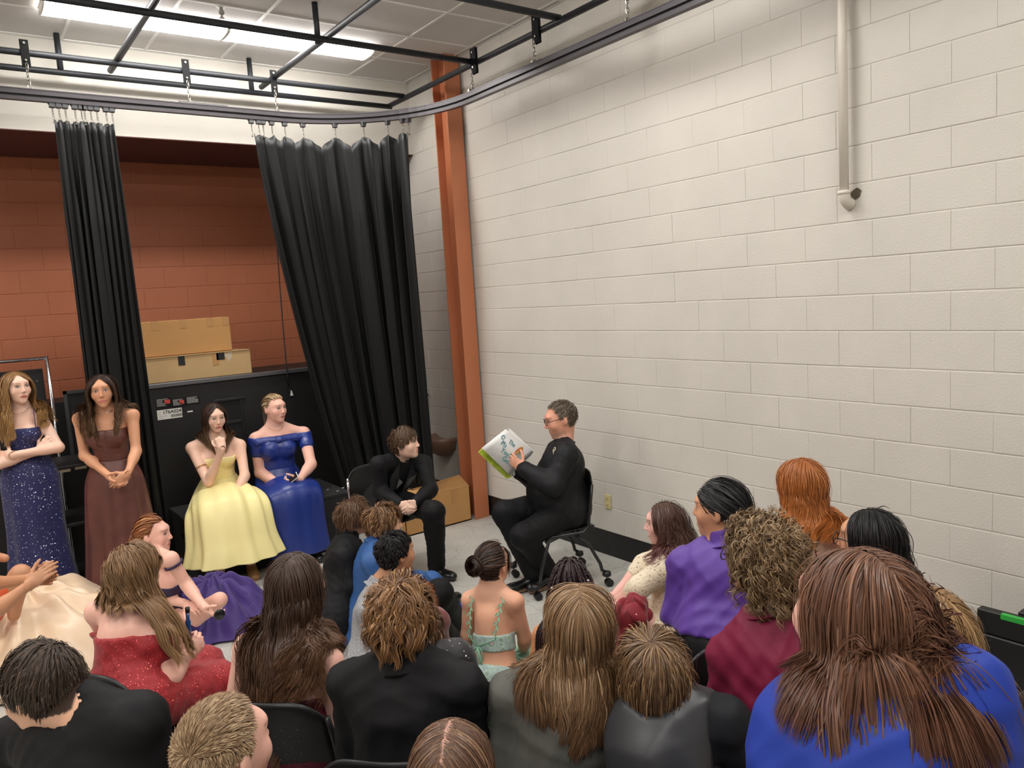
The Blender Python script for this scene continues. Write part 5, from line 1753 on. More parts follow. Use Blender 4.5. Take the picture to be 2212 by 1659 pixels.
rg = [(P + UP * 0.16, r * 0.132, f * 0.108), (P + UP * 0.02, r * 0.185, f * 0.150), (P - UP * 0.18, r * 0.19, f * 0.16), (P - UP * 0.5, r * 0.195, f * 0.17), (A(P[0], P[1], 0.02), r * 0.25, f * 0.23)]
loft_obj(p, 'skirt', loft(rg, 90, 44, 7, 0.05, 1.5, 3), M_NAVY)
hair(p, J, 2000, 0.48, 'part', H_GOLD, tip=srgb(178, 138, 88), wave=0.016, wfreq=42, wstart=0.3, clump=0.72, nclump=60, width=0.0028, grav=0.45, hug=0.06, part=0.01, seed=11, lift=0.014, back=-0.15, flow=front_flow)
for s in (-1, 1):
    MB().tube([J['NB'] + r * s * 0.10 + UP * 0.018 - f * 0.03, J['NB'] + r * s * 0.095 + f * 0.05 + UP * 0.01, W(52 + (-s) * 25, 924, depth_of(J['NB']) - 0.1)], 0.003, 6).build('shoulder_strap', M_NAVY, p, smooth=True)
necklace(p, J)

# ---- P2: brown gown, hands clasped
M_BRNS = mat('brown_satin_velvet', srgb(94, 54, 47), rough=0.45, sheen=0.0, var=0.25, vscale=7, bump=0.15, bscale=24)
p, J = base('standing woman in a strapless brown gown with hands clasped in front', 213, 806, 5.55, 206, hyaw=192, hpitch=-4, hroll=3, mode='stand', lean=1, sh=0.16)
setp(J, RS=(172, 905), LS=(286, 897))
D0 = depth_of(J['NB'])
J['RE'] = W(183, 985, D0 - 0.02); J['LE'] = W(294, 975, D0 - 0.02); J['RW'] = W(238, 1030, D0 - 0.20); J['LW'] = W(276, 1023, D0 - 0.21)
F = bodyF(J, True, 0.93, aw=0.92)
hand(F, J, 'R', W(268, 1056, D0 - 0.22) - J['RW'], -CF * 0.2 + CR, curl=(25, 30, 20))
hand(F, J, 'L', W(244, 1052, D0 - 0.25) - J['LW'], CF - CR * 0.5, curl=(18, 25, 20))
finish_body(p, J, F, SK_WARM, H_DKBR, h=0.011)
G = Field(); torso(G, J, 0.008, 0.93); G.cut(J['TM'][:, 2], W(228, 925, D0))
cloth(p, 'bodice', G, M_BRNS, 0.010, 0.005, 1.3, 4)
P, f, r = J['PEL'], J['f'], J['r']
rg = [(P + UP * 0.17, r * 0.128, f * 0.105), (P + UP * 0.02, r * 0.19, f * 0.155), (P - UP * 0.22, r * 0.215, f * 0.19), (P - UP * 0.55, r * 0.245, f * 0.22), (A(P[0], P[1], 0.02), r * 0.29, f * 0.26)]
loft_obj(p, 'skirt', loft(rg, 120, 46, 9, 0.07, 0.9, 8), M_BRNS)
hair(p, J, 1500, 0.48, 'part', H_DKBR, tip=srgb(112, 84, 58), wave=0.016, wfreq=34, wstart=0.4, clump=0.75, nclump=46, width=0.0028, grav=0.5, hug=0.08, seed=12, lift=0.014, back=-0.15, flow=front_flow)
necklace(p, J, drop=0.03); earring(p, J, 1); earring(p, J, -1)
MB().tube([J['RW'] + 0.027 * (math.cos(a) * nrm(np.cross(J['RW'] - J['RE'], UP)) + math.sin(a) * nrm(np.cross(np.cross(J['RW'] - J['RE'], UP), J['RW'] - J['RE']))) for a in np.linspace(0, 2 * PI, 20)], 0.002, 5).build('bracelet', M_SILVER, p, smooth=True)

# ---- P3: yellow dress, hand to mouth
M_YEL = mat('pale_yellow_satin', srgb(242, 229, 162), rough=0.42, var=0.03, vscale=5, bump=0.06, bscale=16)
p, J = base('seated woman in a strapless yellow dress holding a hand to her mouth', 461, 868, 6.35, 188, hyaw=178, hpitch=-12, lean=6, seat=0.5, sh=0.16)
setp(J, RS=(415, 968), LS=(518, 962))
D0 = depth_of(J['NB'])
J['RE'] = W(450, 1042, D0 - 0.16); J['RW'] = W(480, 970, D0 - 0.25); J['LE'] = W(529, 1028, D0 - 0.03); J['LW'] = W(508, 1068, D0 - 0.20)
F = bodyF(J, True, 0.97, legs=True, foot=True)
hand(F, J, 'R', W(472, 938, D0 - 0.24) - J['RW'], CF + CR * -0.3, curl=(60, 70, 30), thumb=40)
hand(F, J, 'L', W(494, 1092, D0 - 0.26) - J['LW'], CF * 0.5 - UP, curl=(20, 30, 20))
finish_body(p, J, F, SK_FAIR, H_DKBR, h=0.011)
G = Field(); torso(G, J, 0.008, 0.97); G.cut(J['TM'][:, 2], W(470, 983, D0))
cloth(p, 'bodice', G, M_YEL, 0.010, 0.003, 1.2, 4)
P, f, r = J['PEL'], J['f'], J['r']
rg = [(P + UP * 0.20, r * 0.130, f * 0.108), (P + UP * 0.09 + f * 0.02, r * 0.20, f * 0.165 + UP * 0.02), (P + f * 0.22 + UP * 0.02, r * 0.27, nrm(f * 0.4 + UP) * 0.165), (P + f * 0.43 - UP * 0.02, r * 0.31, nrm(f + UP * 0.8) * 0.17), (P + f * 0.50 - UP * 0.24, r * 0.33, f * 0.19), (A(*(P + f * 0.52)[:2], 0.20), r * 0.37, f * 0.22)]
loft_obj(p, 'skirt', loft(rg, 130, 54, 9, 0.075, 0.7, 5, wob=0.9), M_YEL)
hair(p, J, 1400, 0.40, 'part', H_DKBR, tip=srgb(110, 82, 58), wave=0.008, wfreq=26, wstart=0.4, clump=0.6, nclump=60, width=0.0028, grav=0.5, hug=0.3, seed=13, lift=0.008, back=-0.1, flow=front_flow)
earring(p, J, 1, M_GOLD)
for dz in (0.0, 0.02):
    c = J['RS'] * (0.42 + dz) + J['RE'] * (0.58 - dz); a, b, d = frame_of(J['RE'] - J['RS'])
    MB().tube([c + 0.046 * (a * math.cos(t) + b * math.sin(t)) for t in np.linspace(0, 2 * PI, 22)], 0.0022, 5).build('arm_band', M_GOLD, p, smooth=True)
M_SANDAL = mat('gold_sandal_leather', srgb(150, 112, 70), rough=0.4)
for s in 'RL':
    shoe(p, J, s, M_SANDAL, L=0.24)

# ---- P4: blue satin dress
M_BLUES = mat('royal_blue_satin', srgb(28, 50, 126), rough=0.34, spec=0.6, var=0.06, vscale=4, bump=0.08, bscale=14)
p, J = base('seated woman in a royal blue satin off-shoulder dress with braided fair hair', 590, 850, 6.7, 184, hyaw=158, hpitch=-4, lean=3, seat=0.5, sh=0.18, hs=1.02)
setp(J, RS=(552, 948), LS=(656, 935))
D0 = depth_of(J['NB'])
J['RE'] = W(562, 1022, D0 - 0.04); J['RW'] = W(614, 1052, D0 - 0.24); J['LE'] = W(672, 1003, D0 - 0.05); J['LW'] = W(648, 1035, D0 - 0.24)
F = bodyF(J, True, 1.18, legs=True, foot=True, aw=1.2, lw=1.15, bust=1.3, fat=1.06)
hand(F, J, 'R', W(640, 1068, D0 - 0.28) - J['RW'], CF * 0.6 - UP, curl=(20, 30, 20))
hand(F, J, 'L', W(628, 1042, D0 - 0.27) - J['LW'], UP * 0.6 + CF * 0.5, curl=(40, 45, 30))
finish_body(p, J, F, SK_PINK, srgb(150, 122, 92), h=0.011, brow=srgb(90, 66, 48))
G = Field(); torso(G, J, 0.009, 1.18, True, 1.3); 
for s in 'RL': G.cap(J[s + 'S'] - UP * 0.02, J[s + 'S'] * 0.62 + J[s + 'E'] * 0.38, 0.066, 0.064, 0.03)
G.cut(J['TM'][:, 2], J['NB'] - J['TM'][:, 2] * 0.062)
cloth(p, 'bodice', G, M_BLUES, 0.010, 0.003, 0.8, 9)
b_ = Field()
for s in 'RL':
    b_.cap(J['NB'] - J['TM'][:, 2] * 0.10 + J['f'] * 0.125, J[s + 'S'] - UP * 0.03 + J['f'] * 0.045, 0.028, 0.036, 0.02)
    b_.cap(J[s + 'S'] - UP * 0.03 + J['f'] * 0.045, J[s + 'S'] - UP * 0.035 - J['f'] * 0.04, 0.036, 0.036, 0.02)
cloth(p, 'neckline_drape', b_, M_BLUES, 0.010, 0.005, 1.6, 2)
P, f, r = J['PEL'], J['f'], J['r']
rg = [(P + UP * 0.18, r * 0.155, f * 0.13), (P + UP * 0.06 + f * 0.02, r * 0.215, f * 0.175 + UP * 0.02), (P + f * 0.22 + UP * 0.01, r * 0.235, nrm(f * 0.4 + UP) * 0.14), (P + f * 0.42 - UP * 0.02, r * 0.24, nrm(f + UP * 0.8) * 0.14), (P + f * 0.46 - UP * 0.24, r * 0.235, f * 0.13), (A(*(P + f * 0.46)[:2], 0.10), r * 0.26, f * 0.15)]
loft_obj(p, 'skirt', loft(rg, 120, 54, 6, 0.05, 0.9, 15, wob=0.9), M_BLUES)
slick(p, J, 900, (0, -0.115, 0.0), srgb(140, 112, 82), hi=srgb(214, 190, 150), hi_frac=0.35, width=0.003, seed=14)
tl = J['HC'] + J['HM'] @ A(0, -0.115, 0.0) * J['hs']
MB().tube([tl, tl - J['f'] * 0.03 - UP * 0.05, tl - J['f'] * 0.03 - UP * 0.14, tl - J['f'] * 0.01 - UP * 0.22], [0.018, 0.026, 0.024, 0.006], 10).build('ponytail', mat('ash_hair', srgb(96, 88, 76), rough=0.45, bump=0.6, bscale=30, stretch=(6, 6, 0.4)), p, smooth=True)
for i in range(5):
    u0 = A(-0.03 + 0.0 * i, 0.05 - 0.02 * i, 0.09)
    pts = []
    for t in np.linspace(0, 1, 14):
        v = nrm(nrm(A((-0.06 + 0.03 * i), 0.07, 0.075)) * (1 - t) + nrm(A(0.0, -0.11, 0.0)) * t)
        k = A(0.084, 0.106, 0.100) * (1 + 0.02 * math.sin(t * 60))
        pts.append(J['HC'] + J['HM'] @ (A(0, -0.012, 0.024) + v * k) * J['hs'])
    MB().tube(np.array(pts), [0.006 + 0.002 * math.sin(q * 2.6) for q in range(14)], 7).build('braid', mat('fair_braid', srgb(188, 160, 122), rough=0.4), p, smooth=True)
necklace(p, J, M_GOLD, 0.05)
for s in 'RL': shoe(p, J, s, M_BSHOE, L=0.24)
ph = thing('phone', 'white mobile phone held in the lap of the woman in blue satin', 'phone', W(628, 1038, D0 - 0.29))
c = W(629, 1036, D0 - 0.30); ax_ = nrm(W(640, 1026, D0 - 0.30) - W(618, 1045, D0 - 0.30)); n_ = nrm(UP * 0.8 - CF * 0.6); n_ = nrm(n_ - ax_ * (n_ @ ax_)); b2 = np.cross(n_, ax_)
R_ = np.stack([ax_, b2, n_], 1)
MB().box(c + A(-0.07, -0.034, -0.004), c + A(0.07, 0.034, 0.004), R_, c, 0.003).build('case', mat('white_phone', srgb(214, 216, 218), rough=0.25), ph)
MB().box(c + A(-0.064, -0.03, 0.004), c + A(0.064, 0.03, 0.0048), R_, c).build('screen', M_STK, ph)

# ---- P5: boy in black suit on a chair
p, J = base('seated boy in a black tuxedo leaning forward with clasped hands', 868, 923, 5.95, 172, hyaw=140, hpitch=2, lean=24, seat=0.45, sh=0.18, neck=0.0)
J['NB'] = W(866, 992, depth_of(J['NB']) + 0.05)
setp(J, RS=(818, 1003), LS=(914, 1000))
D0 = depth_of(J['NB'])
J['RE'] = W(822, 1062, D0 - 0.12); J['LE'] = W(930, 1058, D0 - 0.12); J['RW'] = W(866, 1090, D0 - 0.30); J['LW'] = W(897, 1086, D0 - 0.30)
J['PEL'] = WZ(850, 1090, 0.54) + A(-0.02, 0.12, 0); torso_frame(J)
J['RH'] = J['PEL'] + J['r'] * 0.09; J['LH'] = J['PEL'] - J['r'] * 0.09
J['LK'] = W(938, 1105, D0 - 0.33); J['LA'] = WZ(943, 1222, 0.09); J['RK'] = W(845, 1118, D0 - 0.33); J['RA'] = WZ(838, 1225, 0.09)
J['LF'] = A(0.25, -1, 0); J['RF'] = A(-0.2, -1, 0)
F = bodyF(J, False, 0.9)
hand(F, J, 'R', W(890, 1108, D0 - 0.34) - J['RW'], CR * 0.6 + CF * 0.5, curl=(45, 50, 30), thumb=30)
hand(F, J, 'L', W(872, 1112, D0 - 0.35) - J['LW'], CF - CR * 0.4, curl=(40, 50, 30), thumb=30)
finish_body(p, J, F, SK_FAIR, srgb(96, 74, 56), fem=False, lip=LIPN, makeup=0.8)
coat(p, J, M_SUIT, 'waistcoat', 0.006, 0.95, 0.6, 0.0, seed=2, wr=0.002)
G = Field(); torso(G, J, 0.016, 0.95, False)
for s in 'RL': arm(G, J, s, 0.012, 1.15, 0.93, 0.03)
a_ = J['NB'] + J['f'] * 0.10; G.cap(a_ - UP * 0.06 + J['f'] * 0.035, J['PEL'] + J['f'] * 0.20 + UP * 0.08, 0.022, 0.075, 0.012, 0, -1)
G.cap(J['NB'] + UP * 0.02, J['HC'], 0.062, 0.075, 0.012, 0, -1)
cloth(p, 'jacket', G, M_SUIT, 0.012, 0.004, 1, 3)
M_LAPEL = mat('black_satin_lapel', srgb(34, 34, 36), rough=0.35, sheen=0.1)
M_ = J['TM']
for sg in (1, -1):
    o_ = J['NB'] + M_[:, 0] * sg * 0.055 + M_[:, 1] * 0.075 + M_[:, 2] * 0.02
    lp = np.array([o_, o_ + M_[:, 0] * sg * 0.055 - M_[:, 2] * 0.09 + M_[:, 1] * 0.035, o_ + M_[:, 0] * sg * 0.06 - M_[:, 2] * 0.13 + M_[:, 1] * 0.04, J['NB'] + M_[:, 0] * sg * 0.045 - M_[:, 2] * 0.30 + M_[:, 1] * 0.115, o_ - M_[:, 0] * sg * 0.012 - M_[:, 2] * 0.12 + M_[:, 1] * 0.045])
    l2 = lp + M_[:, 1] * 0.007
    MB().add(np.concatenate([lp, l2]), [(4, 3, 2, 1, 0), (5, 6, 7, 8, 9)] + [(i, (i + 1) % 5, 5 + (i + 1) % 5, 5 + i) for i in range(5)]).build('lapel', M_LAPEL, p)
collar(p, J, M_SUIT, 0.062, 0.03)
bt = J['NB'] + J['f'] * 0.075 - UP * 0.01
MB().box(bt - 0.012, bt + 0.012, bev=0.004).build('bow_tie', M_LAPEL, p)
sv = J['NB'] - M_[:, 2] * 0.15 + M_[:, 1] * 0.118
MB().add([sv + M_[:, 0] * 0.035 + M_[:, 2] * 0.05, sv - M_[:, 0] * 0.012 + M_[:, 2] * 0.01, sv + M_[:, 0] * 0.028 - M_[:, 2] * 0.06], [(0, 1, 2)]).build('grey_shirt_front', mat('light_grey_satin', srgb(150, 150, 152), rough=0.4), p)
trousers(p, J, M_TROUS, 0.018, 0.95)
shoe(p, J, 'L', M_BSHOE); shoe(p, J, 'R', M_BSHOE)
hair(p, J, 2000, 0.105, 'crown', srgb(92, 70, 52), wave=0.003, wfreq=30, grav=0.22, clump=0.35, nclump=110, body=False, lift=0.012, width=0.0026, seed=15, spread=0.010, face_gap=False, hairline=0.55, lenfn=short_sides)
chair(label='black shell chair with a chrome edge under the boy in the tuxedo', loc=J['PEL'] + J['f'] * 0.05, yaw=172, chrome=True)

# ---- P6: man reading
M_PULL = mat('black_knit_pullover', srgb(19, 20, 23), rough=0.65, spec=0.3, bump=0.08, bscale=300)
p, J = base('bearded man in black with glasses reading a picture book from a rolling chair', 1203, 864, 5.6, -64, hyaw=-58, hpitch=-14, lean=2, seat=0.46, sh=0.20, hs=1.12)
D0 = depth_of(J['HC'])
J['NB'] = W(1218, 962, D0 + 0.02); 
J['LS'] = W(1224, 984, D0 - 0.18); J['RS'] = W(1205, 975, D0 + 0.19)
J['PEL'] = A(-0.60, 2.25, 0.56); 
torso_frame(J)
J['LE'] = W(1195, 1050, D0 - 0.24); J['LW'] = W(1130, 1012, D0 - 0.16)
J['RE'] = W(1165, 1040, D0 + 0.20); J['RW'] = W(1118, 1018, D0 + 0.02)
f, r = J['f'], J['r']
J['LH'] = J['PEL'] - r * 0.11; J['RH'] = J['PEL'] + r * 0.11
J['LK'] = W(1130, 1158, D0 - 0.22); J['LA'] = WZ(1190, 1236, 0.10)
J['RK'] = W(1090, 1108, D0 + 0.02); J['RA'] = WZ(1150, 1242, 0.10) 
J['RF'] = A(-0.95, 0.1, 0); J['LF'] = A(-0.95, -0.1, 0)
F = bodyF(J, False, 1.15, aw=1.1, nw=1.2, fat=1.1)
hand(F, J, 'L', W(1108, 995, D0 - 0.14) - J['LW'], CF * 0.8 + UP * 0.3, curl=(30, 35, 25), thumb=30, sc=1.08)
hand(F, J, 'R', W(1098, 1012, D0 + 0.0) - J['RW'], UP * 0.5 - CF * 0.6, curl=(35, 40, 30), thumb=30, sc=1.05)
finish_body(p, J, F, srgb(222, 160, 134), srgb(96, 80, 66), fem=False, lip=LIPN, beard=srgb(150, 130, 112), brow=srgb(92, 74, 60), hairline=0.64, makeup=1.2)
G = Field(); M_ = J['TM']
torso(G, J, 0.03, 1.25, False)
G.ell(J['PEL'] + UP * 0.14 + f * 0.085, A(0.20, 0.185, 0.165), M_, 0.09)
G.ell(J['PEL'] + UP * 0.03 + f * 0.0, A(0.215, 0.19, 0.13), M_, 0.08)
for s in 'RL': arm(G, J, s, 0.026, 1.25, 0.95, 0.04)
G.cap(J['NB'] + UP * 0.035, J['HC'], 0.064, 0.075, 0.01, 0, -1)
cloth(p, 'pullover', G, M_PULL, 0.012, 0.005, 0.9, 6)
collar(p, J, M_PULL, 0.07, 0.045)
T_ = Field(); T_.ell(J['PEL'] - UP * 0.01, A(0.20, 0.18, 0.12), M_, 0.06)
for s in 'RL':
    T_.cap(J[s + 'H'], J[s + 'K'], 0.125, 0.088, 0.06); T_.cap(J[s + 'K'], J[s + 'A'], 0.088, 0.062, 0.04)
cloth(p, 'trousers', T_, M_TROUS, 0.013, 0.005, 1, 3)
M_TANS = mat('tan_rubber_sole', srgb(120, 92, 70), rough=0.6)
shoe(p, J, 'R', M_BSHOE, M_TANS, L=0.31); shoe(p, J, 'L', M_BSHOE, M_TANS, L=0.31)
hair(p, J, 1500, 0.030, 'crown', srgb(96, 82, 68), hi=srgb(150, 140, 128), hi_frac=0.12, grav=0.05, clump=0.2, nclump=150, body=False, lift=0.004, width=0.0022, segs=6, spread=0.008, seed=16, hairline=0.64, face_gap=False, crown=(0, -0.07, 0.07), flow=lambda q, d, s_: d + np.array([0.0, 0.03, 0.0]) * (q[:, 2:3] > 0.06))
# glasses
M_GLS = mat('dark_spectacle_frame', srgb(36, 24, 26), rough=0.3)
M_LENSG = mat('spectacle_glass', srgb(235, 240, 245), rough=0.05, trans=1.0, alpha=0.25)
gl = MB(); HMx = J['HM']; hc = J['HC']; hs_ = J['hs']
Lc = lambda x, y, z: hc + HMx @ A(x, y, z) * hs_
for sg in (1, -1):
    ring = [Lc(sg * 0.034 + 0.025 * math.cos(t), 0.107 - 0.008 * abs(math.cos(t)) * (1 if math.cos(t) * sg > 0 else 0), 0.010 + 0.018 * math.sin(t)) for t in np.linspace(0, 2 * PI, 25)]
    gl.tube(ring, 0.0024, 6, cap=False)
    gl.tube([Lc(sg * 0.058, 0.10, 0.016), Lc(sg * 0.080, 0.06, 0.018), Lc(sg * 0.083, -0.01, 0.018), Lc(sg * 0.081, -0.03, 0.004)], 0.0026, 6)
gl.tube([Lc(-0.01, 0.11, 0.014), Lc(0.01, 0.11, 0.014)], 0.0022, 6)
go = gl.build('glasses', M_GLS, p, smooth=True)
lm = MB()
for sg in (1, -1):
    lm.add([Lc(sg * 0.034, 0.106, 0.010)] + [Lc(sg * 0.034 + 0.024 * math.cos(t), 0.1065, 0.010 + 0.017 * math.sin(t)) for t in np.linspace(0, 2 * PI, 20, endpoint=False)], [(0, 1 + i, 1 + (i + 1) % 20) for i in range(20)])
lo_ = lm.build('spectacle_lens', M_LENSG, go); lo_.location = (0, 0, 0)
# chest emblem
ec = W(1200, 974, D0 - 0.21)
eo = MB()
M_EMB = mat('pale_gold_embroidery', srgb(206, 196, 170), rough=0.6)
ch_ = chair(label='black rolling chair under the reading man', loc=(-0.655, 2.285), yaw=-72, rolling=True)
MAN = (p, J, D0)
# ---- the picture book in the man's hands
p, J, D0 = MAN
bk = thing('picture_book', 'open white picture book with green cover held up by the reading man', 'book', W(1100, 985, D0 - 0.1))
M_PAGE = mat('white_page', srgb(236, 236, 234), rough=0.55)
M_COVER = mat('green_yellow_cover', srgb(172, 190, 62), rough=0.4, var=0.35, vscale=18, stretch=(1, 6, 1))
M_TEAL = mat('teal_print', srgb(78, 150, 160), rough=0.6)
spn0 = W(1152, 976, D0 + 0.0); spn1 = W(1100, 1026, D0 - 0.08)          # spine, top to bottom end
cA = W(1092, 927, D0 - 0.16); cB = W(1040, 968, D0 - 0.25)                # outer corners of the facing page
def slab(P4, th, name, m, parent=bk):
    P4 = np.array(P4, float); n = nrm(np.cross(P4[1] - P4[0], P4[3] - P4[0]))
    V = np.concatenate([P4, P4 + n * th]); 
    return MB().add(V, [(3, 2, 1, 0), (4, 5, 6, 7), (0, 1, 5, 4), (1, 2, 6, 5), (2, 3, 7, 6), (3, 0, 4, 7)]).build(name, m, parent)
def page(a, b, c, d, bulge, name, m, nn=9):
    G = []
    n = nrm(np.cross(np.asarray(b) - a, np.asarray(d) - a))
    for t in np.linspace(0, 1, nn):
        q0 = np.asarray(a) * (1 - t) + np.asarray(d) * t; q1 = np.asarray(b) * (1 - t) + np.asarray(c) * t
        o = n * bulge * math.sin(PI * t) 
        G.append([q0 + o, q1 + o])
    ob = MB().grid(np.array(G)).build(name, m, bk, smooth=True)
    s_ = ob.modifiers.new('t', 'SOLIDIFY'); s_.thickness = 0.003
    return ob, n
pg, pn = page(spn0, spn1, cB, cA, -0.012, 'page', M_PAGE)
# right-hand stack and the covers behind
cA2 = W(1098, 924, D0 - 0.02); cB2 = W(1066, 958, D0 + 0.02)
slab([W(1151, 972, D0 + 0.03), W(1104, 1028, D0 - 0.03), W(1052, 985, D0 - 0.14), W(1095, 932, D0 - 0.06)], 0.004, 'back_pages', M_PAGE)
slab([W(1106, 1030, D0 - 0.06), W(1094, 1034, D0 - 0.07), W(1033, 978, D0 - 0.24), W(1043, 968, D0 - 0.21)], 0.006, 'cover', M_COVER)
slab([W(1100, 1030, D0 - 0.065), W(1086, 1024, D0 - 0.08), W(1045, 972, D0 - 0.23), W(1058, 966, D0 - 0.2)], 0.004, 'green_page', M_COVER)
slab([W(1154, 976, D0 + 0.05), W(1108, 1032, D0 - 0.03), W(1140, 960, D0 + 0.06), W(1096, 926, D0 + 0.0)][:1] + [W(1108, 1031, D0 - 0.03), W(1098, 925, D0 - 0.02), W(1104, 928, D0 + 0.02)], 0.003, 'rear_page', M_PAGE)
rt = nrm(cA - cB); rt = nrm(spn0 - cA)
updir = nrm(cA - cB)
facing = CAM - cA
def on_page(u, v, lift=0.004):
    """u along the top edge to the spine, v down the page"""
    q = (cA * (1 - u) + spn0 * u) * (1 - v) + (cB * (1 - u) + spn1 * u) * v
    n = nrm(np.cross(spn0 - cA, cB - cA)); n = n if n @ (CAM - q) > 0 else -n
    return q + n * (lift + 0.012 * math.sin(PI * u) + 0.002)
txt_r = nrm(spn0 - cA); txt_u = nrm(cA - cB)
if np.cross(txt_r, txt_u) @ (CAM - cA) < 0: txt_r = -txt_r
for i, (t_, u, v, sz) in enumerate((('Oh,', 0.08, 0.34, 0.046), ('The', 0.30, 0.30, 0.042), ('Places', 0.20, 0.50, 0.050), ("You'll", 0.34, 0.67, 0.050), ('Go!', 0.52, 0.84, 0.054))):
    o_ = on_page(u, v)
    text_mesh(t_, sz, 'page_lettering', M_TEAL, bk, o_, spn0 - cA, cA - cB, bold=0.0006)
# small colourful balloon shape on the page
for k, (du, dv, rr, c_) in enumerate(((0.66, 0.26, 0.030, srgb(226, 150, 60)), (0.66, 0.30, 0.022, srgb(214, 110, 120)), (0.67, 0.34, 0.015, srgb(232, 200, 90)))):
    c0 = on_page(du, dv, 0.004 + 0.001 * k)
    ring = [c0 + txt_r * rr * 0.62 * math.cos(t) + txt_u * rr * 1.25 * math.sin(t) for t in np.linspace(0, 2 * PI, 18, endpoint=False)]
    MB().add(ring, [tuple(range(18))]).build('balloon_print', mat('print_%d' % k, c_, rough=0.6), bk)
# chest emblem
p, J, D0 = MAN
def surf_pt(obj, px, py):
    """first hit of a view ray on an object"""
    dg = bpy.context.evaluated_depsgraph_get(); ev = obj.evaluated_get(dg)
    mi = ev.matrix_world.inverted(); o_ = mi @ Vector(CAM); d_ = (mi.to_3x3() @ Vector(ray(px, py))).normalized()
    ok, loc, nor, _ = ev.ray_cast(o_, d_)
    return (np.array(ev.matrix_world @ loc), np.array(ev.matrix_world.to_3x3() @ nor)) if ok else (W(px, py, D0 - 0.2), -CF)
bpy.context.view_layer.update()
pull = [c for c in p.children if c.name.startswith('pullover')][0]
ec, en = surf_pt(pull, 1198, 974)
ea = nrm(np.cross(UP, en)); eu = np.cross(en, ea); eb = MB()
ec = ec + en * 0.004
arc = [ec + ea * 0.026 * math.cos(t) + eu * 0.026 * math.sin(t) for t in np.linspace(0.3, PI + 0.5, 14)]
eb.tube(arc, 0.0026, 5)
eo = eb.build('emblem', M_EMB, p)
t_ = text_mesh('R', 0.045, 'emblem_letter', M_EMB, eo, ec - ea * 0.013 - eu * 0.022, ea, eu, bold=0.0012); t_.location = (0, 0, 0)

# ---- P7: purple gown, on the floor
M_PURP = sequin('purple_glitter_tulle', srgb(58, 32, 110), srgb(170, 150, 220), 60, rough=0.4, radius=0.12, dens=0.5)
M_DPUR = mat('dark_purple_lace', srgb(44, 28, 66), rough=0.6, bump=0.4, bscale=90, var=0.3, vscale=60)
p, J = base('red-haired woman in a purple tulle gown sitting on the floor holding a compact', 326, 1113, 4.95, 140, hyaw=122, hpitch=-4, mode='floor', lean=8, sh=0.155)
J['NB'] = W(336, 1200, depth_of(J['NB']))
setp(J, RS=(368, 1208, -0.12), LS=(318, 1215, 0.1))
D0 = depth_of(J['NB'])
J['PEL'] = WZ(372, 1345, 0.12); torso_frame(J)
J['RE'] = W(404, 1264, D0 - 0.20); J['RW'] = W(442, 1313, D0 - 0.36)
J['LE'] = W(352, 1292, D0 + 0.02); J['LW'] = W(405, 1305, D0 - 0.22)
J['RK'] = W(474, 1296, D0 - 0.12); J['RH'] = J['PEL'] + J['r'] * 0.09; J['LH'] = J['PEL'] - J['r'] * 0.09; J['RA'] = W(425, 1345, D0 - 0.05); J['LK'] = W(520, 1310, D0 - 0.2); J['LA'] = W(470, 1345, D0 - 0.4)
F = bodyF(J, True, 0.95, aw=0.95)
leg(F, J, 'R', w=0.8)
hand(F, J, 'R', W(472, 1336, D0 - 0.40) - J['RW'], UP * 0.8 + CF * 0.5, curl=(30, 40, 30), thumb=30)
hand(F, J, 'L', W(428, 1312, D0 - 0.30) - J['LW'], -UP * 0.8 + CF * 0.3, curl=(20, 25, 20))
finish_body(p, J, F, SK_PINK, srgb(128, 78, 48), h=0.011)
G = Field(); torso(G, J, 0.006, 0.95); G.cut(J['TM'][:, 2], J['NB'] - J['TM'][:, 2] * 0.14)
cloth(p, 'bodice', G, M_DPUR, 0.010, 0.002)
for s in 'RL':
    c = J[s + 'S'] * 0.8 + J[s + 'E'] * 0.2; a, b, d = frame_of(J[s + 'E'] - J[s + 'S'])
    MB().tube([c + 0.052 * (a * math.cos(t) + b * math.sin(t)) for t in np.linspace(0, 2 * PI, 24)], 0.009, 6).build('off_shoulder_band', M_DPUR, p, smooth=True)
for sg in (1, -1):
    MB().tube([J['NB'] + J['r'] * sg * 0.075 + UP * 0.005 - J['f'] * 0.03, J['NB'] + J['r'] * sg * 0.08 + J['f'] * 0.04, J['NB'] + J['r'] * sg * 0.065 + J['f'] * 0.10 - UP * 0.11], 0.004, 6).build('shoulder_strap', M_DPUR, p, smooth=True)
mound(p, 'tulle_skirt', WZ(452, 1350, 0.0), 0.42, 0.52, 0.30, M_PURP, 60, 11, 0.05, 21, off=(-0.03, 0.1))
slick(p, J, 1100, (0, -0.118, -0.02), srgb(142, 88, 54), width=0.003, seed=17, hi=srgb(176, 118, 76), hi_frac=0.3)
coil_bun(p, J, (0, -0.125, -0.025), 0.042, srgb(136, 84, 52), 160, 18, 0.003)
cpt = thing('compact_mirror', 'small black compact held by the woman in purple', 'compact', W(474, 1332, D0 - 0.46))
MB().lathe([(0.0, -0.006), (0.03, -0.006), (0.034, 0.0), (0.03, 0.006), (0.0, 0.006)], W(474, 1328, D0 - 0.43), 22, axis=1, cap=False).build('case', M_BSHOE, cpt, smooth=True)

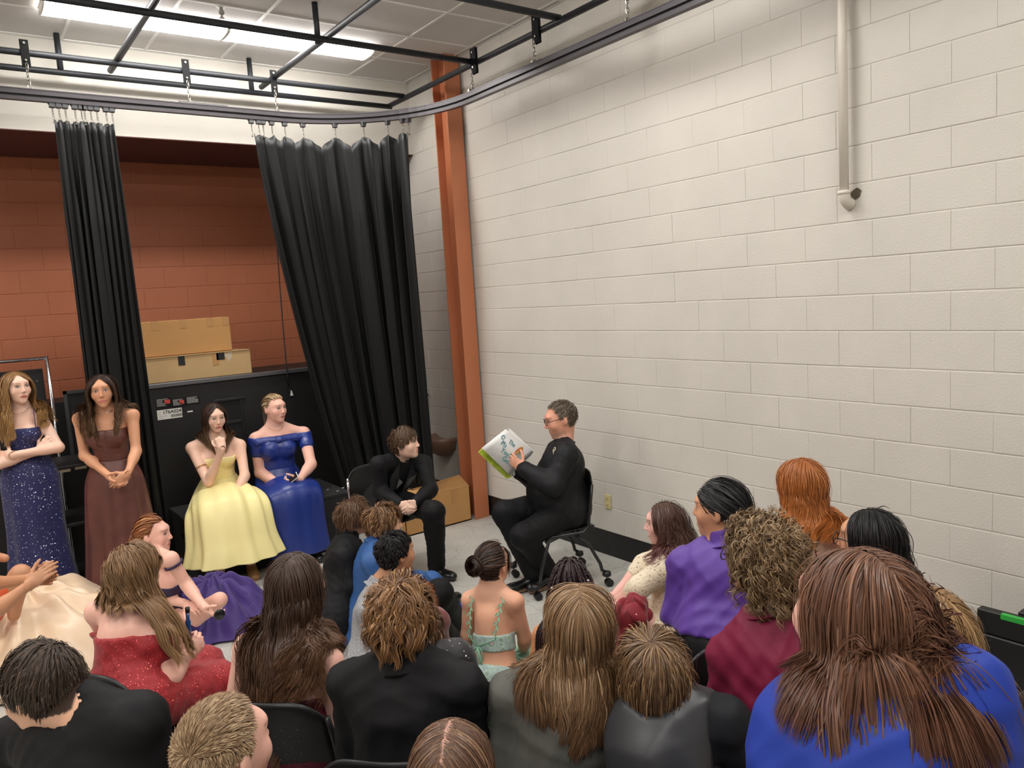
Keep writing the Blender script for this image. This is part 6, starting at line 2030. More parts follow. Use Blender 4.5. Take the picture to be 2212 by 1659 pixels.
# ---- P8: champagne gown, cut by the left edge
M_CHAMP = mat('champagne_satin', srgb(226, 200, 170), rough=0.36, sheen=0.2, spec=0.55, bump=0.08, bscale=12)
p, J = base('woman in a champagne satin gown, mostly past the left edge, hands folded', -95, 1120, 3.9, 110, mode='floor', lean=4, sh=0.16)
D0 = depth_of(J['NB'])
J['RE'] = W(-25, 1330, D0 - 0.12); J['RW'] = W(62, 1264, D0 - 0.05); J['LE'] = W(-45, 1265, D0 + 0.12); J['LW'] = W(70, 1250, D0 + 0.02)
F = bodyF(J, True, 1.0)
hand(F, J, 'R', W(112, 1224, D0 - 0.02) - J['RW'], UP * -0.3 + CF, curl=(8, 10, 8), thumb=10)
hand(F, J, 'L', W(118, 1248, D0 + 0.02) - J['LW'], UP * 0.3 - CF, curl=(15, 20, 15))
finish_body(p, J, F, SK_TAN, H_DKBR)
G = Field(); torso(G, J, 0.008); G.cut(J['TM'][:, 2], J['NB'] - J['TM'][:, 2] * 0.13)
cloth(p, 'bodice', G, M_CHAMP, 0.012, 0.003)
mound(p, 'satin_skirt', WZ(70, 1420, 0.0), 0.66, 0.72, 0.42, M_CHAMP, 60, 9, 0.055, 5, power=0.8, nt=150, nr=44, off=(-0.08, 0.05))
hair(p, J, 500, 0.4, 'part', H_DKBR, grav=0.5, hug=0.3, width=0.004, seed=19)

# ---- P9: orange sequin dress, only a knee in view
M_ORNG = sequin('orange_sequin_cloth', srgb(226, 92, 44), srgb(255, 190, 140), 85, rough=0.35, radius=0.32)
p, J = base('woman in an orange sequin dress at the left edge with one knee in view', -120, 1010, 4.6, 120, mode='floor', lean=6, sh=0.16)
D0 = depth_of(J['NB'])
J['RK'] = W(44, 1240, D0 - 0.05); J['RA'] = W(30, 1330, D0 + 0.0); J['LK'] = W(-60, 1250, D0 + 0.2); J['LA'] = W(-40, 1330, D0 + 0.25)
F = bodyF(J, True, 1.0); leg(F, J, 'R', w=0.95); leg(F, J, 'L', w=0.95)
finish_body(p, J, F, SK_TAN, H_BR)
G = Field(); torso(G, J, 0.008); G.cut(J['TM'][:, 2], J['NB'] - J['TM'][:, 2] * 0.13)
kk = J['RH'] * 0.14 + J['RK'] * 0.86
G.cap(J['RH'], kk, 0.10, 0.068, 0.04); G.cap(J['LH'], J['LH'] * 0.3 + J['LK'] * 0.7, 0.10, 0.078, 0.04)
cloth(p, 'dress', G, M_ORNG, 0.011, 0.003)
hair(p, J, 500, 0.35, 'part', H_BR, grav=0.5, hug=0.3, width=0.004, seed=20)

# ---- P10: red glitter dress, from behind
M_REDG = sequin('red_glitter_cloth', srgb(150, 14, 26), srgb(255, 110, 100), 150, rough=0.35, radius=0.3, dens=0.6)
p, J = base('woman in a red glitter off-shoulder dress with long fair brown hair seen from behind', 290, 1174, 3.2, 62, hyaw=58, hpitch=-4, hroll=10, lean=10, seat=0.46, sh=0.165)
J['NB'] = W(268, 1312, depth_of(J['NB']) - 0.02)
J['LS'] = W(212, 1322, depth_of(J['NB']) + 0.05); J['RS'] = W(335, 1378, depth_of(J['NB']) - 0.05)
J['PEL'] = W(285, 1512, depth_of(J['NB']) - 0.06); torso_frame(J)
D0 = depth_of(J['NB'])
J['RE'] = W(368, 1462, D0 - 0.06); J['RW'] = W(402, 1418, D0 + 0.10); J['LE'] = W(255, 1420, D0 + 0.2); J['LW'] = W(380, 1400, D0 + 0.3)
f, r = J['f'], J['r']
J['RH'] = J['PEL'] + r * 0.09; J['LH'] = J['PEL'] - r * 0.09
J['RK'] = W(470, 1475, D0 + 0.22); J['LK'] = W(440, 1440, D0 + 0.38); J['RA'] = A(J['RK'][0], J['RK'][1], 0.09) + f * 0.02; J['LA'] = A(J['LK'][0], J['LK'][1], 0.09) + f * 0.02
F = bodyF(J, True, 1.02, aw=1.05)
hand(F, J, 'R', W(424, 1392, D0 + 0.14) - J['RW'], CF * 0.7 - CR * 0.5, curl=(50, 55, 30), thumb=40)
finish_body(p, J, F, SK_PINK, H_LTBR, h=0.009)
G = Field(); torso(G, J, 0.010, 1.04)
for s in 'RL': G.cap(J[s + 'S'] - J['TM'][:, 2] * 0.03, J[s + 'S'] * 0.68 + J[s + 'E'] * 0.32, 0.068, 0.062, 0.03)
G.cut(J['TM'][:, 2] * 0.97 + J['TM'][:, 0] * 0.1, J['NB'] - J['TM'][:, 2] * 0.105)
for s in 'RL':
    G.cap(J[s + 'H'], J[s + 'K'], 0.115, 0.088, 0.08); G.cap(J[s + 'K'], J[s + 'A'], 0.085, 0.07, 0.05)
cloth(p, 'dress', G, M_REDG, 0.010, 0.006, 1.2, 8)
hair(p, J, 2600, 0.47, 'part', H_LTBR, tip=srgb(150, 114, 76), wave=0.010, wfreq=30, wstart=0.45, clump=0.6, nclump=80, width=0.0024, segs=20, grav=0.42, hug=0.0, part=-0.06, seed=21, lift=0.010, down=nrm(CR * 0.36 - UP), lenfn=lambda q: 0.36 + 0.64 * np.clip((q[:, 0] - 0.012) / 0.045, 0, 1), flow=lambda q, d, s_: d + np.array([1.0, 0, 0]))
chair_for(J, 'black shell chair under the woman in the red glitter dress', fwd=0.06)
bt = thing('blue_bottle', 'slim blue bottle standing up in the hand of the woman in red', 'bottle', W(408, 1390, D0 + 0.16))
b0, b1 = W(408, 1402, D0 + 0.16), W(405, 1322, D0 + 0.14)
MB().tube([b0, b0 * 0.25 + b1 * 0.75, b0 * 0.2 + b1 * 0.8, b1], [0.012, 0.012, 0.008, 0.008], 14).build('tube', mat('blue_glass', srgb(28, 74, 128), rough=0.15, spec=0.7), bt, smooth=True)
MB().tube([b1, b1 + (b1 - b0) * 0.12], 0.010, 14).build('cap', M_BLKPLAS, bt, smooth=True)

# ---- P11: boy in black suit, lower left
p, J = base('dark-haired boy in a black suit bent to the left at the lower left', 66, 1386, 2.05, 10, hyaw=-32, hpitch=-16, lean=20, seat=0.45, sh=0.19)
D0 = depth_of(J['HC'])
J['NB'] = W(180, 1545, D0 - 0.03); J['LS'] = W(30, 1600, D0 + 0.10); J['RS'] = W(298, 1560, D0 - 0.07); J['PEL'] = W(210, 1880, D0 + 0.0)
torso_frame(J)
J['RE'] = W(390, 1760, D0 + 0.0); J['LE'] = W(-60, 1780, D0 + 0.2); J['RW'] = J['RE'] + J['f'] * 0.22 - J['r'] * 0.1; J['LW'] = J['LE'] + J['f'] * 0.22 + J['r'] * 0.1
F = bodyF(J, False, 0.95, nw=1.05)
finish_body(p, J, F, SK_LIGHT, H_DKBR, fem=False, lip=LIPN)
coat(p, J, M_SUIT, 'jacket', 0.022, 1.0, seed=31, wr=0.007)
trousers(p, J, M_TROUS)
hair(p, J, 3400, 0.09, 'crown', srgb(58, 46, 38), hi=srgb(84, 68, 56), hi_frac=0.15, grav=0.24, clump=0.12, nclump=90, body=False, lift=0.006, width=0.0024, segs=12, seed=22, lenfn=lambda q: 0.35 + 0.65 * np.clip((q[:, 2] + 0.01) / 0.06, 0, 1), spread=0.003, stick=0.9, face_gap=False, crown=(0.03, -0.06, 0.085))
chair('black shell chair at the lower left corner, behind the bent boy', WZ(75, 1592, 0.82) + A(0.06, 0.28, 0), 12)

# ---- P12: crew-cut boy at the bottom
p, J = base('boy with a short fair crew cut at the bottom edge', 466, 1507, 1.75, 70, hyaw=66, hpitch=0, lean=6, seat=0.42, sh=0.18, hs=1.04)
F = bodyF(J, False, 1.0, nw=1.05)
finish_body(p, J, F, SK_PINK, srgb(150, 122, 96), fem=False, lip=LIPN)
coat(p, J, mat('dark_burgundy_shirt', srgb(60, 18, 26), rough=0.7), 'shirt', 0.014, 1.0, seed=32); trousers(p, J, M_TROUS)
hair(p, J, 6500, 0.026, 'crown', srgb(140, 112, 84), hi=srgb(186, 158, 122), hi_frac=0.35, grav=0.0, clump=0.25, nclump=500, body=False, lift=0.003, width=0.0014, segs=5, stick=0.2, seed=23, spread=0.02, face_gap=False, hairline=0.7, lenfn=lambda q: 0.3 + 0.7 * np.clip((q[:, 2] - 0.0) / 0.07, 0, 1),
     crown=(0.0, -0.075, 0.055), flow=lambda q, d, s_: d * 1.0 + np.array([0, 0.02, 0.03]) * (q[:, 2:3] > 0.05), extra_col=None)
chair_for(J, 'black shell chair under the crew-cut boy')

# ---- P13: burgundy halter dress, long dark wavy hair
M_BURG = mat('burgundy_satin', srgb(74, 16, 32), rough=0.45, spec=0.4, var=0.1, bump=0.06, bscale=14)
p, J = base('woman in a burgundy open-back dress with very long dark wavy hair', 632, 1190, 2.8, 48, hyaw=62, hpitch=0, lean=8, seat=0.45, sh=0.175)
D0 = depth_of(J['NB'])
J['LS'] = W(535, 1398, D0 + 0.08); J['RS'] = W(712, 1432, D0 - 0.03); J['NB'] = W(628, 1372, D0 + 0.0); J['PEL'] = W(628, 1668, D0 + 0.0); torso_frame(J)
J['RE'] = W(735, 1560, D0 - 0.02); J['RW'] = W(725, 1530, D0 + 0.22); J['LE'] = W(505, 1540, D0 + 0.12); J['LW'] = W(580, 1560, D0 + 0.3)
F = bodyF(J, True, 1.05, aw=1.05)
hand(F, J, 'R', J['f'] - J['r'] * 0.4, -UP, curl=(20, 30, 20))
finish_body(p, J, F, SK_PINK, H_DKBR, h=0.010)
G = Field(); torso(G, J, 0.010, 1.06)
G.ell(J['NB'] - J['TM'][:, 2] * 0.05 + J['TM'][:, 0] * 0.12 - J['TM'][:, 1] * 0.03, A(0.115, 0.24, 0.155), J['TM'], 0.01, 0, -1)
G.ell(J['NB'] - J['TM'][:, 2] * 0.02 - J['TM'][:, 0] * 0.15 - J['TM'][:, 1] * 0.03, A(0.085, 0.24, 0.13), J['TM'], 0.01, 0, -1)
G.cut(J['TM'][:, 2], J['NB'] + J['TM'][:, 2] * 0.02)
for s in 'RL':
    G.cap(J[s + 'H'], J[s + 'K'], 0.125, 0.10, 0.08); G.cap(J[s + 'K'], J[s + 'A'], 0.10, 0.12, 0.05)
cloth(p, 'dress', G, M_BURG, 0.011, 0.004, 1, 9)
hair(p, J, 3600, 0.62, 'part', srgb(66, 48, 38), tip=srgb(112, 78, 54), wave=0.02, wfreq=34, wstart=0.35, clump=0.68, nclump=110, width=0.0022, segs=24, grav=0.42, hug=0.14, part=0.012, seed=24, lift=0.011, lenfn=lambda q: 1 - 0.35 * np.clip((q[:, 0] - 0.02) / 0.03, 0, 1), lenvar=0.3, spread=0.02)
chair_for(J, 'black perforated shell chair behind the woman in burgundy', fwd=0.10)

# ---- P14: black blazer, tousled brown hair
p, J = base('boy in a black blazer with tousled wavy brown hair seen from behind', 860, 1250, 2.4, 44, hyaw=48, hpitch=0, lean=8, seat=0.45, sh=0.205, hs=1.0)
D0 = depth_of(J['NB'])
J['NB'] = W(880, 1432, D0); J['LS'] = W(758, 1478, D0 + 0.10); J['RS'] = W(1000, 1488, D0 - 0.06); J['PEL'] = W(880, 1790, D0 + 0.02); torso_frame(J)
J['LE'] = W(765, 1660, D0 + 0.14); J['RE'] = W(1030, 1650, D0 + 0.0)
F = bodyF(J, False, 1.0)
finish_body(p, J, F, SK_LIGHT, H_BR, fem=False)
coat(p, J, M_SUIT, 'blazer', 0.024, 1.08, seed=33, wr=0.012, freq=0.7, h=0.012)
collar(p, J, M_SUIT, 0.068, 0.045, 0.05)
trousers(p, J, M_TROUS)
hair(p, J, 3400, 0.118, 'crown', srgb(112, 80, 54), hi=srgb(168, 126, 84), hi_frac=0.3, tip=srgb(150, 110, 70), wave=0.008, wfreq=60, wstart=0.15, grav=0.20, clump=0.7, nclump=120, body=False, lift=0.017, hug=0.10, width=0.0024, segs=14, seed=25, spread=0.03, face_gap=False, crown=(0.0, -0.03, 0.1))
chair_for(J, 'black shell chair under the boy with tousled brown hair', fwd=0.10)

# ---- P15: straight centre-parted hair at the bottom
p, J = base('girl with straight brown centre-parted hair at the bottom edge', 965, 1562, 1.62, 40, hyaw=44, hpitch=6, lean=6, seat=0.4, sh=0.165)
F = bodyF(J, True, 1.0)
finish_body(p, J, F, SK_PINK, SK_PINK)
coat(p, J, M_SUIT, 'top', 0.012, 1.0, seed=34); trousers(p, J, M_TROUS)
hair(p, J, 4200, 0.45, 'part', srgb(92, 66, 50), hi=srgb(138, 106, 80), hi_frac=0.2, clump=0.3, nclump=120, width=0.0020, segs=18, grav=0.35, hug=0.3, part=0.0, seed=26, lift=0.004, spread=0.006, rjit=0.0, back=0.25)
chair_for(J, 'black shell chair under the girl with centre-parted hair')
# ---- P16..P18: three boys on the floor, watching to the right
p, J = base('boy in a black suit sitting on the floor with shaggy brown hair', 762, 1076, 5.05, 78, hyaw=96, hpitch=-4, mode='floor', lean=16, sh=0.185)
D0 = depth_of(J['NB'])
J['NB'] = W(752, 1160, D0); J['LS'] = W(738, 1185, D0 + 0.16); J['RS'] = W(740, 1205, D0 - 0.16); J['PEL'] = WZ(726, 1345, 0.14); torso_frame(J)
J['RE'] = W(760, 1265, D0 - 0.2); J['RW'] = W(815, 1262, D0 - 0.1)
F = bodyF(J, False, 1.0); finish_body(p, J, F, SK_TAN, H_BR, fem=False, lip=LIPN)
coat(p, J, M_SUIT, 'jacket', 0.026, 1.1, seed=35, wr=0.006); collar(p, J, M_SUIT, 0.066, 0.035)
trousers(p, J, M_TROUS)
hair(p, J, 1500, 0.14, 'crown', srgb(92, 66, 48), hi=srgb(126, 94, 66), hi_frac=0.2, wave=0.005, wfreq=40, grav=0.22, clump=0.5, nclump=80, body=False, lift=0.014, width=0.0028, segs=12, seed=41, lenfn=short_sides, spread=0.015, face_gap=False)

M_BLUJ = mat('mid_blue_suiting', srgb(40, 84, 142), rough=0.6, var=0.06, bump=0.1, bscale=300)
p, J = base('boy in a bright blue suit jacket sitting on the floor between two boys', 828, 1088, 4.8, 76, hyaw=96, hpitch=-6, mode='floor', lean=16, sh=0.18)
D0 = depth_of(J['NB'])
J['NB'] = W(815, 1178, D0); J['LS'] = W(800, 1195, D0 + 0.16); J['RS'] = W(806, 1215, D0 - 0.15); J['PEL'] = WZ(800, 1340, 0.14); torso_frame(J)
J['RE'] = W(830, 1275, D0 - 0.2); J['RW'] = W(880, 1270, D0 - 0.1)
J['RK'] = W(900, 1262, D0 - 0.05); J['LK'] = W(930, 1262, D0 + 0.2); J['RA'] = WZ(968, 1312, 0.09); J['LA'] = WZ(950, 1290, 0.09); J['RF'] = A(0.9, 0.3, 0)
F = bodyF(J, False, 1.0); finish_body(p, J, F, SK_LIGHT, H_BR, fem=False, lip=LIPN)
coat(p, J, M_BLUJ, 'jacket', 0.026, 1.1, seed=36, wr=0.004); collar(p, J, M_BLUJ, 0.066, 0.035)
trousers(p, J, M_BLUJ)
shoe(p, J, 'R', mat('shiny_blue_leather', srgb(30, 48, 128), rough=0.2, spec=0.7)); shoe(p, J, 'L', M_BSHOE)
hair(p, J, 1700, 0.13, 'crown', srgb(104, 74, 50), hi=srgb(150, 112, 74), hi_frac=0.3, wave=0.007, wfreq=60, grav=0.22, clump=0.6, nclump=80, body=False, lift=0.018, width=0.0028, segs=12, seed=42, lenfn=short_sides, spread=0.02, face_gap=False)

M_LGREY = mat('light_grey_tweed', srgb(146, 148, 150), rough=0.8, var=0.25, vscale=90, bump=0.2, bscale=220)
p, J = base('black-haired boy in a light grey jacket sitting on the floor', 850, 1148, 4.25, 72, hyaw=84, hpitch=-2, mode='floor', lean=14, sh=0.18)
D0 = depth_of(J['NB'])
J['NB'] = W(818, 1276, D0); J['LS'] = W(812, 1292, D0 + 0.17); J['RS'] = W(800, 1322, D0 - 0.15); J['PEL'] = WZ(806, 1462, 0.14); torso_frame(J)
J['RE'] = W(840, 1390, D0 - 0.2); J['RW'] = W(890, 1380, D0 - 0.1)
J['RK'] = W(930, 1345, D0 - 0.1); J['LK'] = W(948, 1282, D0 + 0.18); J['LA'] = WZ(985, 1345, 0.09); J['RA'] = WZ(980, 1390, 0.09)
F = bodyF(J, False, 1.0); finish_body(p, J, F, SK_TAN, H_BLACK, fem=False, lip=LIPN)
coat(p, J, M_LGREY, 'jacket', 0.026, 1.08, seed=37, wr=0.005); collar(p, J, M_LGREY, 0.066, 0.035)
trousers(p, J, M_TROUS); shoe(p, J, 'L', M_BSHOE)
hair(p, J, 1900, 0.07, 'crown', srgb(24, 22, 23), wave=0.003, wfreq=50, grav=0.12, clump=0.5, nclump=110, body=False, lift=0.010, width=0.0028, segs=9, seed=43, lenfn=short_sides, spread=0.015, face_gap=False, crown=(0, -0.06, 0.085))

# ---- P19: maroon velvet jacket, auburn hair, mostly behind P14
M_MARV = mat('maroon_velvet', srgb(106, 40, 40), rough=0.6, sheen=0.3, var=0.12, bump=0.08, bscale=60)
p, J = base('person in a maroon velvet jacket with auburn curls, mostly hidden by the tousled boy', 893, 1262, 3.75, 60, hyaw=66, mode='floor', lean=12, sh=0.18)
D0 = depth_of(J['NB'])
J['NB'] = W(900, 1345, D0); J['LS'] = W(870, 1355, D0 + 0.1); J['RS'] = W(936, 1345, D0 - 0.1); torso_frame(J)
J['RE'] = W(950, 1400, D0 - 0.05); J['RW'] = W(965, 1395, D0 + 0.15)
F = bodyF(J, False, 1.0); finish_body(p, J, F, SK_LIGHT, H_AUB, fem=False, lip=LIPN)
coat(p, J, M_MARV, 'jacket', 0.024, 1.05, seed=38, wr=0.005)
trousers(p, J, M_TROUS)
hair(p, J, 1300, 0.12, 'crown', srgb(120, 62, 40), tip=srgb(170, 104, 62), curl=0.006, cfreq=90, grav=0.15, clump=0.5, nclump=90, body=False, lift=0.016, width=0.003, segs=12, seed=44, face_gap=False)

# ---- P20: rhinestone jacket
M_RHINE = sequin('black_cloth_with_rhinestones', srgb(24, 22, 25), srgb(255, 250, 250), 75, rough=0.2, radius=0.24, dens=0.6, metal=0.1)
p, J = base('person in a black jacket scattered with rhinestones behind the tousled boy', 905, 1302, 3.0, 50, mode='floor', lean=12, sh=0.18)
D0 = depth_of(J['NB'])
J['NB'] = W(908, 1420, D0); J['LS'] = W(850, 1450, D0 + 0.08); J['RS'] = W(985, 1425, D0 - 0.05); J['PEL'] = WZ(930, 1620, 0.12); torso_frame(J)
J['RE'] = W(1032, 1510, D0 - 0.05); J['RW'] = W(1030, 1530, D0 + 0.2)
F = bodyF(J, False, 1.0); finish_body(p, J, F, SK_LIGHT, H_BR, fem=False, lip=LIPN)
coat(p, J, M_RHINE, 'jacket', 0.024, 1.08, seed=39, wr=0.005)
trousers(p, J, M_TROUS)
hair(p, J, 700, 0.07, 'crown', H_BR, grav=0.1, body=False, width=0.004, segs=9, seed=45, face_gap=False)

# ---- P21: mint floral open-back dress, bun
M_MINT = mat('mint_satin', srgb(140, 178, 158), rough=0.45, spec=0.4, bump=0.05, bscale=20)
def floral():
    m = mat('mint_floral_print', srgb(176, 196, 184), rough=0.55)
    N, L, bs = nodes_of(m)
    tc = N.new('ShaderNodeTexCoord'); v1 = N.new('ShaderNodeTexVoronoi'); v1.inputs['Scale'].default_value = 22
    nz = N.new('ShaderNodeTexNoise'); nz.inputs['Scale'].default_value = 60
    L.new(tc.outputs['Object'], v1.inputs['Vector']); L.new(tc.outputs['Object'], nz.inputs['Vector'])
    cr = N.new('ShaderNodeValToRGB'); e = cr.color_ramp.elements
    e[0].position = 0.0; e[0].color = (*srgb(196, 120, 140), 1); e[1].position = 0.24; e[1].color = (*srgb(206, 196, 196), 1)
    for pos, c in ((0.30, srgb(112, 140, 116)), (0.40, srgb(176, 200, 186)), (0.8, srgb(150, 168, 166))):
        el = e.new(pos); el.color = (*c, 1)
    ad = N.new('ShaderNodeMath'); ad.operation = 'MULTIPLY_ADD'; ad.inputs[1].default_value = 0.5
    L.new(nz.outputs['Fac'], ad.inputs[0]); 
    sb = N.new('ShaderNodeMath'); sb.operation = 'SUBTRACT'; sb.inputs[1].default_value = 0.25
    L.new(v1.outputs['Distance'], sb.inputs[0]); L.new(sb.outputs[0], ad.inputs[2]); L.new(ad.outputs[0], cr.inputs[0]); L.new(cr.outputs[0], bs.inputs['Base Color'])
    return m
M_FLOR = floral()
p, J = base('woman with a dark bun in a mint floral open-back dress on the floor', 1060, 1170, 4.12, 52, hyaw=72, hpitch=0, mode='floor', lean=6, sh=0.158)
D0 = depth_of(J['NB'])
J['NB'] = W(1062, 1276, D0); J['LS'] = W(1016, 1296, D0 + 0.06); J['RS'] = W(1112, 1300, D0 - 0.06); J['PEL'] = WZ(1070, 1475, 0.12); torso_frame(J)
J['LE'] = W(1010, 1372, D0 + 0.1); J['RE'] = W(1134, 1378, D0 + 0.02); J['LW'] = W(1035, 1400, D0 + 0.3); J['RW'] = W(1130, 1410, D0 + 0.25)
F = bodyF(J, True, 0.95, aw=0.95); finish_body(p, J, F, srgb(226, 170, 140), H_DKBR, h=0.010)
M_ = J['TM']
G = Field(); torso(G, J, 0.007, 0.96); G.cut(M_[:, 2], J['NB'] - M_[:, 2] * 0.215); G.cut(-M_[:, 2], J['NB'] - M_[:, 2] * 0.30)
cloth(p, 'bodice_band', G, M_FLOR, 0.009, 0.002)
G = Field(); torso(G, J, 0.008, 0.96); G.ell(J['PEL'] + UP * 0.01, A(0.21, 0.17, 0.15), M_, 0.05)
G.cut(M_[:, 2] * 0.95 + M_[:, 1] * 0.35, J['NB'] - M_[:, 2] * 0.36 - M_[:, 1] * 0.10)
cloth(p, 'skirt_back', G, M_FLOR, 0.010, 0.004, 1.3)
mound(p, 'spread_skirt', J['PEL'] + J['f'] * 0.22, 0.42, 0.40, 0.16, M_MINT, 52, 10, 0.035, 6)
M_VINE = mat('mint_leaf_trim', srgb(122, 168, 140), rough=0.5)
for sg in (1, -1):
    a0 = J['NB'] + M_[:, 0] * sg * 0.10 + UP * 0.005 - M_[:, 1] * 0.0; a1 = J['NB'] + M_[:, 0] * sg * 0.085 - M_[:, 2] * 0.10 - M_[:, 1] * 0.098; a2 = J['NB'] + M_[:, 0] * sg * 0.075 - M_[:, 2] * 0.225 - M_[:, 1] * 0.108
    ts = np.linspace(0, 1, 12)
    cv = np.array([a0 * (1 - t) ** 2 + 2 * a1 * t * (1 - t) + a2 * t * t for t in ts]) - M_[:, 1] * 0.012
    st = MB().tube(cv, 0.0035, 6).build('strap', M_VINE, p, smooth=True)
    for k in range(1, 11):
        lf = MB(); d_ = nrm(cv[k] - cv[k - 1]); sd = nrm(np.cross(d_, -M_[:, 1])) * (1 if k % 2 else -1)
        q = cv[k]; tip_ = q + d_ * 0.028 + sd * 0.020 - M_[:, 1] * 0.006
        w_ = nrm(np.cross(tip_ - q, -M_[:, 1])) * 0.005
        lf.add([q, (q + tip_) / 2 + w_ - M_[:, 1] * 0.004, tip_, (q + tip_) / 2 - w_ - M_[:, 1] * 0.004], [(0, 1, 2, 3)])
        lf.build('leaf', M_VINE, st).location = (0, 0, 0)
# lacing and bow at the back
kn = J['NB'] - M_[:, 2] * 0.27 - M_[:, 1] * 0.118 - M_[:, 0] * 0.03
def ribbon(pts, w, name='ribbon'):
    pts = np.array(pts); return MB().tube(pts, w, 6).build(name, M_VINE, p, smooth=True)
ribbon([J['NB'] + M_[:, 0] * 0.075 - M_[:, 2] * 0.225 - M_[:, 1] * 0.12, kn], 0.004); ribbon([J['NB'] - M_[:, 0] * 0.085 - M_[:, 2] * 0.215 - M_[:, 1] * 0.12, kn], 0.004)
for sx, ln in ((-0.035, 0.16), (0.02, 0.20), (0.05, 0.17)):
    ribbon([kn, kn + M_[:, 0] * sx * 0.6 - UP * ln * 0.45 - M_[:, 1] * 0.03, kn + M_[:, 0] * sx - UP * ln - M_[:, 1] * 0.01], 0.0045)
for sx in (-1, 1):
    ribbon([kn + A(0, 0, 0)] + [kn + M_[:, 0] * sx * 0.030 * math.sin(t) - UP * 0.055 * (1 - math.cos(t)) * 0.9 - M_[:, 1] * 0.02 * math.sin(t / 2) for t in np.linspace(0.3, 2 * PI - 0.2, 12)], 0.004)
slick(p, J, 1500, (-0.02, -0.118, 0.03), srgb(50, 36, 30), width=0.0028, seed=46, hi=srgb(84, 62, 50), hi_frac=0.2)
coil_bun(p, J, (-0.025, -0.135, 0.03), 0.056, srgb(54, 38, 31), 340, 47, 0.0028)
hair(p, J, 60, 0.20, 'part', srgb(58, 42, 34), root_filter=lambda q: (q[:, 1] > 0.04) & (np.abs(q[:, 0]) > 0.03), grav=0.5, width=0.002, seed=48, name='loose_strands')

# ---- P22: long dark braids
M_BRAID = mat('dark_braided_hair', srgb(42, 26, 28), rough=0.5, spec=0.4)
p, J = base('girl with long dark braids and bare tan shoulders sitting on the floor', 1230, 1204, 3.7, 46, hyaw=44, hpitch=2, mode='floor', lean=8, sh=0.17)
D0 = depth_of(J['NB'])
J['NB'] = W(1232, 1336, D0); J['LS'] = W(1172, 1372, D0 + 0.06); J['RS'] = W(1292, 1372, D0 - 0.06); torso_frame(J)
J['LE'] = W(1150, 1470, D0 + 0.06); J['LW'] = W(1180, 1500, D0 + 0.25); J['RE'] = W(1330, 1440, D0)
F = bodyF(J, True, 1.0); finish_body(p, J, F, srgb(196, 134, 92), srgb(42, 26, 28))
G = Field(); torso(G, J, 0.008); G.cut(J['TM'][:, 2], J['NB'] - J['TM'][:, 2] * 0.14)
cloth(p, 'dress', G, mat('dark_grey_satin', srgb(62, 56, 60), rough=0.5), 0.012, 0.004)
mound(p, 'skirt', J['PEL'] + J['f'] * 0.25, 0.45, 0.42, 0.16, mat('dark_grey_satin_skirt', srgb(62, 56, 60), rough=0.5), 46, 9, 0.03, 7)
rsb = np.random.RandomState(5)
nb = 0
for ring, (elev, cnt) in enumerate(((80, 4), (62, 9), (44, 13), (26, 16), (8, 14), (-8, 12))):
    for k in range(cnt):
        az = 2 * PI * (k + 0.5 * (ring % 2)) / cnt + rsb.normal() * 0.05
        e_ = math.radians(elev)
        q = A(math.cos(e_) * math.sin(az), math.cos(e_) * math.cos(az), math.sin(e_))
        pt = A(0, -0.012, 0.024) + q * A(0.080, 0.102, 0.096)
        if not scalp_mask(pt[None] * 0.97)[0]: continue
        d_ = nrm(A(q[0] * 1.0, q[1] * 0.5 - 0.5, -0.4))
        pos = J['HC'] + J['HM'] @ pt * J['hs']; dv = J['HM'] @ d_
        pts = [pos]
        Cs, Rr = head_shell(J, 0.004 + 0.003 * rsb.rand())
        for i in range(26):
            dv = nrm(dv * 0.72 + A(0, 0, -1) * 0.28 + rsb.normal(size=3) * 0.03)
            pp = pts[-1] + dv * 0.019
            lq = (pp - Cs) @ J['HM']; kk = np.linalg.norm(lq / Rr)
            if kk < 1: pp = Cs + J['HM'] @ (lq / kk)
            for a, b, r_ in colliders(J, 0.012):
                ba = b - a; t = np.clip((pp - a) @ ba / (ba @ ba), 0, 1); cl = a + t * ba; dd = np.linalg.norm(pp - cl)
                if dd < r_: pp = cl + (pp - cl) / (dd + 1e-9) * r_
            pts.append(pp)
        pts = np.array(pts)
        # three-strand look: finely pulsed radius
        u = np.linspace(0, 1, 78); s_ = np.linspace(0, 1, len(pts))
        fine = np.stack([np.interp(u, s_, pts[:, j]) for j in range(3)], 1)
        MB().tube(fine, 0.0058 * (1 + 0.22 * np.sin(np.arange(78) * 2.1)), 6).build('braid', M_BRAID, p, smooth=True); nb += 1
for q in ((1192, 1268), (1270, 1252)):
    c = W(q[0], q[1], depth_of(J['HC']) - 0.11)
    MB().tube([c, c - UP * 0.012], 0.007, 8).build('hair_bead', M_SILVER, p, smooth=True)

# ---- P23: grey suit, shoulder-length light brown hair
M_GREYS = mat('grey_green_suiting', srgb(92, 92, 86), rough=0.6, spec=0.3, var=0.06, vscale=4, bump=0.08, bscale=260)
p, J = base('person in a grey suit jacket with shoulder-length light brown hair', 1248, 1260, 2.28, 38, hyaw=38, hpitch=4, lean=6, seat=0.43, sh=0.20)
D0 = depth_of(J['NB'])
J['NB'] = W(1232, 1452, D0 + 0.0); J['LS'] = W(1108, 1502, D0 + 0.06); J['RS'] = W(1345, 1512, D0 - 0.04); J['PEL'] = W(1215, 1850, D0); torso_frame(J)
J['LE'] = W(1090, 1690, D0 + 0.08); J['RE'] = W(1385, 1700, D0)
F = bodyF(J, False, 1.0); finish_body(p, J, F, SK_LIGHT, H_LTBR, fem=False)
coat(p, J, M_GREYS, 'jacket', 0.024, 1.06, seed=51, wr=0.011, freq=0.7, h=0.012)
trousers(p, J, M_GREYS)
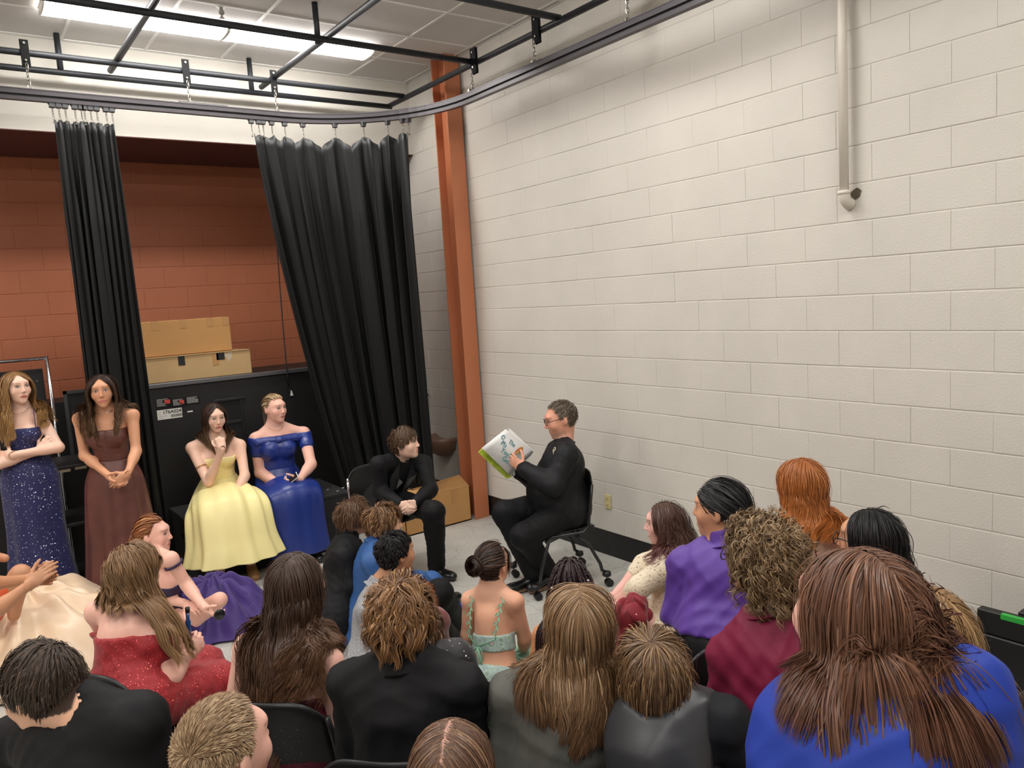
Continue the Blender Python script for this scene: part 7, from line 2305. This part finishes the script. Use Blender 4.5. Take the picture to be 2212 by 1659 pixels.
hair(p, J, 4200, 0.335, 'part', srgb(134, 104, 74), hi=srgb(168, 136, 100), hi_frac=0.2, tip=srgb(104, 74, 50), wave=0.009, wfreq=44, wstart=0.55, clump=0.5, nclump=130, width=0.0022, segs=18, grav=0.4, hug=0.13, be=0.012, part=0.004, seed=52, lift=0.012, spread=0.010, lenvar=0.18, rjit=0.001)
chair_for(J, 'black shell chair under the person in the grey suit', fwd=0.10)

# ---- P24: black satin waistcoat, bowl-cut brown hair
M_VEST = mat('black_satin_waistcoat', srgb(52, 53, 56), rough=0.42, spec=0.45, var=0.05, bump=0.06, bscale=10)
p, J = base('boy in a black satin waistcoat and black shirt with a brown bob', 1402, 1370, 2.1, 24, hyaw=24, hpitch=8, hroll=-8, lean=10, seat=0.43, sh=0.195)
D0 = depth_of(J['NB'])
J['NB'] = W(1420, 1520, D0 - 0.02); J['LS'] = W(1340, 1580, D0 + 0.1); J['RS'] = W(1565, 1560, D0 - 0.06); J['PEL'] = W(1450, 1880, D0 - 0.05); torso_frame(J)
J['LE'] = W(1318, 1740, D0 + 0.14); J['RE'] = W(1640, 1740, D0 + 0.0)
F = bodyF(J, False, 1.0); finish_body(p, J, F, SK_LIGHT, H_BR, fem=False)
coat(p, J, mat('black_cotton_shirt', srgb(22, 23, 28), rough=0.7, spec=0.25), 'shirt', 0.014, 1.0, seed=53, wr=0.006)
G = Field(); torso(G, J, 0.026, 1.06, False)
G.cap(J['NB'] + UP * 0.02, J['HC'], 0.07, 0.08, 0.012, 0, -1)
for sg in (1, -1):
    G.cut(J['TM'][:, 0] * sg, J['NB'] + J['TM'][:, 0] * sg * (np.linalg.norm(J['RS'] - J['LS']) * 0.5 - 0.012))
cloth(p, 'waistcoat', G, M_VEST, 0.011, 0.014, 0.8, 54)
trousers(p, J, M_TROUS)
hair(p, J, 3600, 0.195, 'crown', srgb(104, 78, 54), hi=srgb(148, 116, 80), hi_frac=0.25, tip=srgb(92, 66, 44), wave=0.003, wfreq=26, wstart=0.4, grav=0.30, clump=0.45, nclump=110, body=False, lift=0.012, width=0.0022, segs=14, seed=55, spread=0.008, face_gap=False, crown=(0.0, -0.03, 0.1), hug=0.10)
chair_for(J, 'black shell chair under the boy in the satin waistcoat', fwd=0.10)

# ---- P25: cream crochet top, by the wall
def crochet():
    m = mat('cream_crochet_knit', srgb(226, 212, 186), rough=0.85)
    N, L, bs = nodes_of(m)
    tc = N.new('ShaderNodeTexCoord'); mp = N.new('ShaderNodeMapping'); mp.inputs['Rotation'].default_value = (0.3, 0.6, 0.8); mp.inputs['Scale'].default_value = (1, 1, 1.4)
    w = N.new('ShaderNodeTexWave'); w.wave_type = 'BANDS'; w.bands_direction = 'DIAGONAL'; w.inputs['Scale'].default_value = 9; w.inputs['Distortion'].default_value = 0
    v = N.new('ShaderNodeTexVoronoi'); v.inputs['Scale'].default_value = 70
    L.new(tc.outputs['Object'], mp.inputs[0]); L.new(mp.outputs[0], w.inputs[0]); L.new(tc.outputs['Object'], v.inputs['Vector'])
    gt = N.new('ShaderNodeMath'); gt.operation = 'GREATER_THAN'; gt.inputs[1].default_value = 0.62; L.new(w.outputs['Fac'], gt.inputs[0])
    lt = N.new('ShaderNodeMath'); lt.operation = 'LESS_THAN'; lt.inputs[1].default_value = 0.30; L.new(v.outputs['Distance'], lt.inputs[0])
    mu = N.new('ShaderNodeMath'); mu.operation = 'MULTIPLY'; L.new(gt.outputs[0], mu.inputs[0]); L.new(lt.outputs[0], mu.inputs[1])
    mx = N.new('ShaderNodeMix'); mx.data_type = 'RGBA'; mx.inputs[6].default_value = (*srgb(228, 214, 188), 1); mx.inputs[7].default_value = (*srgb(168, 142, 116), 1)
    L.new(mu.outputs[0], mx.inputs[0]); L.new(mx.outputs[2], bs.inputs['Base Color'])
    bp = N.new('ShaderNodeBump'); bp.invert = True; bp.inputs['Strength'].default_value = 0.6; bp.inputs['Distance'].default_value = 0.004
    ad = N.new('ShaderNodeMath'); ad.operation = 'SUBTRACT'; L.new(mu.outputs[0], ad.inputs[0]); L.new(v.outputs['Distance'], ad.inputs[1])
    L.new(ad.outputs[0], bp.inputs['Height']); L.new(bp.outputs[0], bs.inputs['Normal'])
    return m
M_CROCH = crochet()
p, J = base('girl in a cream crochet top with wavy burgundy-brown hair by the wall', 1432, 1082, 4.35, -30, hyaw=-40, hpitch=-6, mode='floor', lean=14, sh=0.165)
D0 = depth_of(J['NB'])
J['NB'] = W(1462, 1182, D0); J['LS'] = W(1440, 1225, D0 - 0.14); J['RS'] = W(1452, 1195, D0 + 0.14); J['PEL'] = WZ(1450, 1370, 0.14); torso_frame(J)
J['LE'] = W(1382, 1268, D0 - 0.10); J['LW'] = W(1330, 1300, D0 + 0.05); J['RE'] = W(1392, 1220, D0 + 0.16); J['RW'] = W(1330, 1285, D0 + 0.14)
J['LK'] = W(1340, 1322, D0 - 0.1); J['LA'] = W(1330, 1345, D0 + 0.1); J['RK'] = W(1345, 1300, D0 + 0.25); J['RA'] = W(1310, 1320, D0 + 0.3)
F = bodyF(J, True, 1.1, aw=1.15); leg(F, J, 'L', w=1.05)
hand(F, J, 'L', W(1305, 1312, D0 + 0.1) - J['LW'], -UP, curl=(15, 20, 15)); hand(F, J, 'R', W(1306, 1298, D0 + 0.16) - J['RW'], -UP, curl=(15, 20, 15))
finish_body(p, J, F, srgb(236, 184, 172), srgb(88, 62, 52), h=0.010)
G = Field(); torso(G, J, 0.016, 1.15)
for s in 'RL': arm(G, J, s, 0.016, 1.2, 0.25, 0.03)
G.ell(J['PEL'] + UP * 0.02, A(0.22, 0.2, 0.14), J['TM'], 0.06)
G.cap(J['NB'] + UP * 0.02, J['HC'], 0.07, 0.09, 0.012, 0, -1)
cloth(p, 'crochet_top', G, M_CROCH, 0.011, 0.003, 1, 3)
F2 = Field(); F2.cap(J['RH'], J['RK'], 0.10, 0.075, 0.04); F2.cap(J['LH'], J['LH'] * 0.5 + J['LK'] * 0.5, 0.11, 0.10, 0.04)
cloth(p, 'shorts', F2, M_CROCH, 0.012, 0.003)
hair(p, J, 2300, 0.40, 'part', srgb(84, 60, 50), tip=srgb(112, 62, 62), wave=0.015, wfreq=42, wstart=0.3, clump=0.6, nclump=80, width=0.0026, segs=18, grav=0.36, hug=0.02, seed=61, lift=0.018, spread=0.015)
rb = thing('red_tulle_bunch', 'bunched shiny red tulle lying in front of the crochet top', 'fabric', WZ(1358, 1345, 0.1))
M_RTUL = sequin('shiny_red_tulle', srgb(132, 18, 34), srgb(255, 190, 190), 40, rough=0.2, radius=0.14, dens=0.5)
c_ = W(1362, 1322, D0 - 0.28)
FF = Field(); rr_ = np.random.RandomState(4)
for k in range(16):
    q = c_ + rr_.normal(size=3) * A(0.05, 0.05, 0.03); FF.ell(q, A(0.06, 0.02, 0.045) * rr_.uniform(0.6, 1.1), axis_rot(nrm(rr_.normal(size=3)), rr_.uniform(0, 3)), 0.012)
FF.cap(c_ - UP * 0.05, A(c_[0], c_[1], 0.02), 0.07, 0.12, 0.04)
V_, Q_ = FF.mesh(0.008); link_mesh('tulle', V_, Q_, M_RTUL, rb)

# ---- P26: purple shirt, slicked black hair
M_PSHIRT = mat('purple_satin_shirt', srgb(84, 50, 142), rough=0.48, spec=0.4, sheen=0.1, bump=0.06, bscale=16)
p, J = base('man in a purple shirt with slicked-back black hair tied behind', 1557, 1034, 3.1, 2, hyaw=-18, hpitch=-2, lean=8, seat=0.45, sh=0.195)
D0 = depth_of(J['NB'])
J['NB'] = W(1572, 1176, D0); J['LS'] = W(1478, 1222, D0 + 0.08); J['RS'] = W(1668, 1225, D0 - 0.08); J['PEL'] = W(1560, 1392, D0 - 0.05); torso_frame(J)
J['LE'] = W(1462, 1330, D0 + 0.10); J['LW'] = W(1450, 1330, D0 + 0.34); J['RE'] = W(1690, 1340, D0)
F = bodyF(J, False, 1.05, nw=1.1); finish_body(p, J, F, SK_WARM, H_BLACK, fem=False, lip=LIPN, hairline=0.40)
coat(p, J, M_PSHIRT, 'shirt', 0.02, 1.08, 1.2, seed=62, wr=0.009, hem=False, freq=0.8, low=0.03); collar(p, J, M_PSHIRT, 0.066, 0.04)
trousers(p, J, M_TROUS)
slick(p, J, 2000, (0, -0.122, -0.04), srgb(24, 23, 25), width=0.0026, seed=63, hi=srgb(38, 38, 41), hi_frac=0.15, hairline=0.40, segs=14)
tl = J['HC'] + J['HM'] @ A(0, -0.115, -0.045) * J['hs']
MB().tube([tl, tl + J['HM'] @ A(0, -0.03, -0.05), tl + J['HM'] @ A(0, -0.02, -0.12)], [0.016, 0.022, 0.006], 10).build('ponytail', mat('black_hair_tail', srgb(20, 20, 22), rough=0.4, bump=0.6, bscale=30, stretch=(6, 6, 0.4)), p, smooth=True)
chair('black shell chair under the man in the purple shirt', W(1592, 1410, 2.88) + A(0, 0.25, 0), 4)

# ---- P27: maroon shirt, curls
M_MSHIRT = mat('maroon_cotton_shirt', srgb(122, 26, 58), rough=0.6, spec=0.3, var=0.05, bump=0.06, bscale=14)
p, J = base('boy in a maroon shirt with tight brown curls', 1652, 1126, 2.38, 0, hyaw=-8, hpitch=2, lean=8, seat=0.45, sh=0.20)
D0 = depth_of(J['NB'])
J['NB'] = W(1672, 1322, D0); J['LS'] = W(1580, 1420, D0 + 0.08); J['RS'] = W(1812, 1400, D0 - 0.10); J['PEL'] = W(1690, 1700, D0 - 0.04); torso_frame(J)
J['LE'] = W(1562, 1540, D0 + 0.10); J['LW'] = W(1600, 1560, D0 + 0.3); J['RE'] = W(1850, 1560, D0)
F = bodyF(J, False, 1.0); finish_body(p, J, F, SK_PINK, srgb(110, 86, 62), fem=False)
coat(p, J, M_MSHIRT, 'shirt', 0.02, 1.05, 1.2, seed=64, wr=0.009, h=0.012); collar(p, J, M_MSHIRT, 0.064, 0.045)
trousers(p, J, M_TROUS)
hair(p, J, 2600, 0.17, 'crown', srgb(112, 88, 62), hi=srgb(160, 132, 96), hi_frac=0.3, curl=0.011, cfreq=130, grav=0.10, clump=0.75, nclump=230, body=False, lift=0.022, width=0.0022, segs=20, seed=65, spread=0.03, face_gap=False)
HMx = J['HM']; Lc = lambda x, y, z: J['HC'] + HMx @ A(x, y, z) * J['hs']
gl = MB()
for sg in (1, -1):
    gl.tube([Lc(sg * 0.034 + 0.026 * math.cos(t), 0.108, 0.008 + 0.020 * math.sin(t)) for t in np.linspace(0, 2 * PI, 21)], 0.002, 6, cap=False)
    gl.tube([Lc(sg * 0.06, 0.10, 0.016), Lc(sg * 0.082, 0.05, 0.018), Lc(sg * 0.083, -0.02, 0.012)], 0.0022, 6)
gl.build('glasses', M_GLS, p, smooth=True)
chair_for(J, 'black shell chair under the curly-haired boy in maroon', fwd=0.12)

# ---- P28: ginger hair, bare back
p, J = base('woman with long ginger hair and a thin burgundy shoulder strap', 1730, 986, 3.35, 4, hyaw=10, hpitch=0, lean=4, seat=0.46, sh=0.165)
D0 = depth_of(J['NB'])
J['NB'] = W(1742, 1122, D0); J['LS'] = W(1690, 1158, D0 + 0.03); J['RS'] = W(1812, 1165, D0 - 0.05); torso_frame(J)
F = bodyF(J, True, 0.97); finish_body(p, J, F, srgb(240, 196, 168), H_GING)
G = Field(); torso(G, J, 0.008, 0.97); G.cut(J['TM'][:, 2], J['NB'] - J['TM'][:, 2] * 0.22)
cloth(p, 'dress', G, M_BURG, 0.012, 0.003); trousers(p, J, M_BURG)
for sg in (1, -1):
    MB().tube([J['NB'] + J['r'] * sg * 0.08 + UP * 0.012 + J['f'] * 0.02, J['NB'] + J['r'] * sg * 0.085 - UP * 0.03 - J['f'] * 0.085, J['NB'] + J['r'] * sg * 0.06 - UP * 0.23 - J['f'] * 0.12], 0.0035, 6).build('shoulder_strap', M_BURG, p, smooth=True)
hair(p, J, 2600, 0.35, 'part', srgb(158, 92, 46), tip=srgb(206, 126, 60), hi=srgb(186, 116, 64), hi_frac=0.25, wave=0.009, wfreq=30, wstart=0.4, clump=0.45, nclump=90, width=0.0026, segs=18, grav=0.38, hug=0.25, part=0.0, seed=66, lift=0.009, spread=0.012, lenfn=lambda q: 0.8 + 0.2 * np.clip(q[:, 0] / 0.04, 0, 1), flow=lambda q, d, s_: d + np.array([0.3, 0, 0]))
chair_for(J, 'black shell chair under the ginger-haired woman')

# ---- P29: black hair with curled ends, glasses
p, J = base('woman with glossy black hair curling at the ends, wearing glasses', 1884, 1095, 2.75, -6, hyaw=-14, hpitch=0, lean=4, seat=0.45, sh=0.17)
F = bodyF(J, True, 1.0); finish_body(p, J, F, SK_TAN, H_BLACK)
coat(p, J, M_SUIT, 'top', 0.012, 1.0, seed=40); trousers(p, J, M_TROUS)
hair(p, J, 2600, 0.40, 'part', srgb(20, 19, 20), tip=srgb(44, 26, 26), curl=0.0, wave=0.016, wfreq=52, wstart=0.6, clump=0.6, nclump=60, width=0.0026, segs=22, grav=0.38, hug=0.12, seed=67, lift=0.012, spread=0.012, flow=lambda q, d, s_: d + np.array([0.35, 0, 0]))
HMx = J['HM']; Lc = lambda x, y, z: J['HC'] + HMx @ A(x, y, z) * J['hs']
gl = MB()
for sg in (1, -1):
    gl.tube([Lc(sg * 0.034 + 0.027 * math.cos(t), 0.108, 0.008 + 0.022 * math.sin(t)) for t in np.linspace(0, 2 * PI, 21)], 0.002, 6, cap=False)
    gl.tube([Lc(sg * 0.06, 0.10, 0.016), Lc(sg * 0.086, 0.05, 0.018), Lc(sg * 0.088, -0.02, 0.012)], 0.0022, 6)
gl.build('glasses', M_GLS, p, smooth=True)
chair_for(J, 'black shell chair under the black-haired woman')

# ---- P30: royal blue dress in the foreground
M_ROYAL = mat('royal_blue_crepe', srgb(31, 56, 150), rough=0.6, spec=0.3, var=0.04, bump=0.05, bscale=10)
p, J = base('foreground woman in a royal blue cape dress with long auburn hair and pink tips', 1868, 1178, 1.28, 8, hyaw=14, hpitch=2, hroll=6, mode='stand', lean=8, sh=0.185, hs=1.0)
D0 = depth_of(J['NB'])
J['NB'] = W(1905, 1478, D0 - 0.04); J['LS'] = W(1745, 1560, D0 + 0.04); J['RS'] = W(2075, 1500, D0 - 0.06); J['PEL'] = W(1900, 2020, D0 - 0.05)
J['LE'] = W(1690, 1800, D0 + 0.05); J['RE'] = W(2150, 1760, D0 - 0.05); torso_frame(J)
F = bodyF(J, True, 1.05); finish_body(p, J, F, SK_PINK, srgb(104, 70, 52))
G = Field(); torso(G, J, 0.022, 1.08)
for s in 'RL': G.cap(J[s + 'S'] - UP * 0.0, J[s + 'E'], 0.066, 0.075, 0.06)
G.ell(J['NB'] - J['TM'][:, 2] * 0.16 - J['TM'][:, 1] * 0.02, A(0.20, 0.125, 0.19), J['TM'], 0.06)
G.cap(J['NB'] + UP * 0.02, J['HC'], 0.066, 0.08, 0.012, 0, -1)
cloth(p, 'cape_top', G, M_ROYAL, 0.010, 0.009, 0.6, 71)
P_ = J['PEL']; f, r = J['f'], J['r']
rg = [(P_ + UP * 0.14, r * 0.15, f * 0.125), (P_, r * 0.20, f * 0.16), (P_ - UP * 0.4, r * 0.24, f * 0.21), (A(P_[0], P_[1], 0.02), r * 0.32, f * 0.28)]
loft_obj(p, 'skirt', loft(rg, 80, 36, 8, 0.06, 0.9, 72), M_ROYAL)
hc_ = dict(hi=srgb(132, 92, 68), hi_frac=0.2, wave=0.005, wfreq=18, wstart=0.5, width=0.0017, rjit=0.001, spread=0.003, part=0.0)
hair(p, J, 4200, 0.235, 'part', srgb(104, 70, 52), tip=srgb(84, 52, 40), clump=0.4, nclump=110, segs=16, grav=0.4, hug=0.0, seed=72, stick=0.85, lift=0.009, be=0.016, lenvar=0.15, down=nrm(CR * 0.06 - UP), name='hair_back', **hc_)
hair(p, J, 1900, 0.55, 'part', srgb(96, 62, 48), tip=srgb(184, 90, 98), tip_pow=3, clump=0.5, nclump=70, segs=24, grav=0.4, hug=0.0, seed=74, lift=0.015, be=0.02, lenvar=0.25, down=nrm(CR * 0.40 - UP), root_filter=lambda q: (q[:, 0] > 0.03) & (q[:, 2] > -0.01) & (q[:, 1] < 0.05), **hc_)

# ---- P31: dark-blond hair just behind her
p, J = base('woman with long dark-blond hair partly hidden by the royal blue dress', 2000, 1262, 1.85, 0, hyaw=4, lean=4, seat=0.45, sh=0.165)
D0 = depth_of(J['NB'])
F = bodyF(J, True, 1.0); finish_body(p, J, F, SK_FAIR, srgb(140, 106, 70))
coat(p, J, mat('white_cotton_top', srgb(214, 208, 198), rough=0.7), 'top', 0.012, 1.0, seed=41, upto=0.1); trousers(p, J, M_TROUS)
hair(p, J, 3400, 0.50, 'part', srgb(146, 112, 74), hi=srgb(176, 142, 100), hi_frac=0.25, tip=srgb(160, 122, 82), wave=0.010, wfreq=34, wstart=0.4, clump=0.5, nclump=110, width=0.0022, segs=20, grav=0.34, hug=0.05, seed=73, lift=0.014, spread=0.014, flow=lambda q, d, s_: d + np.array([0.45, 0, 0]))
chair_for(J, 'black shell chair under the dark-blond woman')
chair('empty black shell chair near the right edge', W(2196, 1480, 2.4) + A(0, 0.24, 0), 4)
bpy.context.view_layer.update()
